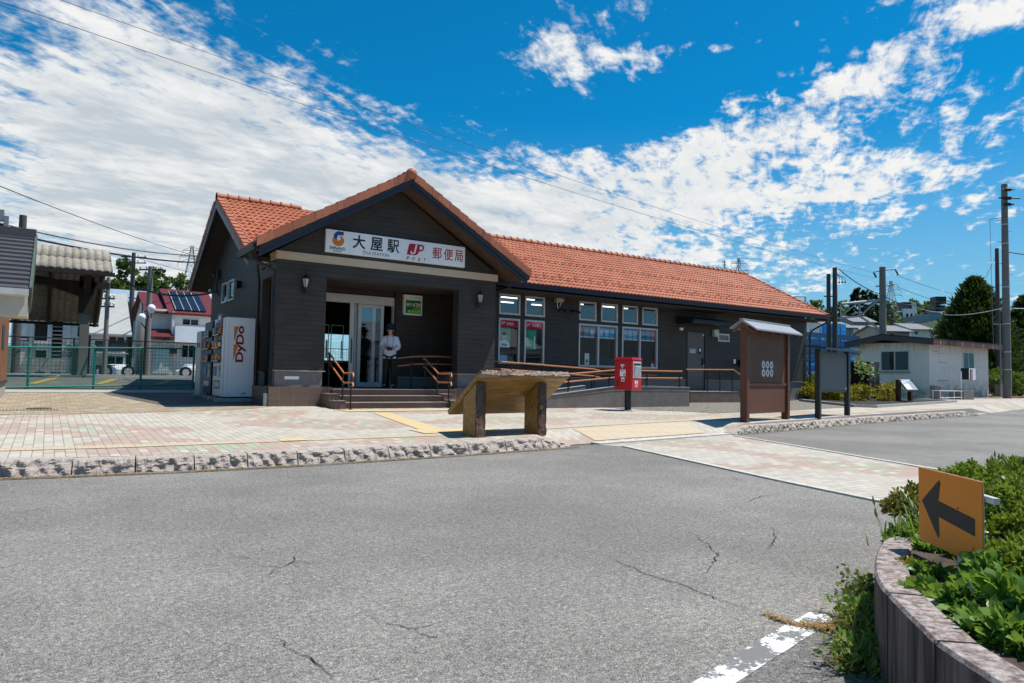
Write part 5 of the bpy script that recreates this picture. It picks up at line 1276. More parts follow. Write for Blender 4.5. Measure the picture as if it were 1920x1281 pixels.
def gable_house(t, F_, px0, py_e, px1, py_b, depth, wallm, roofm, py_r=None, lean=False, rh=.12, nm='roof'):
    """a box house with front wall on face F_ and a pitched roof whose ridge runs along the front; py_e eave, py_r ridge as seen"""
    a, z1 = F_.hit(px0, py_e); b, z1b = F_.hit(px1, py_e); _, z0 = F_.hit((px0+px1)/2, py_b); z1 = (z1+z1b)/2; z0 = min(z0, .6)
    mb = MB(); mb.mat(wallm); F_.box(mb, a, b, z0-1.0, z1, -depth, 0); mb.build('wall', t)
    if py_r is not None:
        # ridge set back by depth/2: find its height
        F2 = Face(F_.o-F_.n*(depth*.5), F_.u, F_.n); _, zr = F2.hit((px0+px1)/2, py_r)
        mb = MB(); mb.mat(roofm); o = .45
        P = lambda uu, k, zz: tuple(F_.o+F_.u*uu+F_.n*k-Vector((0, 0, F_.o.z))+Vector((0, 0, zz)))
        sl_ = (zr-z1)/(depth*.5)
        for (k0, k1) in ((o, -depth*.5), (-depth-o, -depth*.5)):
            A = [P(a-.3, k0, z1-o*sl_), P(b+.3, k0, z1-o*sl_), P(b+.3, k1, zr), P(a-.3, k1, zr)]
            mb.hexa(A, [(x, y, z+rh) for x, y, z in A])
        mb.build(nm, t)
        mb = MB(); mb.mat(wallm)
        for uu in (a, b):
            q = .08 if uu == a else -.08
            A = [P(uu, 0, z1), P(uu, -depth, z1), P(uu, -depth*.5, zr)]; B = [P(uu+q, 0, z1), P(uu+q, -depth, z1), P(uu+q, -depth*.5, zr)]
            mb.add(A+B, [(0, 1, 2), (5, 4, 3), (0, 3, 4, 1), (1, 4, 5, 2), (2, 5, 3, 0)], False)
        mb.build('gable', t)
    return z1
def fwin(t, F_, px0, py0, px1, py1, nm='window', fm=M_FRAME, div=1, out=.03, gl=M_GLSF, cur=False):
    mb = MB(); mb.mat(fm); a, z1 = F_.hit(px0, py0); b, z0 = F_.hit(px1, py1); f = min(.06, (b-a)*.1)
    F_.box(mb, a, b, z1-f, z1, .001, out); F_.box(mb, a, b, z0, z0+f, .001, out); F_.box(mb, a, a+f, z0+f, z1-f, .001, out); F_.box(mb, b-f, b, z0+f, z1-f, .001, out)
    for k in range(1, div+1 if div > 1 else 1):
        if k < div: c = a+(b-a)*k/div; F_.box(mb, c-.025, c+.025, z0+f, z1-f, .001, out-.004)
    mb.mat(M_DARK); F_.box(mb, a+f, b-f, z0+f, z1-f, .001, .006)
    if cur: mb.mat(mat('curtain', (.42, .45, .47), .8)); F_.box(mb, a+(b-a)*.52, b-f-.02, z0+f, z1-f, .0065, .010)
    w = mb.build(nm, t); g2 = MB(); g2.mat(gl); F_.box(g2, a+f, b-f, z0+f, z1-f, .014, .018); g2.build('pane', w)
# apartment block
FA = faceY(50); ap = thing('apartment_block', 'white and beige two storey apartment block behind the platform canopy', 'building', (ony(100, 700, 50).x, 50, .6))
zA = gable_house(ap, FA, 22, 600, 166, 712, 9, M_HW, M_LR, None)
mb = MB(); mb.mat(M_LR); FA.pbox(mb, 20, 596, 168, 600, -9.3, .35); mb.build('roof', ap)
mb = MB(); mb.mat(M_HB); FA.pbox(mb, 22, 644, 64, 712, .001, .03); FA.pbox(mb, 120, 646, 150, 712, .001, .03); mb.build('lower_cladding', ap)
mb = MB(); mb.mat(M_DARK); FA.pbox(mb, 66, 606, 93, 640, .001, .02); FA.pbox(mb, 64, 657, 92, 708, .001, .02); FA.pbox(mb, 95, 602, 119, 708, .001, .02); mb.build('stairwell', ap)
mb = MB(); mb.mat(M_GRAY)
for k in range(12): FA.pbox(mb, 95, 612+k*7.6, 118, 614.4+k*7.6, .02, .25+.0*k)
mb.build('stairs', ap)
mb = MB(); mb.mat(M_FRAME); FA.pbox(mb, 64, 639, 95, 645, .02, .5); FA.pbox(mb, 90, 604, 93.5, 712, .02, .12); FA.pbox(mb, 22, 596, 168, 600.5, .05, .3); FA.pbox(mb, 118.5, 602, 121, 712, .02, .10); FA.pbox(mb, 56, 604, 58, 712, .03, .1); FA.pbox(mb, 126.5, 606, 128.5, 712, .03, .1); mb.build('pipes_and_trim', ap)
for q in ((30, 573+8, 38.5, 586+0), (27, 617, 37, 644)): pass
fwin(ap, FA, 29, 607, 39, 628); fwin(ap, FA, 27, 661, 37, 684); fwin(ap, FA, 145, 612, 151, 632); fwin(ap, FA, 142, 664, 148, 690)
mb = MB(); mb.mat(M_BLK); FA.pbox(mb, 32.5, 632.0, 53.5, 640, .03, .06); mb.mat(M_SIGNW); p = ony(43, 636, 50-.065); 
for k in range(8): FA.pbox(mb, 35+k*2.1, 634.5, 36.4+k*2.1, 638, .061, .066)
mb.build('name_plate', ap)
FB = faceY(48.6); ap2 = thing('apartment_block', 'end wing of the apartment block with two stacked balconies and pale roof', 'building', (ony(205, 700, 48.6).x, 48.6, .6))
gable_house(ap2, FB, 173, 622, 236, 714, 9, M_HW, M_LR, 553)
mb = MB(); mb.mat(M_HB); FB.pbox(mb, 176, 670, 200, 693, .001, .04); mb.build('lower_cladding', ap2)
fwin(ap2, FB, 203, 630+0, 234, 650, div=2, cur=True); fwin(ap2, FB, 200, 683-17, 232, 702-17, div=2)
for (y0, y1) in ((588, 611), (645, 650)): pass
for yy in (649, 703-10):
    mb = MB(); mb.mat(M_FRAME); FB.pbox(mb, 175, yy+12, 237, yy+15.5, .0, 1.2); mb.build('balcony_floor', ap2)
    mb = MB(); mb.mat(mat('smoked balcony panel', (.035, .04, .05), .3)); FB.pbox(mb, 176, yy-9, 236, yy+11.5, 1.12, 1.18); mb.build('balcony_panel', ap2)
    mb = MB(); mb.mat(M_FRAME); FB.pbox(mb, 175, yy-11, 237, yy-9.2, 1.08, 1.22); mb.build('balcony_rail', ap2)
for yy in (644.5, 658.5):
    t = thing('air_conditioner', ('upper' if yy < 650 else 'lower')+' of two stacked air conditioner units on the apartment wall', 'air conditioner', ony(132, yy+13, 49.9), group='air conditioner units on the apartment wall')
    mb = MB(); mb.mat(mat('unit casing', (.45, .44, .41), .5)); FA.pbox(mb, 125, yy, 140.5, yy+12, .04, .40); mb.build('casing', t)
    c = ony(130.5, yy+6.2, 49.58); mb = MB(); mb.mat(M_BLK); mb.cyl((c.x, 49.6, c.z), (c.x, 49.585, c.z), .17, .17, 18); mb.mat(M_GRAY); mb.cyl((c.x, 49.585, c.z), (c.x, 49.57, c.z), .05, .05, 10)
    for k in range(3): mb.tube([(c.x+(.08+.035*k)*math.cos(a), 49.58, c.z+(.08+.035*k)*math.sin(a)) for a in [i*math.pi/6 for i in range(12)]], .006, 4, closed=True)
    mb.build('fan_grille', t)
# warehouse
FW = faceY(66); wh = thing('warehouse', 'long grey corrugated warehouse behind the houses, with green sheet', 'warehouse', (ony(300, 690, 66).x, 66, .6))
gable_house(wh, FW, 214, 572, 420, 700, 16, M_HG, mat('blue grey sheet roof', (.25, .33, .42), .5), 552)
mb = MB(); mb.mat(mat('green sheet', (.09, .15, .03), .7)); FW.pbox(mb, 240, 564+4, 280, 581+2, .0, .1); mb.build('green_sheet', wh)
mb = MB(); mb.mat(M_GRAY); FW.pbox(mb, 240, 560, 300, 562, .05, .3); FW.pbox(mb, 240, 626, 275, 628, .05, .3); FW.pbox(mb, 309, 548, 311, 600, .05, .2); mb.mat(M_HB); FW.pbox(mb, 240, 626, 276, 652, .02, .15); mb.build('wall_trim', wh)
# red roofed house
FR = faceY(50); rh_ = thing('red_roofed_house', 'white house with dark red tiled roof and solar panels behind the fence', 'house', (ony(330, 700, 50).x, 50, .6))
gable_house(rh_, FR, 279, 584.5, 325, 716, 8, M_HW, M_RED2, 553)
FR2 = faceY(49.2)
z_ = gable_house(rh_, FR2, 324, 588, 402, 716, 9, M_HW, M_RED2, 549)
F2 = Face(FR2.o-FR2.n*4.5, FR2.u, FR2.n); _, zr = F2.hit(363, 549)
mb = MB()
P = lambda uu, k, zz: tuple(FR2.o+FR2.u*uu+FR2.n*k+Vector((0, 0, zz)))
ua, ub = FR2.hit(329, 580)[0], FR2.hit(388, 580)[0]; slr = (zr-z_)/4.5
for i in range(4):
    for j in range(2):
        a = ua+(ub-ua)*i/4+.03; b = ua+(ub-ua)*(i+1)/4-.03; k0 = .1-j*1.9; k1 = k0-1.85; f = lambda k: z_-k*slr+.20
        A = [P(a, k0, f(k0)), P(b, k0, f(k0)), P(b, k1, f(k1)), P(a, k1, f(k1))]; mb.mat(mat('solar panel', (.012, .014, .022), .25)); mb.hexa(A, [(x, y, z+.03) for x, y, z in A])
        mb.mat(M_FRAME); mb.hexa([P(a-.03, k0, f(k0)+.0), P(a, k0, f(k0)), P(a, k1, f(k1)), P(a-.03, k1, f(k1))], [P(a-.03, k0, f(k0)+.05), P(a, k0, f(k0)+.05), P(a, k1, f(k1)+.05), P(a-.03, k1, f(k1)+.05)])
mb.build('solar_panel_array', rh_)
mb = MB(); mb.mat(M_SIGNW); FR2.pbox(mb, 325, 612, 402, 645, .02, .9); FR.pbox(mb, 280, 583, 402, 587, .5, .65); mb.build('balcony', rh_)
fwin(rh_, FR2, 341, 596.5, 373, 612, div=2, cur=True)
for dn in (.0,):
    mb = MB(); mb.mat(M_RED2); A = [P(FR2.hit(279, 634)[0], 1.0, FR2.hit(279, 634)[1]), P(FR2.hit(323, 635)[0], 1.0, FR2.hit(323, 635)[1]), P(FR2.hit(320, 620)[0], -.8, FR2.hit(320, 618)[1]), P(FR2.hit(281, 620)[0], -.8, FR2.hit(281, 618)[1])]; mb.hexa(A, [(x, y, z+.08) for x, y, z in A]); mb.build('lean_to_roof', rh_)
mb = MB(); mb.mat(M_HB); FR2.pbox(mb, 281, 637, 321, 716, -.8, .6); mb.mat(mat('pale green shutter', (.38, .50, .46), .6)); FR2.pbox(mb, 286, 656, 314, 700, .61, .66); mb.mat(M_FRAME); FR2.pbox(mb, 302, 641, 308, 646, .61, .75); FR2.pbox(mb, 321.5, 585, 324, 640, .3, .4); mb.build('porch', rh_)
fwin(rh_, FR2, 340, 646, 366, 672, div=2)
mb = MB(); mb.mat(M_DARK); FR2.pbox(mb, 316, 655, 328, 664, .61, .8); mb.build('meter', rh_)
# block wall under the apartments
t = thing('block_wall', 'low grey stone block retaining wall below the apartment stairs', 'wall', ony(90, 705, 46)); mb = MB(); mb.mat(mat('stone block', (.26, .25, .22), .85, .35, 3, .6, 8, .03)); fY = faceY(46); fY.pbox(mb, 44, 670, 122, 698, -.4, 0); mb.build('wall_face', t)
# parked cars
def car(name, label, px0, px1, pyt, Y, col, flip=1):
    a, b = ony(px0, 695, Y), ony(px1, 695, Y); L = (b.x-a.x); zt = ony((px0+px1)/2, pyt, Y).z; zb = .62
    t = thing(name, label, 'car', ((a.x+b.x)/2, Y, zb)); cx = (a.x+b.x)/2; H = zt-zb; W = 1.7
    prof = [(-.5,.18),(-.5,.50),(-.47,.56),(-.40,.60),(-.33,.94),(-.28,1.0),(.18,1.0),(.24,.96),(.34,.62),(.47,.55),(.5,.48),(.5,.18)]
    mb = MB(); mb.mat(col); n = len(prof); vs = []
    for yy, k in ((Y-W/2, .94), (Y-W/2+.12, 1.0), (Y+W/2-.12, 1.0), (Y+W/2, .94)):
        for (u, h) in prof: vs.append((cx+u*L*flip*(k if h > .6 else 1), yy+(.12*(1 if yy < Y else -1) if h > .7 else 0), zb+h*H))
    fs = [(i*n+k, i*n+(k+1)%n, (i+1)*n+(k+1)%n, (i+1)*n+k) for i in range(3) for k in range(n)]+[tuple(range(n))[::-1], tuple(range(3*n, 4*n))]
    mb.add(vs, fs, False); mb.build('body', t)
    mb = MB(); mb.mat(M_DARK)
    for (u0, u1) in ((-.33, -.02), (.0, .27)): mb.add([(cx+u0*L*flip, Y-W/2+.015, zb+.62*H), (cx+u1*L*flip, Y-W/2+.015, zb+.62*H), (cx+(u1*.8)*L*flip, Y-W/2+.10, zb+.93*H), (cx+(u0*.85)*L*flip, Y-W/2+.10, zb+.93*H)], [(0,1,2,3)], False)
    mb.build('side_window', t)
    for u in (-.31, .31):
        mb = MB(); mb.mat(M_BLK); mb.cyl((cx+u*L, Y-W/2-.01, zb+.32), (cx+u*L, Y-W/2+.2, zb+.32), .32, .32, 18); mb.mat(M_FRAME); mb.cyl((cx+u*L, Y-W/2-.02, zb+.32), (cx+u*L, Y-W/2-.011, zb+.32), .19, .19, 12); mb.build('wheel', t)
car('parked_car', 'white estate car parked behind the fence, left of the lamp post', 183, 250, 683, 42.5, M_WHITE); car('parked_car', 'silver hatchback half hidden behind the vending machines', 332, 392, 683.5, 43.5, M_WHITE, -1)
# poles and lamps on the left
def pole(name, label, cat, base, h, r0, r1, m=M_CP, lean=(0, 0), extra=None, group=None):
    b = Vector(base); t = thing(name, label, cat, b, group=group); mb = MB(); mb.mat(m); mb.tube([b-Vector((0, 0, .1)), b+Vector((lean[0], lean[1], h))], [r0, r1], 14); mb.build('shaft', t)
    if extra: extra(t, b)
    return t
def ptop(px, py, b): # height of a pixel above base point b
    Ft = Face(b, (CR.x, CR.y, 0), (-CF.x, -CF.y, 0)); return Ft.hit(px, py)[1]-b.z
def arms(zs, L=.9, m=M_BLK, ins=True):
    def f(t, b):
        r = Vector((CR.x, CR.y, 0)).normalized()
        for z in zs:
            c = b+Vector((0, 0, z)); mb = MB(); mb.mat(m); mb.tube([c-r*L, c+r*L], .045, 6); mb.build('crossarm', t)
            if ins:
                for k in (-.9, -.35, .35, .9):
                    p = c+r*L*k; mb = MB(); mb.mat(M_SIGNW); mb.lathe([(.0, .0), (.05, .03), (.03, .08), (.06, .11), (.03, .17), (0, .18)], (p.x, p.y, p.z+.04), 8); mb.build('insulator', t)
    return f
b = onz(195, 706, .62); b = Vector((ony(195, 700, 40).x, 40, .62)); pole('utility_pole', 'slim pale pole in front of the balconies wing', 'utility pole', b, ptop(198, 520, b), .12, .09, M_CP, extra=arms([ptop(197, 560, b), ptop(197, 575, b)], .35))
b = Vector((ony(241, 690, 56).x, 56, .6)); pole('utility_pole', 'dark utility pole with crossarms between the apartments and warehouse', 'utility pole', b, ptop(246, 474, b), .19, .13, M_DP, extra=arms([ptop(246, 482, b), ptop(246, 493, b)], .9))
b = Vector((ony(273, 716, 41).x, 41, .62)); pole('utility_pole', 'grey concrete pole standing beside the double globe lamp', 'utility pole', b, ptop(282, 500, b), .17, .12, M_CP, extra=arms([ptop(282, 506, b)], .6))
b = Vector((ony(33, 600, 44).x, 44, .62)); pole('utility_pole', 'thick dark pole rising above the black roof', 'utility pole', b, ptop(33, 404, b), .2, .17, M_DP)
lb = Vector((ony(269, 716, 38.9).x, 38.9, .62)); t = thing('street_lamp', 'black lamp post with two white globes beyond the tracks', 'street lamp', lb)
mb = MB(); mb.mat(M_BLK); hT = ptop(272, 610, lb); mb.cyl(lb, lb+Vector((0, 0, hT)), .07, .05, 10); r_ = Vector((1, 0, 0))
c1 = ony(284, 578, 38.9); c2 = ony(266, 595, 38.9); top = Vector((lb.x, lb.y, c2.z-.2)); mb.tube([lb+Vector((0, 0, hT)), Vector((lb.x+.1, lb.y, c2.z+.1)), Vector((c1.x, lb.y, c1.z-.5)), c1-Vector((0, 0, .25))], .03, 6); mb.tube([lb+Vector((0, 0, hT-.2)), c2-Vector((0, 0, .3)), c2], .03, 6); mb.tube([c2, c2+Vector((0, 0, .7))], .03, 6); mb.build('post', t)
for c in (c1, c2): mb = MB(); mb.mat(M_WHITE); mb.ball(c, .19, 16); mb.lathe([(.08, -.26), (.13, -.2), (.12, -.14)], c, 10); mb.build('globe', t)
def pylon(label, px, pyt, pyb, d, w):
    F_ = faceD(d); u0, zt = F_.hit(px, pyt); _, zb = F_.hit(px, pyb); c = F_.o+F_.u*u0; H = zt-zb; t = thing('pylon', label, 'pylon', (c.x, c.y, zb), world=False); mb = MB(); mb.mat(M_GRAY)
    lv = [0, .2, .38, .54, .68, .8, .9, 1.0]; wd = lambda k: w*(1-k)**1.3*.5+w*.05
    C = lambda k, i: Vector((wd(k)*(1 if i in (0, 1) else -1), wd(k)*(1 if i in (0, 3) else -1), k*H))
    for i in range(4): mb.tube([C(k, i) for k in lv], w*.016, 4)
    for a, b_ in zip(lv, lv[1:]):
        for i in range(4): j = (i+1) % 4; mb.tube([C(a, i), C(b_, j)], w*.009, 3); mb.tube([C(a, j), C(b_, i)], w*.009, 3)
    mb.build('lattice', t)
    for k, l in ((.68, .75), (.80, .65), (.91, .5)):
        mb = MB(); mb.mat(M_GRAY); r = Vector((CR.x, CR.y, 0)).normalized(); c0 = Vector((0, 0, k*H))
        for s in (-1, 1):
            mb.tube([c0, c0+r*s*w*l], w*.014, 4); mb.tube([c0+Vector((0, 0, w*.25)), c0+r*s*w*l], w*.010, 4)
            mb.tube([c0+r*s*w*l, c0+r*s*w*l-Vector((0, 0, w*.22))], w*.010, 4)
        mb.build('crossarm', t)
pylon('grey lattice power pylon on the skyline left of the station', 360, 461, 560, 190, 5)
# rail signal gantry at the far left
t = thing('signal_gantry', 'grey railway signal equipment above the black roof', 'signal', ony(5, 700, 36)); mb = MB(); mb.mat(M_GRAY); fY = faceY(36)
fY.pbox(mb, -12, 392, 7, 414, -.3, .1); mb.build('signal_head', t); mb = MB(); mb.mat(M_GRAY); fY.pbox(mb, 8, 405, 15, 440, -.2, .1); mb.build('signal_head', t)
mb = MB(); mb.mat(M_BLK); A, B = ony(-15, 400, 36), ony(15, 445, 36); mb.tube([A, B], .07, 6); mb.tube([ony(-15, 440, 36), ony(14, 415, 36)], .05, 6); mb.tube([ony(-3, 445, 36), Vector((ony(-3, 445, 36).x, 36, .3))], .12, 8); mb.build('frame', t)
# ---------------------------------------------------------------- foliage
def leaf_mat(name, c1, c2, trans=.25, rough=.45):
    m, g, b = newmat(name)
    ge = g.nt.nodes.new('ShaderNodeNewGeometry'); r = N(g.nt, ge.outputs['Random Per Island'])
    g.coord(); n = g.noise(g.vec, 1.1, 4, .6)
    c = g.mix((r*.75+n*.5-.12).sat(), c1, c2)
    setb(g, b, c, rough, spec=.35)
    tr = g.nt.nodes.new('ShaderNodeBsdfTranslucent'); ms = g.nt.nodes.new('ShaderNodeMixShader'); ms.inputs[0].default_value = trans
    c2_ = g.mix(.5, c, (.35, .5, .05)); g.nt.links.new(c2_, tr.inputs[0])
    g.nt.links.new(b.outputs[0], ms.inputs[1]); g.nt.links.new(tr.outputs[0], ms.inputs[2])
    o = [x for x in g.nt.nodes if x.type == 'OUTPUT_MATERIAL'][0]; g.nt.links.new(ms.outputs[0], o.inputs[0]); return m
L_TREE = leaf_mat('broadleaf green', (.018, .045, .010), (.075, .125, .025))
L_TREE2 = leaf_mat('yellowish green', (.035, .065, .012), (.13, .17, .035))
L_CON = leaf_mat('conifer green', (.008, .024, .006), (.05, .085, .014), .1)
L_DCON = leaf_mat('dark conifer green', (.008, .020, .012), (.022, .042, .022), .08)
L_HED = leaf_mat('hedge green', (.03, .075, .008), (.15, .22, .03))
L_YEL = leaf_mat('golden shrub', (.16, .13, .01), (.50, .36, .03))
M_TRUNK = mat('trunk bark', (.06, .045, .032), .9, .3, 8, .6, 30, .02)
def leaves(name, pts, dirs, size, m, parent, rs, aspect=.55, jit=.35, fold=.25, world=False):
    """many small folded leaves. pts (n,3), dirs (n,3) growth direction"""
    n = len(pts); pts = np.asarray(pts, float); d = np.asarray(dirs, float)+rs.normal(0, jit, (n, 3)); d /= np.linalg.norm(d, axis=1)[:, None]+1e-9
    a = rs.normal(0, 1, (n, 3)); w = np.cross(d, a); w /= np.linalg.norm(w, axis=1)[:, None]+1e-9; nn = np.cross(w, d)
    L = (size*(.6+.8*rs.rand(n)))[:, None]; Wd = L*aspect*.5
    v = np.empty((n, 6, 3)); v[:, 0] = pts; v[:, 1] = pts+d*L*.35-w*Wd+nn*Wd*fold; v[:, 2] = pts+d*L*.35+w*Wd+nn*Wd*fold; v[:, 3] = pts+d*L-nn*L*.10; v[:, 4] = pts+d*L*.70-w*Wd*.75+nn*Wd*fold*.6; v[:, 5] = pts+d*L*.70+w*Wd*.75+nn*Wd*fold*.6
    mid = None
    idx = (np.arange(n)*6)[:, None]
    tris = np.array([[0, 2, 1], [1, 2, 5], [1, 5, 4], [4, 5, 3]])
    F = (idx[:, :, None]+tris[None]).reshape(-1, 3)
    me = bpy.data.meshes.new(name); V = v.reshape(-1, 3)
    if world and parent is not None: V = V-np.array(parent['_w'])
    me.vertices.add(len(V)); me.vertices.foreach_set('co', V.ravel().astype('f'))
    me.loops.add(F.size); me.loops.foreach_set('vertex_index', F.ravel().astype('i'))
    me.polygons.add(len(F)); me.polygons.foreach_set('loop_start', np.arange(0, F.size, 3, dtype='i')); me.polygons.foreach_set('loop_total', np.full(len(F), 3, 'i'))
    me.materials.append(m); me.update(calc_edges=True)
    o = bpy.data.objects.new(name, me); COL.objects.link(o)
    if parent is not None: o.parent = parent
    return o
def clumps(rs, c, r, ncl, per, cr):
    """leaf positions in clumps spread over an ellipsoid's outer volume"""
    P = []; D = []
    for i in range(ncl):
        u = rs.normal(0, 1, 3); u /= np.linalg.norm(u); k = .45+.55*rs.rand()**.5
        cc = np.array(c)+u*np.array(r)*k
        q = rs.normal(0, 1, (per, 3)); q /= np.linalg.norm(q, axis=1)[:, None]; rad = cr*(.7+.6*rs.rand())
        p = cc+q*rad*(rs.rand(per, 1)**.4)*np.array([1, 1, .7]); P.append(p); D.append(q+u*.6+np.array([0, 0, .3]))
    return np.vstack(P), np.vstack(D)
def tree(name, label, base, h, cw, m, rs, lsize=.35, ncl=60, per=45, ct=.30, lobes=5, group=None, cat='tree', tr=.16):
    b = Vector(base); t = thing(name, label, cat, b, group=group, world=False)
    P = []; D = []; cc = np.array([0, 0, h*(ct+1)/2]); R_ = np.array([cw/2, cw/2, h*(1-ct)/2]); lb = []
    for i in range(lobes):
        a = rs.rand()*6.28; o = np.array([math.cos(a), math.sin(a), rs.uniform(-.6, .75)])*R_*[.55, .55, .62]; rr = R_*rs.uniform(.42, .62)
        lb.append(cc+o); p, d = clumps(rs, cc+o, rr, max(3, ncl//lobes), per, cw*.085); P.append(p); D.append(d)
    leaves('crown', np.vstack(P), np.vstack(D), lsize, m, t, rs)
    mb = MB(); mb.mat(M_TRUNK); mb.tube([(0, 0, -.3), (0, 0, h*ct), (0, 0, h*.6)], [tr*1.3, tr, tr*.5], 8)
    for q in lb: mb.tube([(0, 0, h*ct*.9), (q[0]*.5, q[1]*.5, (h*ct+q[2])/2), tuple(q)], [tr*.5, tr*.35, tr*.12], 6)
    mb.build('trunk', t); return t
def conifer(name, label, base, h, w, m, rs, n=5000, lsize=.3, group=None, tiers=False, shape=1.0):
    b = Vector(base); t = thing(name, label, 'tree', b, group=group, world=False)
    P = []; D = []
    nb = n//60
    for i in range(nb):
        k = rs.rand()**.8; z = h*(.06+.94*k); rad = w/2*(1-k)**shape*(.58+.55*rs.rand())+.05; a = rs.rand()*6.28; dr = np.array([math.cos(a), math.sin(a), .35 if not tiers else -.15])
        s = rs.rand(60)**.6; p = np.array([0, 0, z])+dr*(rad*s)[:, None]+rs.normal(0, .05*w/3, (60, 3)); P.append(p); D.append(np.tile(dr+np.array([0, 0, .7 if not tiers else .1]), (60, 1)))
    leaves('crown', np.vstack(P), np.vstack(D), lsize, m, t, rs, aspect=.3, jit=.25)
    mb = MB(); mb.mat(M_TRUNK); mb.tube([(0, 0, -.3), (0, 0, h*.95)], [w*.05, .03], 8); mb.build('trunk', t); return t
rf = np.random.RandomState(11)
# trees beyond the warehouse, left
for k, (px, pyt, pyb, d, wpx, lbl, m) in enumerate([(222, 470, 570, 95, 60, 'tall dark broadleaf tree rising right beside the corrugated canopy', L_TREE), (262, 497, 570, 100, 60, 'spreading loose tree above the warehouse between the two poles', L_TREE), (300, 492, 560, 105, 62, 'flat topped open tree behind the pole with street lamp', L_TREE), (345, 512, 560, 120, 62, 'bright green bushy tree under the skyline pylon', L_TREE2), (318, 535, 560, 112, 40, 'low rounded tree over the warehouse roof', L_TREE)]):
    F_ = faceD(d); u, zt = F_.hit(px, pyt); c = F_.o+F_.u*u; h = zt-0; tree('broadleaf_tree', lbl, (c.x, c.y, 0), h, wpx*d/F, m, rf, lsize=.55, ncl=46, per=36, ct=.42, group='trees on the skyline left of the station', tr=.25)
# ---------------------------------------------------------------- white painted block building on the right
bx0, by0, bz0, bL, bD, bH = 40.47, 19.58, .42, 7.05, 3.95, 3.12
M_PLS = None
m, g, b = newmat('stained white render'); x, y, z = g.coord(); n = g.noise(g.vec, 2.2, 6, .7); n2 = g.noise(g.comb(x*3.0+y*3.0, z*.5, 0.0), 2.0, 6, .7)
zz_ = (z-.0)
c = g.mix((n.ss(.35, .75))*.5, (.88, .78, .69), (.70, .60, .53)); c = g.mix(n2.ss(.52, .75)*.40, c, (.42, .36, .32)); c = g.mix((zz_.ss(1.1, .0))*(n.ss(.35, .6))*.7, c, (.20, .15, .12)); c = g.mix((zz_.ss(2.3, 3.1))*(n2.ss(.38, .62))*.55, c, (.36, .27, .20))
setb(g, b, c, .9, g.bump(g.noise(g.vec, 60, 4, .7), .3, .005)); M_PLS = m
sh = thing('white_block_building', 'low white rendered building with brown shallow roof and stained walls, right of the station', 'building', (bx0, by0, bz0))
mb = MB(); mb.mat(M_PLS); mb.box(bx0, bx0+bL, by0, by0+bD, bz0-.5, bz0+bH-.12); mb.build('wall', sh)
zr_ = bz0+bH
mb = MB(); mb.mat(mat('brown fascia left', (.085, .06, .065), .6, .1)); rx = bx0-.55; gy = by0+bD*.5+.35
def roofp(x0, x1, dz0, dz1, m):
    mb.mat(m); y0, y1 = by0-.50, by0+bD+.65
    mb.prism([(y0, zr_-.02+dz0), (y1, zr_-.10+dz0), (y1, zr_-.10+dz1), (gy, zr_+.34+dz1), (y0, zr_-.02+dz1), (y0, zr_-.02+dz0)][:1]+[(gy, zr_+.34+dz0), (y1, zr_-.10+dz0), (y1, zr_-.10+dz1), (gy, zr_+.34+dz1), (y0, zr_-.02+dz1)], 'x', x0, x1)
roofp(rx, bx0+bL+1.0, -.02, .06, mat('black roof sheet', (.03, .027, .027), .6)); roofp(rx, rx+.03, -.30, -.021, mat('mauve brown fascia', (.085, .06, .066), .6, .1))
mb.mat(mat('rust brown fascia', (.15, .06, .045), .6, .2, 3, .2)); mb.box(rx+.031, bx0+bL+1.0, by0-.50, by0-.46, zr_-.28, zr_-.045)
mb.mat(M_SOFD); mb.box(rx+.031, bx0+bL+.98, by0-.459, by0+.0, zr_-.14, zr_-.12); mb.build('roof', sh)
mb = MB(); mb.mat(M_HW)
for k in range(6): xx = bx0+.2+k*1.25; mb.box(xx, xx+.03, by0-.505, by0-.501, zr_-.27, zr_-.05)
mb.build('fascia_strap', sh)
FS = Face((bx0, by0, 0), (1, 0, 0), (0, -1, 0)); FSL = Face((bx0, by0, 0), (0, -1, 0), (-1, 0, 0))
fwin(sh, FS, 1805, 659.5, 1826, 697, div=2, out=.03); fwin(sh, FSL, 1651, 658, 1706, 696, div=2, out=.03)
mb = MB(); mb.mat(M_CONC); FSL.pbox(mb, 1649, 696, 1707, 699.5, .0, .12); FS.pbox(mb, 1803, 697, 1828, 699.5, .0, .12); mb.build('window_sill', sh)
mb = MB(); mb.mat(M_CONCD)
for (a, b_, y_) in ((1748, 1760, 659), (1760, 1776, 663), (1760, 1776, 679), (1758, 1776, 713)):
    FS.pbox(mb, a, y_, b_, y_+1.2, .002, .03)
mb.build('iron_bracket', sh)
# things before it
def vbox(name, label, cat, px0, py0, px1, py1, Y, dep, m, part_='body'):
    f = faceY(Y); p = ony((px0+px1)/2, py1, Y); t = thing(name, label, cat, p); mb = MB(); mb.mat(m); f.pbox(mb, px0, py0, px1, py1, -dep, 0); mb.build(part_, t); return t, f
def pr(pa): return pa
t = thing('grey_bin', 'grey tapered bin at the corner of the white building', 'bin', onpav(1756, 748)); c = onpav(1756, 748)
mb = MB(); mb.mat(mat('grey plastic', (.19, .19, .20), .5)); mb.tube([c, c+Vector((0, 0, .62))], [.26, .30], 16); mb.build('body', t); mb = MB(); mb.mat(M_CONCD); mb.tube([c+Vector((0, 0, .62)), c+Vector((0, 0, .66))], [.31, .29], 16); mb.build('lid', t)
c = onpav(1782, 750); t = thing('bench', 'low white slatted steel bench in front of the white building', 'bench', c)
p0, p1 = onpav(1764, 750), onpav(1803, 749.5); LB_ = (p1-p0).length
mb = MB(); mb.mat(M_WHITE)
for k in range(4): mb.box(c.x-LB_/2, c.x+LB_/2, c.y-.05+k*.1, c.y+.03+k*.1, c.z+.42, c.z+.45)
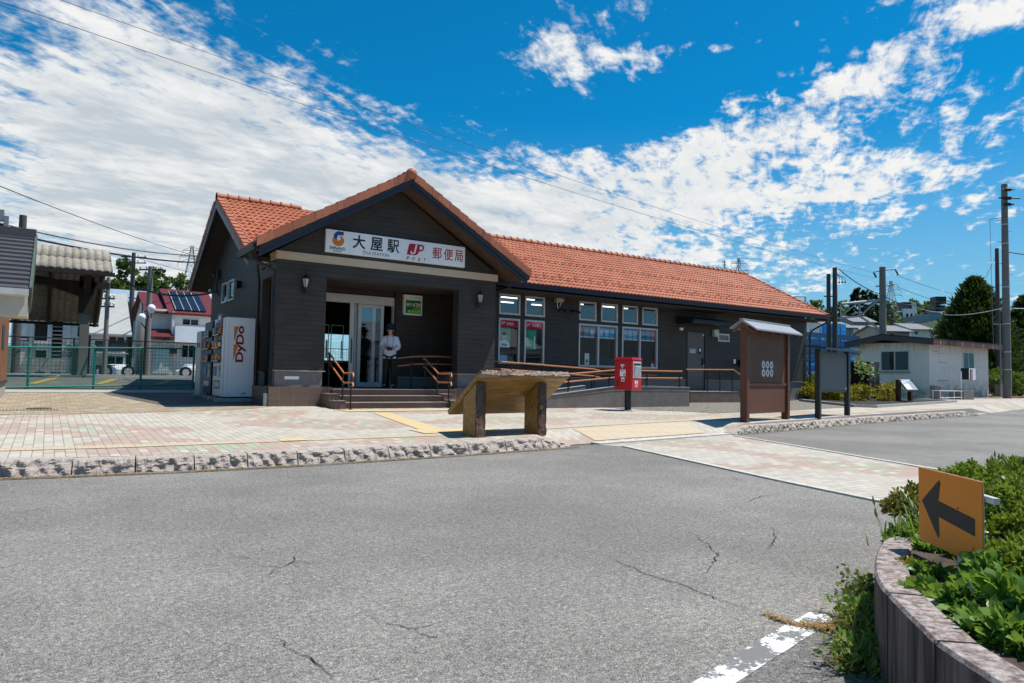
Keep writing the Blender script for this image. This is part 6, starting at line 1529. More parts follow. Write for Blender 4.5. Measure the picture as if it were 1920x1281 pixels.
mb.build('seat', t)
for sx_ in (-1, 1):
    for yy in (-.03, .30): mb = MB(); mb.mat(M_WHITE); mb.tube([(c.x+sx_*LB_*.45, c.y+yy, c.z), (c.x+sx_*LB_*.45, c.y+yy, c.z+.42)], .022, 6); mb.build('leg', t)
mb = MB(); mb.mat(M_WHITE); mb.tube([(c.x-LB_*.45, c.y-.03, c.z+.12), (c.x+LB_*.45, c.y-.03, c.z+.12)], .015, 6); mb.build('stretcher', t)
c = onpav(1817, 749.5); t = thing('planter_block', 'square concrete block planter beside the bench', 'planter', c); mb = MB(); mb.mat(M_CONCD); mb.bbox(c.x-.55, c.x+.55, c.y, c.y+.7, c.z-.02, c.z+.46, .02); mb.build('body', t); mb = MB(); mb.mat(M_EARTH); mb.box(c.x-.45, c.x+.45, c.y+.1, c.y+.6, c.z+.462, c.z+.49); mb.build('soil', t)
c2 = Vector((c.x-.05, c.y+.35, c.z+.46)); t = thing('sign_stand', 'white post carrying a small white panel with four dark photos', 'sign', c2)
mb = MB(); mb.mat(M_WHITE); mb.cyl(c2, c2+Vector((0, 0, .95)), .045, .045, 10); mb.build('post', t)
f = faceY(c2.y-.08); mb = MB(); mb.mat(M_WHITE); a_, zt = f.hit(1817, 690.5); b_, zb = f.hit(1829.5, 712.5); f.box(mb, a_, b_, zb, zt, -.04, 0); mb.mat(M_BLK); mb.box(a_-.03, a_-.002, c2.y-.07, c2.y+.3, zb, zt); mb.build('panel', t)
mb = MB()
for k in range(4): zz1 = zt-(zt-zb)*(.08+.235*k); mb.mat(mat('small photo', (.10, .03, .06), .6)); f.box(mb, a_+.09, a_+.24, zz1-.15, zz1, .001, .004); mb.mat(mat('pink text block', (.55, .25, .42), .6)); f.box(mb, a_+.28, a_+.40, zz1-.15, zz1, .001, .004)
mb.build('print', t)
# planting bed: edging, mulch, golden shrubs, stele, plaque, sapling
bed = [onpav(1500, 753), onpav(1600, 763.5), onpav(1645, 765), onpav(1795, 754.5), onpav(1760, 750), onpav(1560, 745)]
mb = MB(); mb.mat(mat('dark mulch', (.035, .028, .022), .95, .4, 12, .8, 30, .03)); mb.add([(p.x, p.y, p.z+.03) for p in (bed[0], bed[1], bed[2], bed[3], bed[4])]+[(bed[0].x+3, 18.5, bed[0].z+.12)], [(0, 1, 2, 3, 4, 5)], False); struct(mb.build('flower_bed'))
mb = MB(); mb.mat(M_CONC)
for i in range(3):
    a, b_ = bed[i], bed[i+1]; dd_ = (b_-a); dd_.z = 0; nn_ = Vector((-dd_.y, dd_.x, 0)).normalized()*.14
    mb.hexa([a-Vector((0,0,.05)), b_-Vector((0,0,.05)), b_+nn_-Vector((0,0,.05)), a+nn_-Vector((0,0,.05))], [a+Vector((0,0,.09)), b_+Vector((0,0,.09)), b_+nn_+Vector((0,0,.09)), a+nn_+Vector((0,0,.09))])
struct(mb.build('bed_edging'))
def shrub(label, c, rx, ry, rz, m, n=1400, ls=.07, group=None, name='shrub'):
    c = Vector(c); t = thing(name, label, 'shrub', c, group=group, world=False)
    p, d = clumps(rf, (0, 0, rz*.55), (rx, ry, rz*.55), 26, max(8, n//26), min(rx, ry)*.32); ok = p[:, 2] > -.02; leaves('foliage', p[ok], d[ok], ls, m, t, rf, aspect=.55)
    mb = MB(); mb.mat(M_TRUNK)
    for k in range(5): a = k*1.256; mb.tube([(0, 0, -.03), (math.cos(a)*rx*.5, math.sin(a)*ry*.5, rz*.75)], [.02, .008], 5)
    mb.build('stem', t); return t
for k, (px, py, lab) in enumerate([(1512, 748, 'golden shrub nearest the station corner'), (1530, 749, 'golden shrub seen left of the notice board post'), (1552, 750, 'golden shrub half behind the grey notice panel'), (1575, 751, 'golden shrub under the right side of the notice panel'), (1600, 752, 'golden shrub just right of the notice board'), (1622, 752, 'golden shrub beside the black stele, left side'), (1664, 752, 'golden shrub right of the black stele'), (1684, 751, 'golden shrub behind the slanted plaque')]):
    c = onpav(px, py+2.0); shrub(lab, (c.x, c.y+.35, c.z), .62, .5, .66, L_YEL, 1500, .085, 'golden shrubs in the bed')
c = onpav(1640, 752.5); w_ = .42
t = thing('stone_stele', 'tall black polished stone pillar with carved characters in the bed', 'monument', c)
mb = MB(); mb.mat(mat('black granite', (.010, .010, .011), .35, .3, 20, .05)); mb.bbox(c.x-.42, c.x+.40, c.y-.0, c.y+.8, c.z+.10, ony(1645, 679, c.y).z, .02); mb.build('shaft', t)
mb = MB(); mb.mat(mat('grey granite', (.22, .22, .22), .7)); mb.box(c.x-.55, c.x+.52, c.y-.12, c.y+.9, c.z-.05, c.z+.10); mb.build('foot', t)
mb = MB(); mb.mat(mat('carved grey', (.16, .16, .16), .8)); fz = ony(1645, 679, c.y).z
for k, ch in enumerate('大屋駅開業記念'): text(mb, ch, (c.x+.0, c.y-.004, fz-.22-k*.19), U, Wz, .13, .14)
mb.build('carving', t)
p0, p1 = onpav(1688, 754), onpav(1713, 754)
t = thing('slanted_plaque', 'small slanted information plaque on two brown posts beside the stele', 'sign', p0)
f = faceY(p0.y)
for q in (p0, p1): mb = MB(); mb.mat(mat('brown timber post', (.10, .045, .022), .7)); mb.bbox(q.x-.07, q.x+.09, p0.y, p0.y+.16, p0.z-.05, p0.z+.93, .01); mb.build('post', t)
a_ = ony(1684, 711, p0.y+.15); b_ = ony(1706, 711, p0.y+.15); c_ = ony(1723, 732, p0.y-.55); d_ = ony(1701, 732, p0.y-.55)
mb = MB(); mb.mat(M_BLK); mb.hexa([d_-Vector((0,0,.05)), c_-Vector((0,0,.05)), b_-Vector((0,0,.05)), a_-Vector((0,0,.05))], [d_, c_, b_, a_]); mb.build('frame', t)
L_ = lambda s_, t_: (d_.lerp(c_, s_)).lerp(a_.lerp(b_, s_), t_)+Vector((0, 0, .006))
mb = MB(); mb.mat(mat('plaque face', (.42, .46, .50), .35)); mb.quad(L_(.05, .05), L_(.95, .05), L_(.95, .95), L_(.05, .95)); mb.mat(M_SIGNW); mb.quad(*[p+Vector((0,0,.003)) for p in (L_(.08, .08), L_(.5, .08), L_(.5, .5), L_(.08, .5))]); mb.mat(M_INK)
for k in range(7): mb.quad(*[p+Vector((0,0,.004)) for p in (L_(.56, .15+k*.1), L_(.9, .15+k*.1), L_(.9, .18+k*.1), L_(.56, .18+k*.1))])
mb.build('panel', t)
c = onpav(1629, 753); t = thing('sapling', 'thin young sapling with pale leaves left of the black stele', 'plant', c, world=False); mb = MB(); mb.mat(M_TRUNK); mb.tube([(0, 0, 0), (-.05, 0, .8), (-.35, .1, 1.5)], [.02, .014, .006], 6); mb.tube([(-.05, 0, .8), (-.0, -.1, 1.2)], .008, 5); mb.tube([(-.15, 0, 1.1), (-.6, .1, 1.45)], .006, 5); mb.mat(M_WHITE); mb.tube([(.12, 0, 0), (.16, 0, .75)], .015, 6); mb.build('stem', t)
pp = np.vstack([np.array([-.3, .05, 1.35])+rf.normal(0, .16, (70, 3)), np.array([-.55, .1, 1.55])+rf.normal(0, .10, (30, 3)), np.array([-.05, -.1, 1.2])+rf.normal(0, .13, (50, 3))]); leaves('foliage', pp, rf.normal(0, 1, (150, 3)), .13, leaf_mat('pale leaf', (.16, .24, .07), (.42, .50, .22)), t, rf)
# iron garden fence and plants behind the bed
for k, px in enumerate((1520, 1606)):
    pass
t = thing('iron_gate', 'black wrought iron arched trellis beside the blue sheeting', 'gate', onpav(1606, 735)); f = faceY(24.0); mb = MB(); mb.mat(M_BLK)
def fp(px, py): u, z = f.hit(px, py); return Vector((u, 24.0, z))
mb.tube([fp(1599, 728), fp(1599, 685), fp(1602, 678), fp(1607, 676), fp(1612, 679), fp(1614, 686), fp(1614, 728)], .035, 6); mb.tube([fp(1602, 728), fp(1602, 690), fp(1607, 683), fp(1611, 690), fp(1611, 728)], .022, 6)
for y_ in (700, 712, 724): mb.tube([fp(1599, y_), fp(1614, y_)], .02, 6)
mb.build('arched_frame', t)
t = thing('iron_fence', 'short black iron railing at the right corner of the station', 'fence', (26, 18.0, .4)); mb = MB(); mb.mat(M_BLK)
for k in range(5): x_ = 26.1+k*.22; mb.box(x_, x_+.03, 18.0, 18.03, .35, 1.25)
mb.box(26.1, 27.1, 18.0, 18.03, 1.2, 1.24); mb.box(26.1, 27.1, 18.0, 18.03, .5, .54); mb.build('bars', t)
for k, px in enumerate((1523, 1598, 1609, 1603)):
    c = Vector((ony(px, 730, 25.0+k*.3).x, 25.0+k*.3, .5)); shrub(['yellow green weed clump at the station corner','yellow green weeds left of the arched trellis','yellow green weeds right of the arched trellis','tall weeds behind the arched trellis'][k], c, .6, .4, .9, L_TREE2, 500, .14)
# building under blue sheeting
FBn = faceY(38); bl = thing('sheeted_building', 'building wrapped in bright blue scaffold sheeting behind the station', 'building', ony(1560, 720, 38))
m, g, b = newmat('blue scaffold sheet'); x, y, z = g.coord(); n = g.noise(g.vec, .9, 5, .65, 1.0); n2 = g.noise(g.vec, 3.5, 4, .7)
gr = ((z/.9).frac().lt(.05)+(x/1.8).frac().lt(.03)).mn(1.0)
c = g.mix(n.ss(.35, .65), (.01, .13, .40), (.03, .36, .75)); c = g.mix(n2.ss(.6, .75)*.5, c, (.10, .45, .75)); c = g.mix(gr*.5, c, (.01, .05, .15)); setb(g, b, c, .5, g.bump(n*1.0+n2*.4, 1.0, .15)); M_BSH = m
mb = MB(); mb.mat(M_BSH); FBn.pbox(mb, 1495, 622, 1592, 735, -6, 0); FBn.pbox(mb, 1592, 640, 1612, 735, -5, -.5); FBn.pbox(mb, 1573, 606, 1592, 640, -5, -.3); mb.build('blue_sheeting', bl)
mb = MB(); mb.mat(M_LR); FBn.pbox(mb, 1516, 603, 1552, 624, -5, -.6); mb.build('upper_wall', bl)
mb = MB(); mb.mat(mat('dark blue scaffold pole', (.02, .07, .16), .5))  # scaffold bars in a plain dark blue
for px in (1500, 1518, 1536, 1556, 1574, 1592): FBn.pbox(mb, px, 616, px+1, 735, .05, .1)
for py in (630, 645, 660, 676, 692, 708): FBn.pbox(mb, 1495, py, 1610, py+.8, .1, .15)
mb.build('scaffold', bl)
mb = MB(); mb.mat(mat('orange barrier', (.55, .16, .04), .6)); FBn.pbox(mb, 1515, 700, 1612, 728, .3, .4); mb.build('barrier', bl)
# poles on the right
b = onpav(1889, 747); bt = ptop(1883, 346, b)
def bigpole(t, b):
    r = Vector((CR.x, CR.y, 0)).normalized(); f = Vector((CF.x, CF.y, 0)).normalized()
    for z, l in ((bt-.35, .45), (bt-.85, .75), (bt-1.2, .40)):
        mb = MB(); mb.mat(M_BLK); c = b+Vector((0, 0, z)); mb.tube([c-r*l*.6-f*.2, c+r*l-f*.2], .04, 6); mb.tube([c-r*.12-f*.2, c+r*.22-f*.2], .10, 8); mb.build('fitting', t)
    for k in range(9):
        mb = MB(); mb.mat(M_BLK); c = b+Vector((0, 0, 5.2+k*.62)); s = 1 if k % 2 else -1; mb.tube([c, c+r*s*.42], .012, 5); mb.build('step_bolt', t)
    for z in (1.6, 2.6, 4.2, 6.3, 8.8, 9.9):
        mb = MB(); mb.mat(M_FRAME); c = b+Vector((0, 0, z)); rr_ = .215-.06*z/bt; mb.tube([c, c+Vector((0, 0, .05))], rr_+.012, 14); mb.build('band', t)
    mb = MB(); mb.mat(M_GRAY); c = b+Vector((0, 0, bt-1.9)); mb.tube([c, c-r*.85-Vector((0, 0, .15)), c-r*.85-Vector((0, 0, .35))], .02, 5); mb.build('cable_arm', t)
    mb = MB(); mb.mat(M_GRAY); c = b-r*.85; mb.tube([c+Vector((0, 0, bt-2.2)), c+r*.1+Vector((0, 0, 2.6))], .012, 4); mb.build('down_cable', t)
    mb = MB(); mb.mat(M_GRAY); c = b+Vector((0, 0, 4.2)); mb.tube([c-r*.2, c-r*.75], .05, 6); mb.tube([c-r*.35, c-r*.35-Vector((0, 0, 3.4))], .045, 8); mb.build('side_bracket', t)
pole('utility_pole', 'tallest concrete utility pole with step bolts, in front of the conifer', 'utility pole', b, bt, .215, .155, M_CP, extra=bigpole)
b2 = Vector((ony(1873, 735, 30).x, 30, .5)); pole('utility_pole', 'shorter dark pole just left of the tallest utility pole', 'utility pole', b2, ptop(1872, 466, b2), .22, .16, M_DP, extra=lambda t, b: [(lambda mb: (mb.mat(M_CP), mb.cyl(b+Vector((.32, -.1, .3)), b+Vector((.32, -.1, 3.2)), .16, .14, 10), mb.build('steel_stub', t)))(MB())])
b3 = Vector((ony(1554, 720, 30.3).x, 30.3, .3)); pole('utility_pole', 'short black pole left of the pole with hanging insulators', 'utility pole', b3, ptop(1556, 514, b3), .17, .14, M_DP, extra=arms([ptop(1557, 556, b3)], .35, ins=False))
b4 = Vector((ony(1566, 720, 30.0).x, 30.0, .3))
def ins3(t, b):
    r = Vector((CR.x, CR.y, 0)).normalized()
    for k in range(3):
        z = ptop(1573, 520+k*2, b); p = b+Vector((0, 0, z))+r*(.32+.22*k); mb = MB(); mb.mat(M_BLK); mb.tube([b+Vector((0, 0, z+.3)), p+Vector((0, 0, .15)), p-Vector((0, 0, .35-.1*k))], .02, 5); mb.ball(p-Vector((0, 0, .4-.1*k)), .07, 8); mb.build('insulator', t)
pole('utility_pole', 'dark pole with three hanging black insulators behind the station roof end', 'utility pole', b4, ptop(1569, 502, b4), .19, .16, M_DP, extra=ins3)
# catenary mast with bracket truss
b5 = Vector((ony(1656, 720, 31.5).x, 31.5, .3))
def cat(t, b):
    r = Vector((CR.x, CR.y, 0)).normalized(); G5 = Face(b, r, -Vector((CF.x, CF.y, 0)).normalized())
    def q(px, py): u, z = G5.hit(px, py); return b+G5.u*u+Vector((0, 0, z-b.z))
    for pts in ([(1638, 510), (1656, 507), (1679, 505)], [(1642, 537), (1656, 536), (1677, 534)]):
        mb = MB(); mb.mat(M_BLK); mb.tube([q(*p) for p in pts], .05, 6); mb.build('crossarm', t)
    for (x_, y_) in ((1638, 510), (1679, 505)):
        mb = MB(); mb.mat(M_BLK); 
        for k in range(3): mb.ball(q(x_+1+k*1.6, y_+3+k*3), .085, 8)
        mb.tube([q(x_, y_), q(x_+5, y_+11)], .03, 5); mb.build('insulator', t)
    mb = MB(); mb.mat(mat('galvanised truss', (.42, .41, .40), .5))
    for pts, w in (([(1578, 570), (1610, 567), (1650, 563)], .12), ([(1570, 597), (1612, 593), (1652, 619)], .09), ([(1578, 592), (1608, 568)], .06), ([(1612, 593), (1610, 568)], .05), ([(1612, 593), (1613, 568)], .05), ([(1613, 593), (1640, 568)], .07), ([(1640, 568), (1652, 562)], .06), ([(1600, 580), (1612, 593)], .03), ([(1577, 600), (1576, 571), (1584, 566)], .07)):
        mb.tube([q(*p) for p in pts], w, 6)
    mb.build('bracket_truss', t)
pole('catenary_mast', 'grey concrete railway mast with two crossarms and a steel bracket truss', 'railway mast', b5, ptop(1655, 501, b5), .30, .24, M_CP, extra=cat)
gp = faceY(42); t = thing('gantry_frame', 'thin white gantry frame peeping over the right end of the tiled roof', 'gantry', ony(1500, 700, 42)); mb = MB(); mb.mat(M_FRAME); q = lambda x_, y_: Vector((gp.hit(x_, y_)[0], 42, gp.hit(x_, y_)[1])); mb.tube([q(1450, 562), q(1487, 556), q(1510, 556), q(1510, 590)], .12, 6); mb.tube([q(1510, 590), Vector((q(1510, 590).x, 42, 0))], .10, 6); mb.build('frame', t)
pylon('lattice pylon over the station roof ridge', 1385, 484, 600, 190, 4.2); pylon('lattice pylon between the railway mast and hillside house', 1670, 527, 610, 170, 3.6)
t = thing('roof_antenna', 'tiny television aerial showing above the tiled ridge', 'antenna', atd(1358, 520, 60)); mb = MB(); mb.mat(M_GRAY); F_ = faceD(60); q = lambda x_, y_: F_.o+F_.u*F_.hit(x_, y_)[0]+Vector((0, 0, F_.hit(x_, y_)[1])); mb.tube([q(1358, 540), q(1358, 489)], .05, 5); mb.tube([q(1353, 492), q(1362, 492)], .03, 4); mb.tube([q(1354, 497), q(1361, 497)], .03, 4); mb.build('aerial', t)
# conifers and hedge at the right
hb_ = Vector((ony(1830, 735, 33).x, 33, .4))
conifer('conifer', 'large dense dark green conifer behind the white building', hb_, ptop(1838, 528, hb_), 9.4, L_CON, rf, 60000, .36, shape=.72)
hb2 = Vector((ony(1925, 735, 32).x, 32, .4)); conifer('conifer', 'dense conifer at the right edge beyond the tallest pole', hb2, ptop(1925, 560, hb2), 6.5, L_CON, rf, 26000, .34, shape=.6)
for k in range(7):
    c = Vector((48.2+k*1.15, 21.0-k*.32+.2, .35)); shrub(['hedge bush touching the white building corner','hedge bush left of the tallest pole','hedge bush directly behind the tallest pole','hedge bush just right of the tallest pole','hedge bush second from the right edge','hedge bush at the right edge','last hedge bush past the frame edge'][k], c, .85, .8, 1.75-.06*k, L_HED, 2600, .12, 'leafy hedge bushes by the tall pole', name='hedge_bush')
t = thing('old_post', 'short brown rusty post at the foot of the tallest pole', 'post', onpav(1878, 744)); c = onpav(1878, 744); mb = MB(); mb.mat(M_CONCD); mb.box(c.x-.15, c.x+.2, c.y, c.y+.3, c.z-.05, c.z+.75); mb.build('shaft', t)
sheet('dry_verge', [(47.6, 17.9), (62, 20.5), (62, 30), (48, 21.2)], .43, mat('dry grass and soil', (.20, .12, .06), .95, .4, 5, .8, 20, .04))
# hillside
mb = MB(); mb.mat(mat('wooded hill', (.03, .05, .018), .95, .4, 1, .8, 3, .4)); nx, ny = 60, 14; vs = []; fs = []
rr = np.random.RandomState(5)
for j in range(ny+1):
    for i in range(nx+1):
        a = R(-44+88*i/nx)+(-YAW); dd_ = 95+j*22; x_, y_ = math.sin(a)*dd_, math.cos(a)*dd_
        k = max(0, min(1, (dd_-100)/150)); side = (max(0, min(1, (i/nx-.50)/.10)))*.9+.1 if i/nx > .3 else .35
        z = (-.5+k*20*side+2.5*math.sin(i*.5)*k*side+rr.rand()*1.5*k)
        vs.append((x_, y_, z))
for j in range(ny):
    for i in range(nx): a = j*(nx+1)+i; fs.append((a, a+1, a+nx+2, a+nx+1))
mb.add(vs, fs, True); struct(mb.build('hillside'))
trs = [(1500, 566, 150, 40), (1520, 556, 170, 36), (1545, 562, 160, 40), (1585, 560, 150, 36), (1695, 572, 300, 42), (1722, 562, 300, 40), (1745, 560, 300, 44), (1676, 588, 230, 30), (1480, 572, 140, 36), (1640, 575, 150, 40), (1665, 560, 175, 36), (1770, 590, 150, 30)]
tl = ['bushy tree on the hill just right of the tiled roof', 'tallest bushy hill tree between the roof and poles', 'rounded hill tree behind the short black pole', 'hill tree seen inside the bracket truss', 'hill tree between the pylon and mansard house', 'hill tree above the mansard house roof', 'broad hill tree right of the mansard house', 'low tree left of the mansard house', 'hill tree at the lower end of the tiled roof', 'tree directly behind the railway mast', 'far hill tree at the pylon foot', 'small tree by the black rooftop boxes']
for k, (px, py, d, w) in enumerate(trs):
    F_ = faceD(d); u, zt = F_.hit(px, py); c = F_.o+F_.u*u; zb = max(0, zt-9-(6 if d > 250 else 0)); tree('hill_tree', tl[k], (c.x, c.y, zb), zt-zb, w*d/F*1.15, L_TREE if k % 3 else L_TREE2, rf, lsize=.8 if d < 200 else 1.3, ncl=36, per=30, ct=.12, group='broadleaf trees on the hill', tr=.25)
for k, (px, py, d, w, l) in enumerate([(1605, 541, 140, 26, 'tallest dark cedar on the hill above the truss'), (1618, 546, 141, 20, 'second dark cedar right of the tallest one'), (1627, 545, 142, 16, 'narrow dark cedar in the middle of the row'), (1640, 552, 143, 16, 'smallest dark cedar beside the railway mast')]):
    F_ = faceD(d); u, zt = F_.hit(px, py); c = F_.o+F_.u*u; conifer('cedar', l, (c.x, c.y, zt-11), 11, w*d/F*1.5, L_DCON, rf, 3600, .7, 'dark cedars on the hill', tiers=True, shape=.8)
def hbuild(name, label, px0, py0, px1, py1, d, dep, wallm, cat='building', gnd=None):
    F_ = faceD(d); a, z1 = F_.hit(px0, py0); b_, z0 = F_.hit(px1, py1); p = F_.o+F_.u*((a+b_)/2); t = thing(name, label, cat, (p.x, p.y, min(z0, z1)))
    mb = MB(); mb.mat(wallm); F_.box(mb, a, b_, min(z0, 0), z1, -dep, 0); mb.build('wall', t); return t, F_
M_BR = mat('black mansard roof', (.012, .014, .018), .45)
t, F_ = hbuild('mansard_house', 'cream hillside house with black mansard roof and white trim', 1684, 598, 1717, 640, 250, 8, M_HB, 'house')
mb = MB(); mb.mat(M_BR)
def frust(mb, F_, x0, x1, yb, xt0, xt1, yt, dep):
    a, z0 = F_.hit(x0, yb); b_, _ = F_.hit(x1, yb); at, z1 = F_.hit(xt0, yt); bt_, _ = F_.hit(xt1, yt)
    P = lambda u, k, z: F_.o+F_.u*u+F_.n*k+Vector((0, 0, z)); e = (at-a)
    mb.hexa([P(a, .2, z0), P(b_, .2, z0), P(b_, -dep, z0), P(a, -dep, z0)], [P(at, -e, z1), P(bt_, -e, z1), P(bt_, -dep+e, z1), P(at, -dep+e, z1)])
frust(mb, F_, 1683, 1718, 598, 1687, 1714, 585, 8); frust(mb, F_, 1692, 1718, 580, 1695, 1715, 566.5, 7); mb.build('roof', t)
mb = MB(); mb.mat(M_HW); F_.pbox(mb, 1692, 579, 1718, 599, -1.0, .4); F_.pbox(mb, 1709, 567, 1716, 580, -.5, .5); F_.pbox(mb, 1694, 566, 1716, 567, -5, -.5); mb.build('upper_wall', t)
for px in (1697, 1705, 1713): fwin(t, F_, px, 588, px+4.5, 597, out=.5)
mb = MB(); mb.mat(M_DARK)
for px in (1697, 1705, 1713): F_.pbox(mb, px, 588, px+4, 596, .41, .45)
mb.build('dark_window', t)
t, F_ = hbuild('grey_terrace', 'long grey flat roofed building with columns behind the mansard house', 1718, 592, 1760, 640, 240, 8, M_GRAY)
mb = MB(); mb.mat(M_HW)
for px in (1718, 1728, 1739, 1750): F_.pbox(mb, px, 595, px+1.2, 622, .05, .4)
F_.pbox(mb, 1716, 590, 1762, 593, -.5, .5); mb.mat(M_DARK); F_.pbox(mb, 1722, 599, 1727, 606, .05, .1); F_.pbox(mb, 1731, 599, 1737, 606, .05, .1); F_.pbox(mb, 1742, 599, 1748, 606, .05, .1); mb.build('columns', t)
t, F_ = hbuild('white_annex', 'plain white building with two black rooftop boxes beside the conifer', 1742, 588, 1778, 640, 200, 8, M_HG)
mb = MB(); mb.mat(M_BR); F_.pbox(mb, 1755, 556, 1774, 570, -3, .0); frust(mb, F_, 1752, 1775, 584, 1756, 1774, 572, 5); mb.build('rooftop_box', t)
hx = [(1560, 615, 1600, 640, 78, M_LR, 'pale green gabled house left of the railway mast'), (1622, 622, 1650, 640, 85, M_HW, 'small white house with grey roof below the truss'), (1662, 622, 1705, 640, 75, M_HB, 'grey roofed house right of the railway mast'), (1708, 618, 1745, 636, 88, M_HW, 'pale house below the grey terrace'), (1600, 604, 1640, 622, 110, M_HG, 'grey house half up the hill behind the truss')]
for (x0, y0, x1, y1, d, m_, l) in hx:
    F_ = faceD(d); p = F_.o+F_.u*F_.hit((x0+x1)/2, y1)[0]; t = thing('hill_house', l, 'house', (p.x, p.y, 0)); gable_house(t, F_, x0, y0, x1, 700, 7, m_, mat('grey house roof', (.18, .18, .19), .6), y0-9)
    fwin(t, F_, x0+6, y0+3, x0+13, y0+10)
# ---------------------------------------------------------------- overhead lines
def wire(label, pts, r, m=M_BLK, sag=0, name='overhead_wire', n=14):
    P = [Vector(p) for p in pts]; out = []
    for a, b_ in zip(P, P[1:]):
        for k in range(n): t_ = k/n; out.append(a.lerp(b_, t_)-Vector((0, 0, sag*4*t_*(1-t_))))
    out.append(P[-1]); mb = MB(); mb.mat(m); mb.tube(out, r, 5); o = mb.build(name); rebase(o, out[0]); tag(o, label, 'wire')
p5 = b5+Vector((0, 0, ptop(1655, 507, b5)))
A = atd(-120, -84, 17); B = ony(1640, 512, 31.4); wire('upper long wire crossing the sky above the station gable', [A, B], .008, sag=.45)
A = atd(-150, -48, 17); B = ony(1641, 522, 31.4); wire('lower long wire crossing the sky above the station gable', [A, B], .009, sag=.50)
wire('wire from the railway mast towards the conifer, upper one', [ony(1680, 516, 31.4), ony(1790, 552, 40)], .02, sag=.1); wire('wire from the railway mast towards the conifer, lower one', [ony(1677, 536, 31.4), ony(1790, 575, 38)], .02, sag=.1)
wire('thick black cable sagging from the insulator pole past the railway mast', [ony(1573, 505, 30), ony(1655, 553, 31.0), ony(1712, 572, 36), ony(1790, 575, 40), ony(1868, 548, 30)], .035, sag=.25)
wire('pale service cable curving into the conifer', [ony(1705, 571, 36), ony(1800, 578, 38), ony(1868, 550, 30)], .03, m=M_FRAME, sag=.6)
wire('twisted pale cable passing in front of the conifer', [ony(1770, 590, 34), ony(1885, 577, 18), ony(1990, 566, 18)], .025, m=M_FRAME, sag=.2)
wire('cable leaving the tallest pole to the right edge', [ony(1890, 473, 17.8), ony(1990, 479, 17)], .03, sag=.1)
wire('guy wire of the shorter dark pole', [b2+Vector((0, 0, ptop(1872, 476, b2))), ony(1848, 522, 30)], .02)
wire('thin wire sloping down behind the canopy towards the pylon', [atd(-60, 325, 30), atd(350, 475, 60), atd(420, 500, 80)], .022, sag=.2)
wire('upper cable from the black roof to the station gable', [atd(-40, 409, 30), atd(380, 480, 50)], .035, m=mat('brownish cable', (.12, .09, .06), .7), sag=.35)
wire('lower dark cable from the black roof to the station gable', [atd(-40, 424, 28), atd(378, 493, 48)], .05, sag=.3)
wire('service cable hanging from the canopy eave to the station gable', [ony(213, 516, 27), (X0-.09, 22.0, ony(375, 545, 22).z)], .03, sag=.35)
wire('thin line from the utility pole past the pylon', [atd(252, 482, 56), atd(420, 522, 80)], .02, sag=.2)
# ---------------------------------------------------------------- curved planter with shrubs at the right
PH = .35
M_PLW = m_wood('weathered board marked concrete', (.032, .021, .016), (.23, .16, .13), (22, 22, 1.6), .9)
m, g, b = newmat('mossy concrete top'); x, y, z = g.coord(); n = g.noise(g.vec, 26, 6, .75); n2 = g.noise(g.vec, 7, 5, .7); n3 = g.noise(g.vec, 90, 3, .7)
c = g.mix(n.ss(.35, .65), (.11, .075, .068), (.42, .36, .33)); c = g.mix(n2.ss(.5, .7)*.6, c, (.13, .095, .085)); c = g.mix(n3.ss(.5, .7)*.3, c, (.05, .04, .035)); setb(g, b, c, .92, g.bump(n+n3*.5, .5, .006)); M_PLT = m
edge_px = [(1690, 999), (1667.6, 1007), (1655, 1014), (1646, 1028), (1640, 1047), (1640.5, 1072), (1650, 1095), (1664, 1111.6), (1700, 1149), (1726, 1174), (1754, 1201.6), (1795, 1230), (1836.8, 1257), (1875, 1281)]
E_ = [onz(px, py, PH) for px, py in edge_px]; E_ = [Vector((p.x, p.y)) for p in E_]
ext1 = [Vector((6.2, 2.25)), Vector((5.2, 2.2)), Vector((4.5, 2.12)), Vector((4.1, 2.04)), Vector((3.9, 1.985)), Vector((3.75, 1.935))]; d_ = (E_[-1]-E_[-2]).normalized()
EE = [Vector((7.5, 1.9))]+ext1+E_+[E_[-1]+d_*.35, E_[-1]+d_*.9+Vector((.05, 0)), E_[-1]+d_*1.7+Vector((.15, 0))]
# smooth resample
def catmull(P, n=6):
    out = []
    for i in range(len(P)-1):
        p0, p1, p2, p3 = P[max(i-1, 0)], P[i], P[i+1], P[min(i+2, len(P)-1)]
        for k in range(n):
            t = k/n; out.append(.5*((2*p1)+(p2-p0)*t+(2*p0-5*p1+4*p2-p3)*t*t+(3*p1-p0-3*p2+p3)*t**3))
    out.append(P[-1]); return out
OUT = catmull(EE, 5)
def inward(P, d):
    o = []
    for i, p in enumerate(P):
        t = (P[min(i+1, len(P)-1)]-P[max(i-1, 0)]).normalized(); o.append(p+Vector((-t.y, t.x))*d)
    return o
INN = inward(OUT, .125)
if (INN[len(INN)//2]-Vector((3.5, 1.2))).length > (OUT[len(OUT)//2]-Vector((3.5, 1.2))).length: INN = inward(OUT, -.125)
pw = thing('planter_wall', 'curved weathered concrete planter wall holding the shrubs at the right', 'planter', (E_[5].x, E_[5].y, 0))
mb = MB(); rr = random.Random(8)
n = len(OUT)
mb.mat(M_PLW)
for i in range(n-1):
    for k in range(4):
        a = OUT[i].lerp(OUT[i+1], k/4); b_ = OUT[i].lerp(OUT[i+1], (k+1)/4); mb.quad((a.x, a.y, -.02), (b_.x, b_.y, -.02), (b_.x, b_.y, PH-.012), (a.x, a.y, PH-.012))
    a, b_ = INN[i], INN[i+1]; mb.quad((b_.x, b_.y, .1), (a.x, a.y, .1), (a.x, a.y, PH-.012), (b_.x, b_.y, PH-.012))
mb.mat(M_PLT)
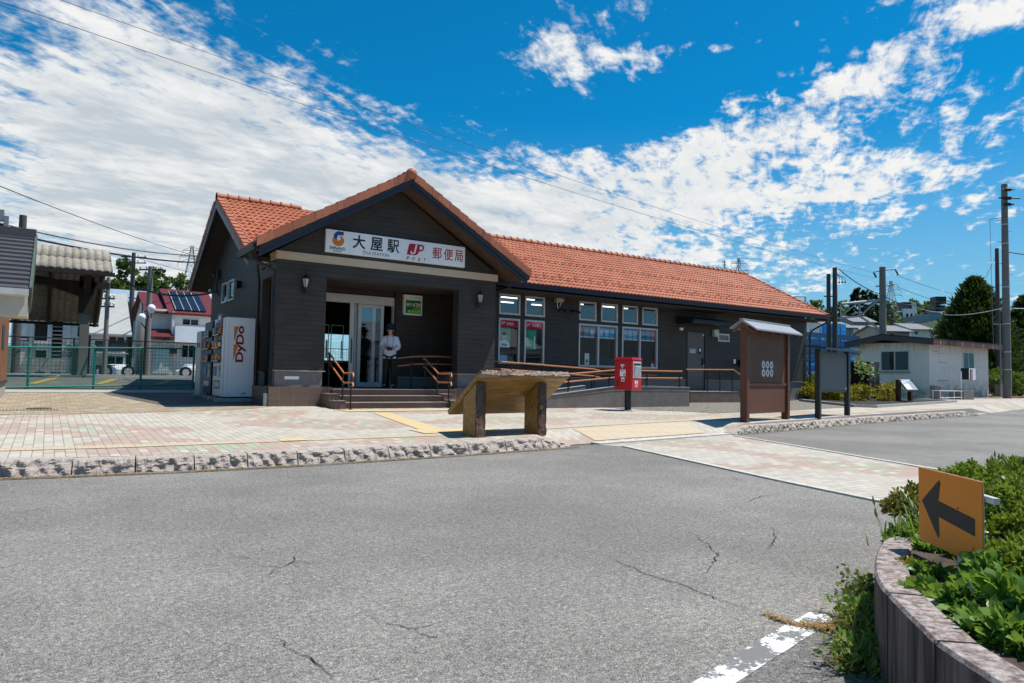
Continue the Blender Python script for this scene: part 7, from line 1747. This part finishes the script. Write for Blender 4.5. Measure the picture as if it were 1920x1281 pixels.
O2 = [OUT[i].lerp(INN[i], .07) for i in range(n)]; I2 = [OUT[i].lerp(INN[i], .93) for i in range(n)]
for i in range(n-1):
    for A_, B_, za, zb in ((OUT, O2, PH-.012, PH), (O2, I2, PH, PH), (I2, INN, PH, PH-.012)):
        mb.quad((A_[i].x, A_[i].y, za), (A_[i+1].x, A_[i+1].y, za), (B_[i+1].x, B_[i+1].y, zb), (B_[i].x, B_[i].y, zb))
mb.build('wall_face', pw)
mb = MB(); mb.mat(mat('dark joint', (.02, .016, .014), .95))
for px, py in ((1664, 1111.6), (1754, 1201.6)):
    q = onz(px, py, PH); q = Vector((q.x, q.y)); i = min(range(1, n-1), key=lambda j: (OUT[j]-q).length); t_ = (OUT[i+1]-OUT[i-1]).normalized()*.004; o_, i_ = OUT[i], INN[i]; nn_ = (o_-i_).normalized()*.002
    mb.quad((o_.x-t_.x, o_.y-t_.y, PH+.002), (o_.x+t_.x, o_.y+t_.y, PH+.002), (i_.x+t_.x, i_.y+t_.y, PH+.002), (i_.x-t_.x, i_.y-t_.y, PH+.002)); o_ = o_+nn_
    mb.quad((o_.x-t_.x, o_.y-t_.y, 0), (o_.x+t_.x, o_.y+t_.y, 0), (o_.x+t_.x, o_.y+t_.y, PH+.002), (o_.x-t_.x, o_.y-t_.y, PH+.002))
mb.build('expansion_joint', pw)
soil = INN+[Vector((3.2, -1.2)), Vector((9, -1)), Vector((9.5, 1.5))]
mb = MB(); mb.mat(mat('planter soil', (.07, .05, .035), .95, .4, 10, .9, 40, .02)); mb.add([(p.x, p.y, PH-.025) for p in soil], [list(range(len(soil)))], False); struct(mb.build('planter_soil'))
# flat slab under the sign post
sq = [onz(x_, y_, PH-.005) for x_, y_ in ((1712, 1085), (1793, 1098), (1800, 1140), (1730, 1125))]
mb = MB(); mb.mat(M_CONC); mb.hexa([p-Vector((0, 0, .04)) for p in sq], [p+Vector((0, 0, .0)) for p in sq]); st_ = mb.build('stone_slab'); rebase(st_, tuple(sq[0])); tag(st_, 'flat pale stone slab lying at the foot of the arrow sign', 'stone')
# arrow sign
hS = .33
cs = [atd(1722, 868, hS*F/134.5), atd(1841, 913, hS*F/157.5), atd(1842.5, 1070, hS*F/157.5), atd(1719, 1002, hS*F/134.5)]
u_ = (cs[1]-cs[0]); u_.z = 0; Ws = u_.length; u_.normalize(); c0 = (cs[0]+cs[3])/2; c0.z = (cs[0].z+cs[1].z)/2; n_ = Vector((u_.y, -u_.x, 0)); 
if n_.dot(CO-c0) < 0: n_ = -n_
S0 = Vector((cs[0].x, cs[0].y, c0.z)); zt_ = (cs[0].z+cs[1].z)/2; zb_ = (cs[2].z+cs[3].z)/2; Hs = zt_-zb_
pbs = atd(1807, 1098, 2.95); fb_ = Face(S0-n_*.05, u_, n_); pbx = S0-n_*.05+u_*fb_.hit(1809, 900)[0]
ar = thing('arrow_sign', 'orange square sign with black arrow pointing left, on white post in the planter', 'sign', (pbx.x, pbx.y, PH-.06))
def SP(u, w, k=0): p = S0+u_*Ws*u+n_*k; return Vector((p.x, p.y, zb_+Hs*w))
m, g, b = newmat('orange reflective sheet'); g.coord(); n = g.noise(g.vec, 5, 4); n2 = g.noise(g.vec, 60, 3, .7); c = g.mix(n.ss(.3, .8)*.35, (.95, .27, .006), (.80, .21, .006)); c = g.mix(n2.ss(.62, .7)*.35, c, (.25, .09, .01)); setb(g, b, c, .42, spec=.4); M_OSH = m
mb = MB(); mb.mat(M_OSH); mb.hexa([SP(0, 0, 0), SP(1, 0, 0), SP(1, 0, -.004), SP(0, 0, -.004)], [SP(0, 1, 0), SP(1, 1, 0), SP(1, 1, -.004), SP(0, 1, -.004)]); mb.mat(M_FRAME); mb.hexa([SP(-.005, -.005, -.0045), SP(1.005, -.005, -.0045), SP(1.005, -.005, -.007), SP(-.005, -.005, -.007)], [SP(-.005, 1.005, -.0045), SP(1.005, 1.005, -.0045), SP(1.005, 1.005, -.007), SP(-.005, 1.005, -.007)]); mb.build('panel', ar)
def s2(px, py):
    Fs = Face(S0, u_, n_); uu, z = Fs.hit(px, py); return uu/Ws, (z-zb_)/Hs
arrow = [(1729, 938), (1761, 900), (1763.5, 906), (1759.5, 939), (1828, 973.5), (1828.5, 1006.5), (1760, 969), (1761.5, 1006), (1759.5, 1009)]
AP = [s2(*p) for p in arrow]
mb = MB(); mb.mat(mat('sign black film', (.018, .018, .020), .5, .05))
for tri in ((0, 1, 2, 3, 6, 7, 8), (3, 4, 5, 6)): mb.add([SP(*AP[i], .0012) for i in tri], [list(range(len(tri)))], False)
mb.build('arrow', ar)
mb = MB(); mb.mat(M_BLK)
for q in ((.02, .52), (.66, .60), (.66, .40)): p = SP(*q, .001); mb.tube([p, p+n_*.002], .0035, 8)
mb.build('rivet', ar)
mb = MB(); mb.mat(M_FRAME)
for w_ in (.82, .25):
    a_, b_ = SP(.1, w_, -.022), SP(1.12 if w_ > .5 else .9, w_-.02, -.022); mb.hexa([a_+Vector((0,0,-.012))-n_*.012, b_+Vector((0,0,-.012))-n_*.012, b_+Vector((0,0,-.012))+n_*.012, a_+Vector((0,0,-.012))+n_*.012], [a_+Vector((0,0,.012))-n_*.012, b_+Vector((0,0,.012))-n_*.012, b_+Vector((0,0,.012))+n_*.012, a_+Vector((0,0,.012))+n_*.012])
mb.build('bracket', ar)
mb = MB(); mb.mat(M_WHITE); mb.tube([(pbx.x, pbx.y, PH-.1), (pbx.x, pbx.y, zt_-.045)], .030, 20); mb.mat(M_GRAY); mb.tube([(pbx.x, pbx.y, zt_-.075), (pbx.x, pbx.y, zt_-.040)], .0325, 20); mb.mat(mat('post cap', (.10, .14, .22), .4)); mb.tube([(pbx.x, pbx.y, zt_-.040), (pbx.x, pbx.y, zt_-.032)], .035, 20); mb.build('post', ar)
# shrubs in the planter
L_AZ = leaf_mat('azalea leaf', (.045, .085, .008), (.30, .36, .035), .3, .4)
L_AZ2 = leaf_mat('bronze azalea leaf', (.05, .065, .010), (.36, .22, .04), .25, .4)
L_BR = leaf_mat('bramble leaf', (.035, .095, .010), (.22, .38, .06), .35, .42)
L_GR = leaf_mat('grass blade', (.08, .15, .015), (.36, .46, .08), .3, .45)
L_DRY = leaf_mat('dry grass', (.20, .10, .03), (.44, .26, .09), .2, .7)
M_STEM = mat('green stem', (.10, .12, .04), .7, .2)
rg = np.random.RandomState(21)
def bush(label, px, py, d, r, m, n, ls, sq_=.8, asp=.42, name='azalea_shrub', group='azalea shrubs in the planter'):
    c = atd(px, py, d); zb = PH-.06; t = thing(name, label, 'shrub', (c.x, c.y, zb), group=group, world=False)
    cz = max(.03, c.z-zb); P = []; D = []
    K = max(40, n//26)
    for k in range(K):       # twig tips with a rosette of leaves
        u = rg.normal(0, 1, 3); u[2] = abs(u[2])*.9-.25; u /= np.linalg.norm(u); rad = r*(.55+.45*rg.rand()**.5); p = np.array([0, 0, cz])+u*rad*np.array([1, 1, sq_])
        if p[2] < .0: p[2] = .01
        q = rg.normal(0, 1, (26, 3)); q /= np.linalg.norm(q, axis=1)[:, None]; P.append(p-u*ls*(rg.rand(26, 1)*1.4)+q*ls*.25); D.append(q*.8+u*.8)
    leaves('foliage', np.vstack(P), np.vstack(D), ls, m, t, rg, aspect=asp, jit=.25)
    mb = MB(); mb.mat(M_TRUNK)
    for k in range(14):
        a = rg.rand()*6.28; e = Vector((math.cos(a)*r*.7, math.sin(a)*r*.7, cz+r*.3*rg.uniform(-.3, 1))); mb.tube([(0, 0, -.02), e*.45+Vector((0, 0, .03)), e], [.009, .006, .002], 5)
    mb.build('stem', t); return t
SB = [('bronze tipped azalea overhanging the curved wall left of the arrow sign', 1722, 955, 3.75, .175, L_AZ2, 2600, .026), ('azalea right behind the orange arrow sign', 1800, 942, 4.2, .22, L_AZ, 3000, .03), ('low azalea in shade below the arrow sign', 1745, 1020, 3.5, .13, L_BR, 800, .04),
 ('azalea just right of the arrow sign top', 1850, 945, 3.8, .30, L_AZ, 4200, .03), ('tallest azalea at the right edge of the planter', 1905, 928, 4.4, .30, L_AZ, 4500, .032), ('azalea mass further back along the planter', 1850, 916, 5.0, .28, L_AZ, 3200, .034), ('azalea at the right edge level with the sign bottom', 1915, 985, 3.3, .30, L_AZ, 4200, .03), ('azalea behind the bramble at the sign corner', 1868, 1035, 3.2, .26, L_AZ, 3600, .03), ('far azalea beyond the tall one', 1925, 905, 5.6, .30, L_AZ, 2600, .036), ('lowest azalea at the bottom right corner', 1935, 1120, 2.7, .26, L_AZ, 3000, .03)]
for s_ in SB: bush(*s_)
bush('bramble with big toothed leaves creeping over the planter wall', 1898, 1125, 2.62, .165, L_BR, 1200, .05, .9, .62, 'bramble', None)
bush('bramble sprawling at the foot of the white sign post', 1850, 1165, 2.62, .10, L_BR, 460, .042, .8, .62, 'bramble', None)
bush('bramble and weeds in the lower right corner of the planter', 1900, 1215, 2.30, .17, L_BR, 1100, .052, .9, .62, 'bramble', None)
bush('small yellow leaved seedling on the wall top near the joint', 1706, 1090, 2.95, .055, L_YEL, 120, .03, .5, .5, 'weed', None)
bush('low leafy weeds at the far turn of the planter wall', 1702, 1022, 3.5, .11, L_BR, 500, .032, .5, .6, 'weed', None)
for s_ in (('bramble filling the bed under the right side of the sign', 1850, 1195, 2.42, .13, L_BR, 800, .045), ('dense bramble at the very bottom right of the bed', 1905, 1262, 2.12, .13, L_BR, 900, .045), ('bramble shoots leaning onto the wall top', 1800, 1190, 2.42, .07, L_BR, 260, .042), ('trailing bramble at the lower wall joint', 1835, 1240, 2.22, .06, L_BR, 240, .04), ('bramble between sign post and tall azalea', 1862, 1070, 2.9, .12, L_BR, 620, .045), ('shaded weeds under the orange sign', 1752, 1052, 3.3, .09, L_BR, 380, .036), ('leafy weeds beside the pale slab', 1745, 1110, 2.85, .06, L_BR, 240, .035)):
    bush(*s_, .8, .58, 'bramble', None)
bush('young vine trailing over the wall top', 1742, 1160, 2.58, .07, L_BR, 130, .040, .5, .65, 'weed', None)
def grass(label, base, n, h, spread, m, parent=None, heads=0, lean=(0, 0), name='grass_tuft', wd=.006, zfix=None):
    b = Vector(base); t = thing(name, label, 'grass', b, world=False) if parent is None else parent
    mb = MB(); mb.mat(m)
    for k in range(n):
        a = rg.rand()*6.28; o = Vector((rg.normal(0, spread), rg.normal(0, spread), 0)); hh = h*rg.uniform(.5, 1.15); dr = Vector((math.cos(a)+lean[0], math.sin(a)+lean[1], 0))*hh*rg.uniform(.15, .6)
        side = Vector((-math.sin(a), math.cos(a), 0))*wd; P_ = [o, o+dr*.35+Vector((0, 0, hh*.55)), o+dr*.75+Vector((0, 0, hh*.9)), o+dr*1.15+Vector((0, 0, hh*.92))]
        vs = []
        for q, w in zip(P_, (1, .9, .55, .05)): vs += [q-side*w, q+side*w]
        mb.add(vs, [(0, 1, 3, 2), (2, 3, 5, 4), (4, 5, 7, 6)], False)
    mb.build('blades', t)
    if heads:
        mb = MB(); mb.mat(mat('foxtail head', (.30, .36, .14), .8)); 
        for k in range(heads):
            o = Vector((rg.normal(0, spread), rg.normal(0, spread), 0)); tp = o+Vector((rg.normal(0, .04), rg.normal(0, .04), h*rg.uniform(.95, 1.25))); mb.tube([o, tp], .0016, 4); e = tp+Vector((rg.normal(0, .02), rg.normal(0, .02), .045)); mb.tube([tp, tp.lerp(e, .4), e], [.003, .008, .002], 6)
        mb.build('seed_head', t)
    return t
for lab, px, py, d, n_g, h in (('foxtail grass with seed heads below the left corner of the arrow sign', 1705, 1070, 3.5, 36, .18), ('foxtail grass leaning over the curved wall top', 1712, 1070, 3.4, 30, .12), ('bright grass clump among azaleas right of sign', 1862, 985, 3.9, 40, .20), ('tall grass standing behind the white sign post', 1835, 950, 4.1, 50, .24), ('foxtail grass at the lower right corner', 1905, 1215, 2.35, 40, .12), ('upright grass at the right edge behind the tall azalea', 1890, 930, 4.3, 40, .28)):
    c = atd(px, py, d); grass(lab, (c.x, c.y, max(PH-.06, c.z-.12 if px > 1800 else 0)), n_g, h, .06, L_GR, heads=6)
# weeds at the foot of the wall on the road side
for k, (px, py, n_, h, lab) in enumerate([(1628, 1125, 40, .13, 'dry and green weed tuft at the far foot of the planter wall'), (1612, 1165, 40, .11, 'weed tuft beside the end of the white road line'), (1618, 1205, 50, .13, 'weed tuft in the shade midway along the planter wall'), (1618, 1255, 60, .13, 'weed tuft nearest the bottom frame by the planter wall')]):
    c = onz(px, py, 0); t = grass(lab, (c.x, c.y, 0), n_, h, .055, L_GR, name='weed_tuft', wd=.004)
    P = rg.normal(0, 1, (330, 3))*np.array([.055, .06, .035])+np.array([0, 0, .05]); P[:, 2] = np.abs(P[:, 2]); leaves('leaves', P, rg.normal(0, 1, (330, 3))+np.array([0, 0, .4]), .030, L_BR if k % 2 else L_TREE2, t, rg, aspect=.55)
    mb = MB(); mb.mat(L_DRY)
    for q in range(80):
        a = rg.rand()*6.28; o = Vector((rg.normal(0, .05), rg.normal(0, .05), 0)); e = o+Vector((math.cos(a)*.12-.05, math.sin(a)*.12, h*rg.uniform(.5, 1.2))); s_ = Vector((.002, .002, 0)); mb.add([o-s_, o+s_, e+s_*.3, e-s_*.3], [(0, 1, 2, 3)], False)
    mb.build('dry_stalks', t)
# dry moss and needles in the crack and gutters
mb = MB(); mb.mat(L_DRY)
def litter(p, q, n, w, h=.012, l=.03):
    p, q = Vector(p), Vector(q)
    for k in range(n):
        o = p.lerp(q, rg.rand()); o = Vector((o.x+rg.normal(0, w), o.y+rg.normal(0, w), .006)); a = rg.rand()*6.28; e = o+Vector((math.cos(a)*l, math.sin(a)*l, rg.rand()*h)); s_ = Vector((-math.sin(a), math.cos(a), 0))*.0032; mb.add([o-s_, o+s_, e+s_*.4, e-s_*.4], [(0, 1, 2, 3)], False)
for a, b_, n_, w in (((1432, 1152), (1490, 1175), 90, .008), ((1490, 1172), (1560, 1182), 190, .02), ((1555, 1185), (1590, 1170), 260, .03)):
    litter(onz(*a, 0), onz(*b_, 0), n_, w)
for i in range(len(KL)-1):
    if KL[i][0] < -2: continue
    o = offs(KL, -.10); litter((*o[i], 0), (*o[i+1], 0), 420 if i % 3 else 160, .022, .014, .028)
struct(mb.build('dry_grass_litter'), 'stuff')
mb = MB(); mb.mat(L_HED)
for i in range(len(KR)-1):
    o = offs(KR, -.06)
    if i % 2 == 0 or i < 5: litter((*o[i], 0), (*o[i+1], 0), 60, .03, .09, .03)
struct(mb.build('kerb_weeds'), 'stuff')
# ---------------------------------------------------------------- person by the doors, looking down at a camera
def skin_mesh(name, verts, edges, radii, m, parent, sub=2, root=0):
    me = bpy.data.meshes.new('s'); me.from_pydata([tuple(v) for v in verts], edges, []); ob = bpy.data.objects.new('s', me); COL.objects.link(ob)
    mod = ob.modifiers.new('k', 'SKIN'); mod.use_smooth_shade = True
    for i, r in enumerate(radii):
        r2 = r if isinstance(r, tuple) else (r, r); me.skin_vertices[0].data[i].radius = r2
    me.skin_vertices[0].data[root].use_root = True
    ss = ob.modifiers.new('s', 'SUBSURF'); ss.levels = sub; ss.render_levels = sub
    bpy.context.view_layer.update()
    m2 = bpy.data.meshes.new_from_object(ob.evaluated_get(bpy.context.evaluated_depsgraph_get())); m2.name = name
    bpy.data.objects.remove(ob); m2.materials.clear(); m2.materials.append(m)
    m2.polygons.foreach_set('use_smooth', [True]*len(m2.polygons))
    o = bpy.data.objects.new(name, m2); COL.objects.link(o); o.parent = parent; return o
PX = onz(729, 728.5, FL)
ps = thing('person', 'person in pale sweater, dark trousers and navy hat, looking down at a camera', 'person', (PX.x, PX.y, FL), R(-28), world=False)
SKIN = mat('skin', (.60, .34, .25), .55, .08, 8, .05)
HAIR = mat('dark hair', (.015, .011, .009), .6, .2)
SWT = mat('pale sweater', (.70, .70, .75), .9, .10, 14, .4, 60, .004)
TRS = mat('dark olive trousers', (.022, .020, .012), .85, .2, 8, .2)
NVY = mat('navy hat', (.012, .020, .045), .8, .15)
# body: local frame, -y is the front. heights for a figure of 1.62 m
hp = (0, -.01, .84)
V = [hp, (0, .01, .98), (0, .02, 1.12), (0, .025, 1.27), (0, .015, 1.36), (0, -.015, 1.42),       # 0-5 spine to neck top
     (.155, .025, 1.29), (.215, .01, 1.05), (.125, -.17, .995), (.075, -.21, 1.00),                # 6-9 left arm: shoulder elbow wrist palm
     (-.155, .025, 1.29), (-.215, .01, 1.05), (-.12, -.18, 1.02), (-.06, -.215, 1.035),           # 10-13 right arm
     (.085, 0, .82), (.095, -.015, .46), (.105, .02, .09), (.115, -.10, .035),                    # 14-17 left leg
     (-.085, 0, .82), (-.10, -.01, .46), (-.11, .02, .09), (-.135, -.09, .035)]
Ed = [(0,1),(1,2),(2,3),(3,4),(4,5),(3,6),(6,7),(7,8),(8,9),(3,10),(10,11),(11,12),(12,13),(0,14),(14,15),(15,16),(16,17),(0,18),(18,19),(19,20),(20,21)]
Rr = [(.13,.10),(.12,.09),(.13,.095),(.12,.085),.05,.045,.055,.042,.026,.026,.055,.042,.026,.026,.08,.055,.038,.036,.08,.055,.038,.036]
# head as part of the same chain: chin, skull
V += [(0, -.045, 1.455), (0, -.03, 1.53)]; Ed += [(5, 22), (22, 23)]; Rr += [(.058,.062),(.078,.092)]
skin_mesh('body', V, Ed, Rr, SKIN, ps)
mb = MB(); mb.mat(SKIN)
mb.ball((0, -.125, 1.487), .016, 8, (1, 1.2, 1.4))       # nose
for s_ in (-1, 1): mb.ball((s_*.078, -.02, 1.50), .022, 8, (.5, .8, 1.3))
mb.mat(M_INK)
for s_ in (-1, 1): mb.ball((s_*.030, -.106, 1.508), .009, 8, (1.3, .6, .5))
mb.mat(mat('lips', (.30, .09, .08), .5)); mb.ball((0, -.108, 1.455), .016, 8, (1.3, .5, .35)); mb.build('face', ps)
for sd, pl, cw in ((1, Vector((.075, -.21, 1.00)), Vector((.045, -.235, 1.0))), (-1, Vector((-.06, -.215, 1.035)), Vector((-.02, -.24, 1.03)))):
    mb = MB(); mb.mat(SKIN); mb.ball(pl, .036, 8, (1, .9, .7))
    for k in range(4):
        a = pl+Vector((-sd*.018, -.018, .024-k*.016)); b_ = a+Vector((-sd*.038, -.026+.004*k, -.002)); c_ = b_+Vector((-sd*.022, .004, -.012-.003*k)); mb.tube([a, b_, c_], [.0095, .0085, .006], 6)
    a = pl+Vector((-sd*.01, .0, .030)); mb.tube([a, a+Vector((-sd*.028, -.012, .016)), a+Vector((-sd*.045, -.03, .012))], [.010, .009, .007], 6)
    mb.build('hand', ps)
skin_mesh('sweater', [(0, .0, .90), (0, .01, 1.0), (0, .02, 1.13), (0, .022, 1.26), (0, .012, 1.365), (.165, .022, 1.275), (.228, .012, 1.05), (.138, -.155, .998), (-.165, .022, 1.275), (-.228, .012, 1.05), (-.132, -.165, 1.02), (0, -.005, .86)],
    [(0,1),(1,2),(2,3),(3,4),(3,5),(5,6),(6,7),(3,8),(8,9),(9,10),(0,11)], [(.175,.125),(.165,.118),(.165,.115),(.14,.105),(.065,.062),.078,.068,.046,.078,.068,.046,(.170,.12)], SWT, ps, root=0)
skin_mesh('trousers', [(0, 0, .88), (.085, .0, .80), (.10, -.01, .46), (.108, .02, .07), (-.085, .0, .80), (-.105, -.005, .46), (-.115, .02, .07)], [(0,1),(1,2),(2,3),(0,4),(4,5),(5,6)], [(.15,.11),(.105,.105),.080,.066,(.105,.105),.080,.066], TRS, ps, root=0)
for s_ in (-1, 1):
    mb = MB(); mb.mat(M_BLK); mb.ball((s_*.122, -.05, .04), .055, 12, (.85, 2.1, .75)); mb.build('shoe', ps)
mb = MB(); mb.mat(HAIR); mb.ball((0, .012, 1.535), .098, 16, (.98, 1.0, 1.02)); mb.ball((0, .04, 1.46), .085, 12, (.95, .7, 1.0)); mb.build('hair', ps)
mb = MB(); mb.mat(NVY); mb.T = Matrix.Translation((0, -.015, 1.555)) @ Matrix.Rotation(R(12), 4, 'X')
mb.lathe([(.165, -.022), (.150, -.006), (.108, .006), (.104, .05), (.092, .095), (.06, .118), (0, .124)], (0, 0, 0), 24); mb.lathe([(.165, -.022), (.148, -.016), (.10, -.004)], (0, 0, 0), 24); mb.T = None; mb.build('hat', ps)
cm = thing('camera_held', 'small black camera held in both hands by the person at the doors', 'camera', (0, 0, 0), world=False); 
mwp = Matrix.Translation((PX.x, PX.y, FL)) @ Matrix.Rotation(R(-28), 4, 'Z'); bpt = mwp @ Vector((.01, -.262, 1.0)); cm.location = bpt; cm.rotation_euler = (0, 0, R(-28))
mb = MB(); mb.mat(M_BLK); mb.bbox(-.07, .07, -.025, .025, -.035, .045, .008); mb.bbox(-.02, .02, -.02, .02, .045, .065, .005); mb.build('camera_body', cm)
mb = MB(); mb.mat(M_BLK); mb.tube([(0, -.025, .0), (0, -.075, -.005)], [.032, .030], 16); mb.build('lens', cm)
mb = MB(); mb.mat(M_BLK); mb.tube([(.07, 0, .03), (.085, .10, .16), (.075, .145, .30), (.055, .20, .40)], .006, 5); mb.tube([(-.07, 0, .03), (-.075, .10, .16), (-.055, .20, .40)], .006, 5); mb.build('strap', cm)
# ---------------------------------------------------------------- the street behind the camera, seen in the window panes
def bhouse(label, x0, x1, y0, y1, h, m, rm):
    t = thing('town_house', label, 'house', ((x0+x1)/2, y1, 0)); mb = MB(); mb.mat(m); mb.box(x0, x1, y0, y1, -.2, h); mb.build('wall', t)
    mb = MB(); mb.mat(rm); ym = (y0+y1)/2; mb.prism([(y1+.6, h-.15), (ym, h+1.7), (y0-.6, h-.15), (y0-.6, h+.0), (ym, h+1.9), (y1+.6, h+.0)], 'x', x0-.5, x1+.5); mb.build('roof', t)
    for k in range(int((x1-x0)/3)):
        mb = MB(); mb.mat(M_DARK); mb.box(x0+1+k*3, x0+2.6+k*3, y1+.002, y1+.05, 1.0, 2.3); w = mb.build('window', t)
M_KAW = mat('grey kawara roof', (.10, .10, .11), .5, .2)
bhouse('two storey town house behind the camera, first', 8, 20, -26, -17, 5.0, M_HB, M_KAW); bhouse('long low shop behind the camera', 21, 37, -25, -17, 3.6, M_HW, M_KAW); bhouse('town house behind the camera with grey roof', 38, 52, -27, -18, 5.4, M_HB, M_KAW); bhouse('town house behind the camera, last one', 54, 66, -26, -17, 4.6, M_HG, M_KAW); bhouse('shed behind the camera at left', -8, 6, -26, -19, 4.2, M_HW, M_KAW)
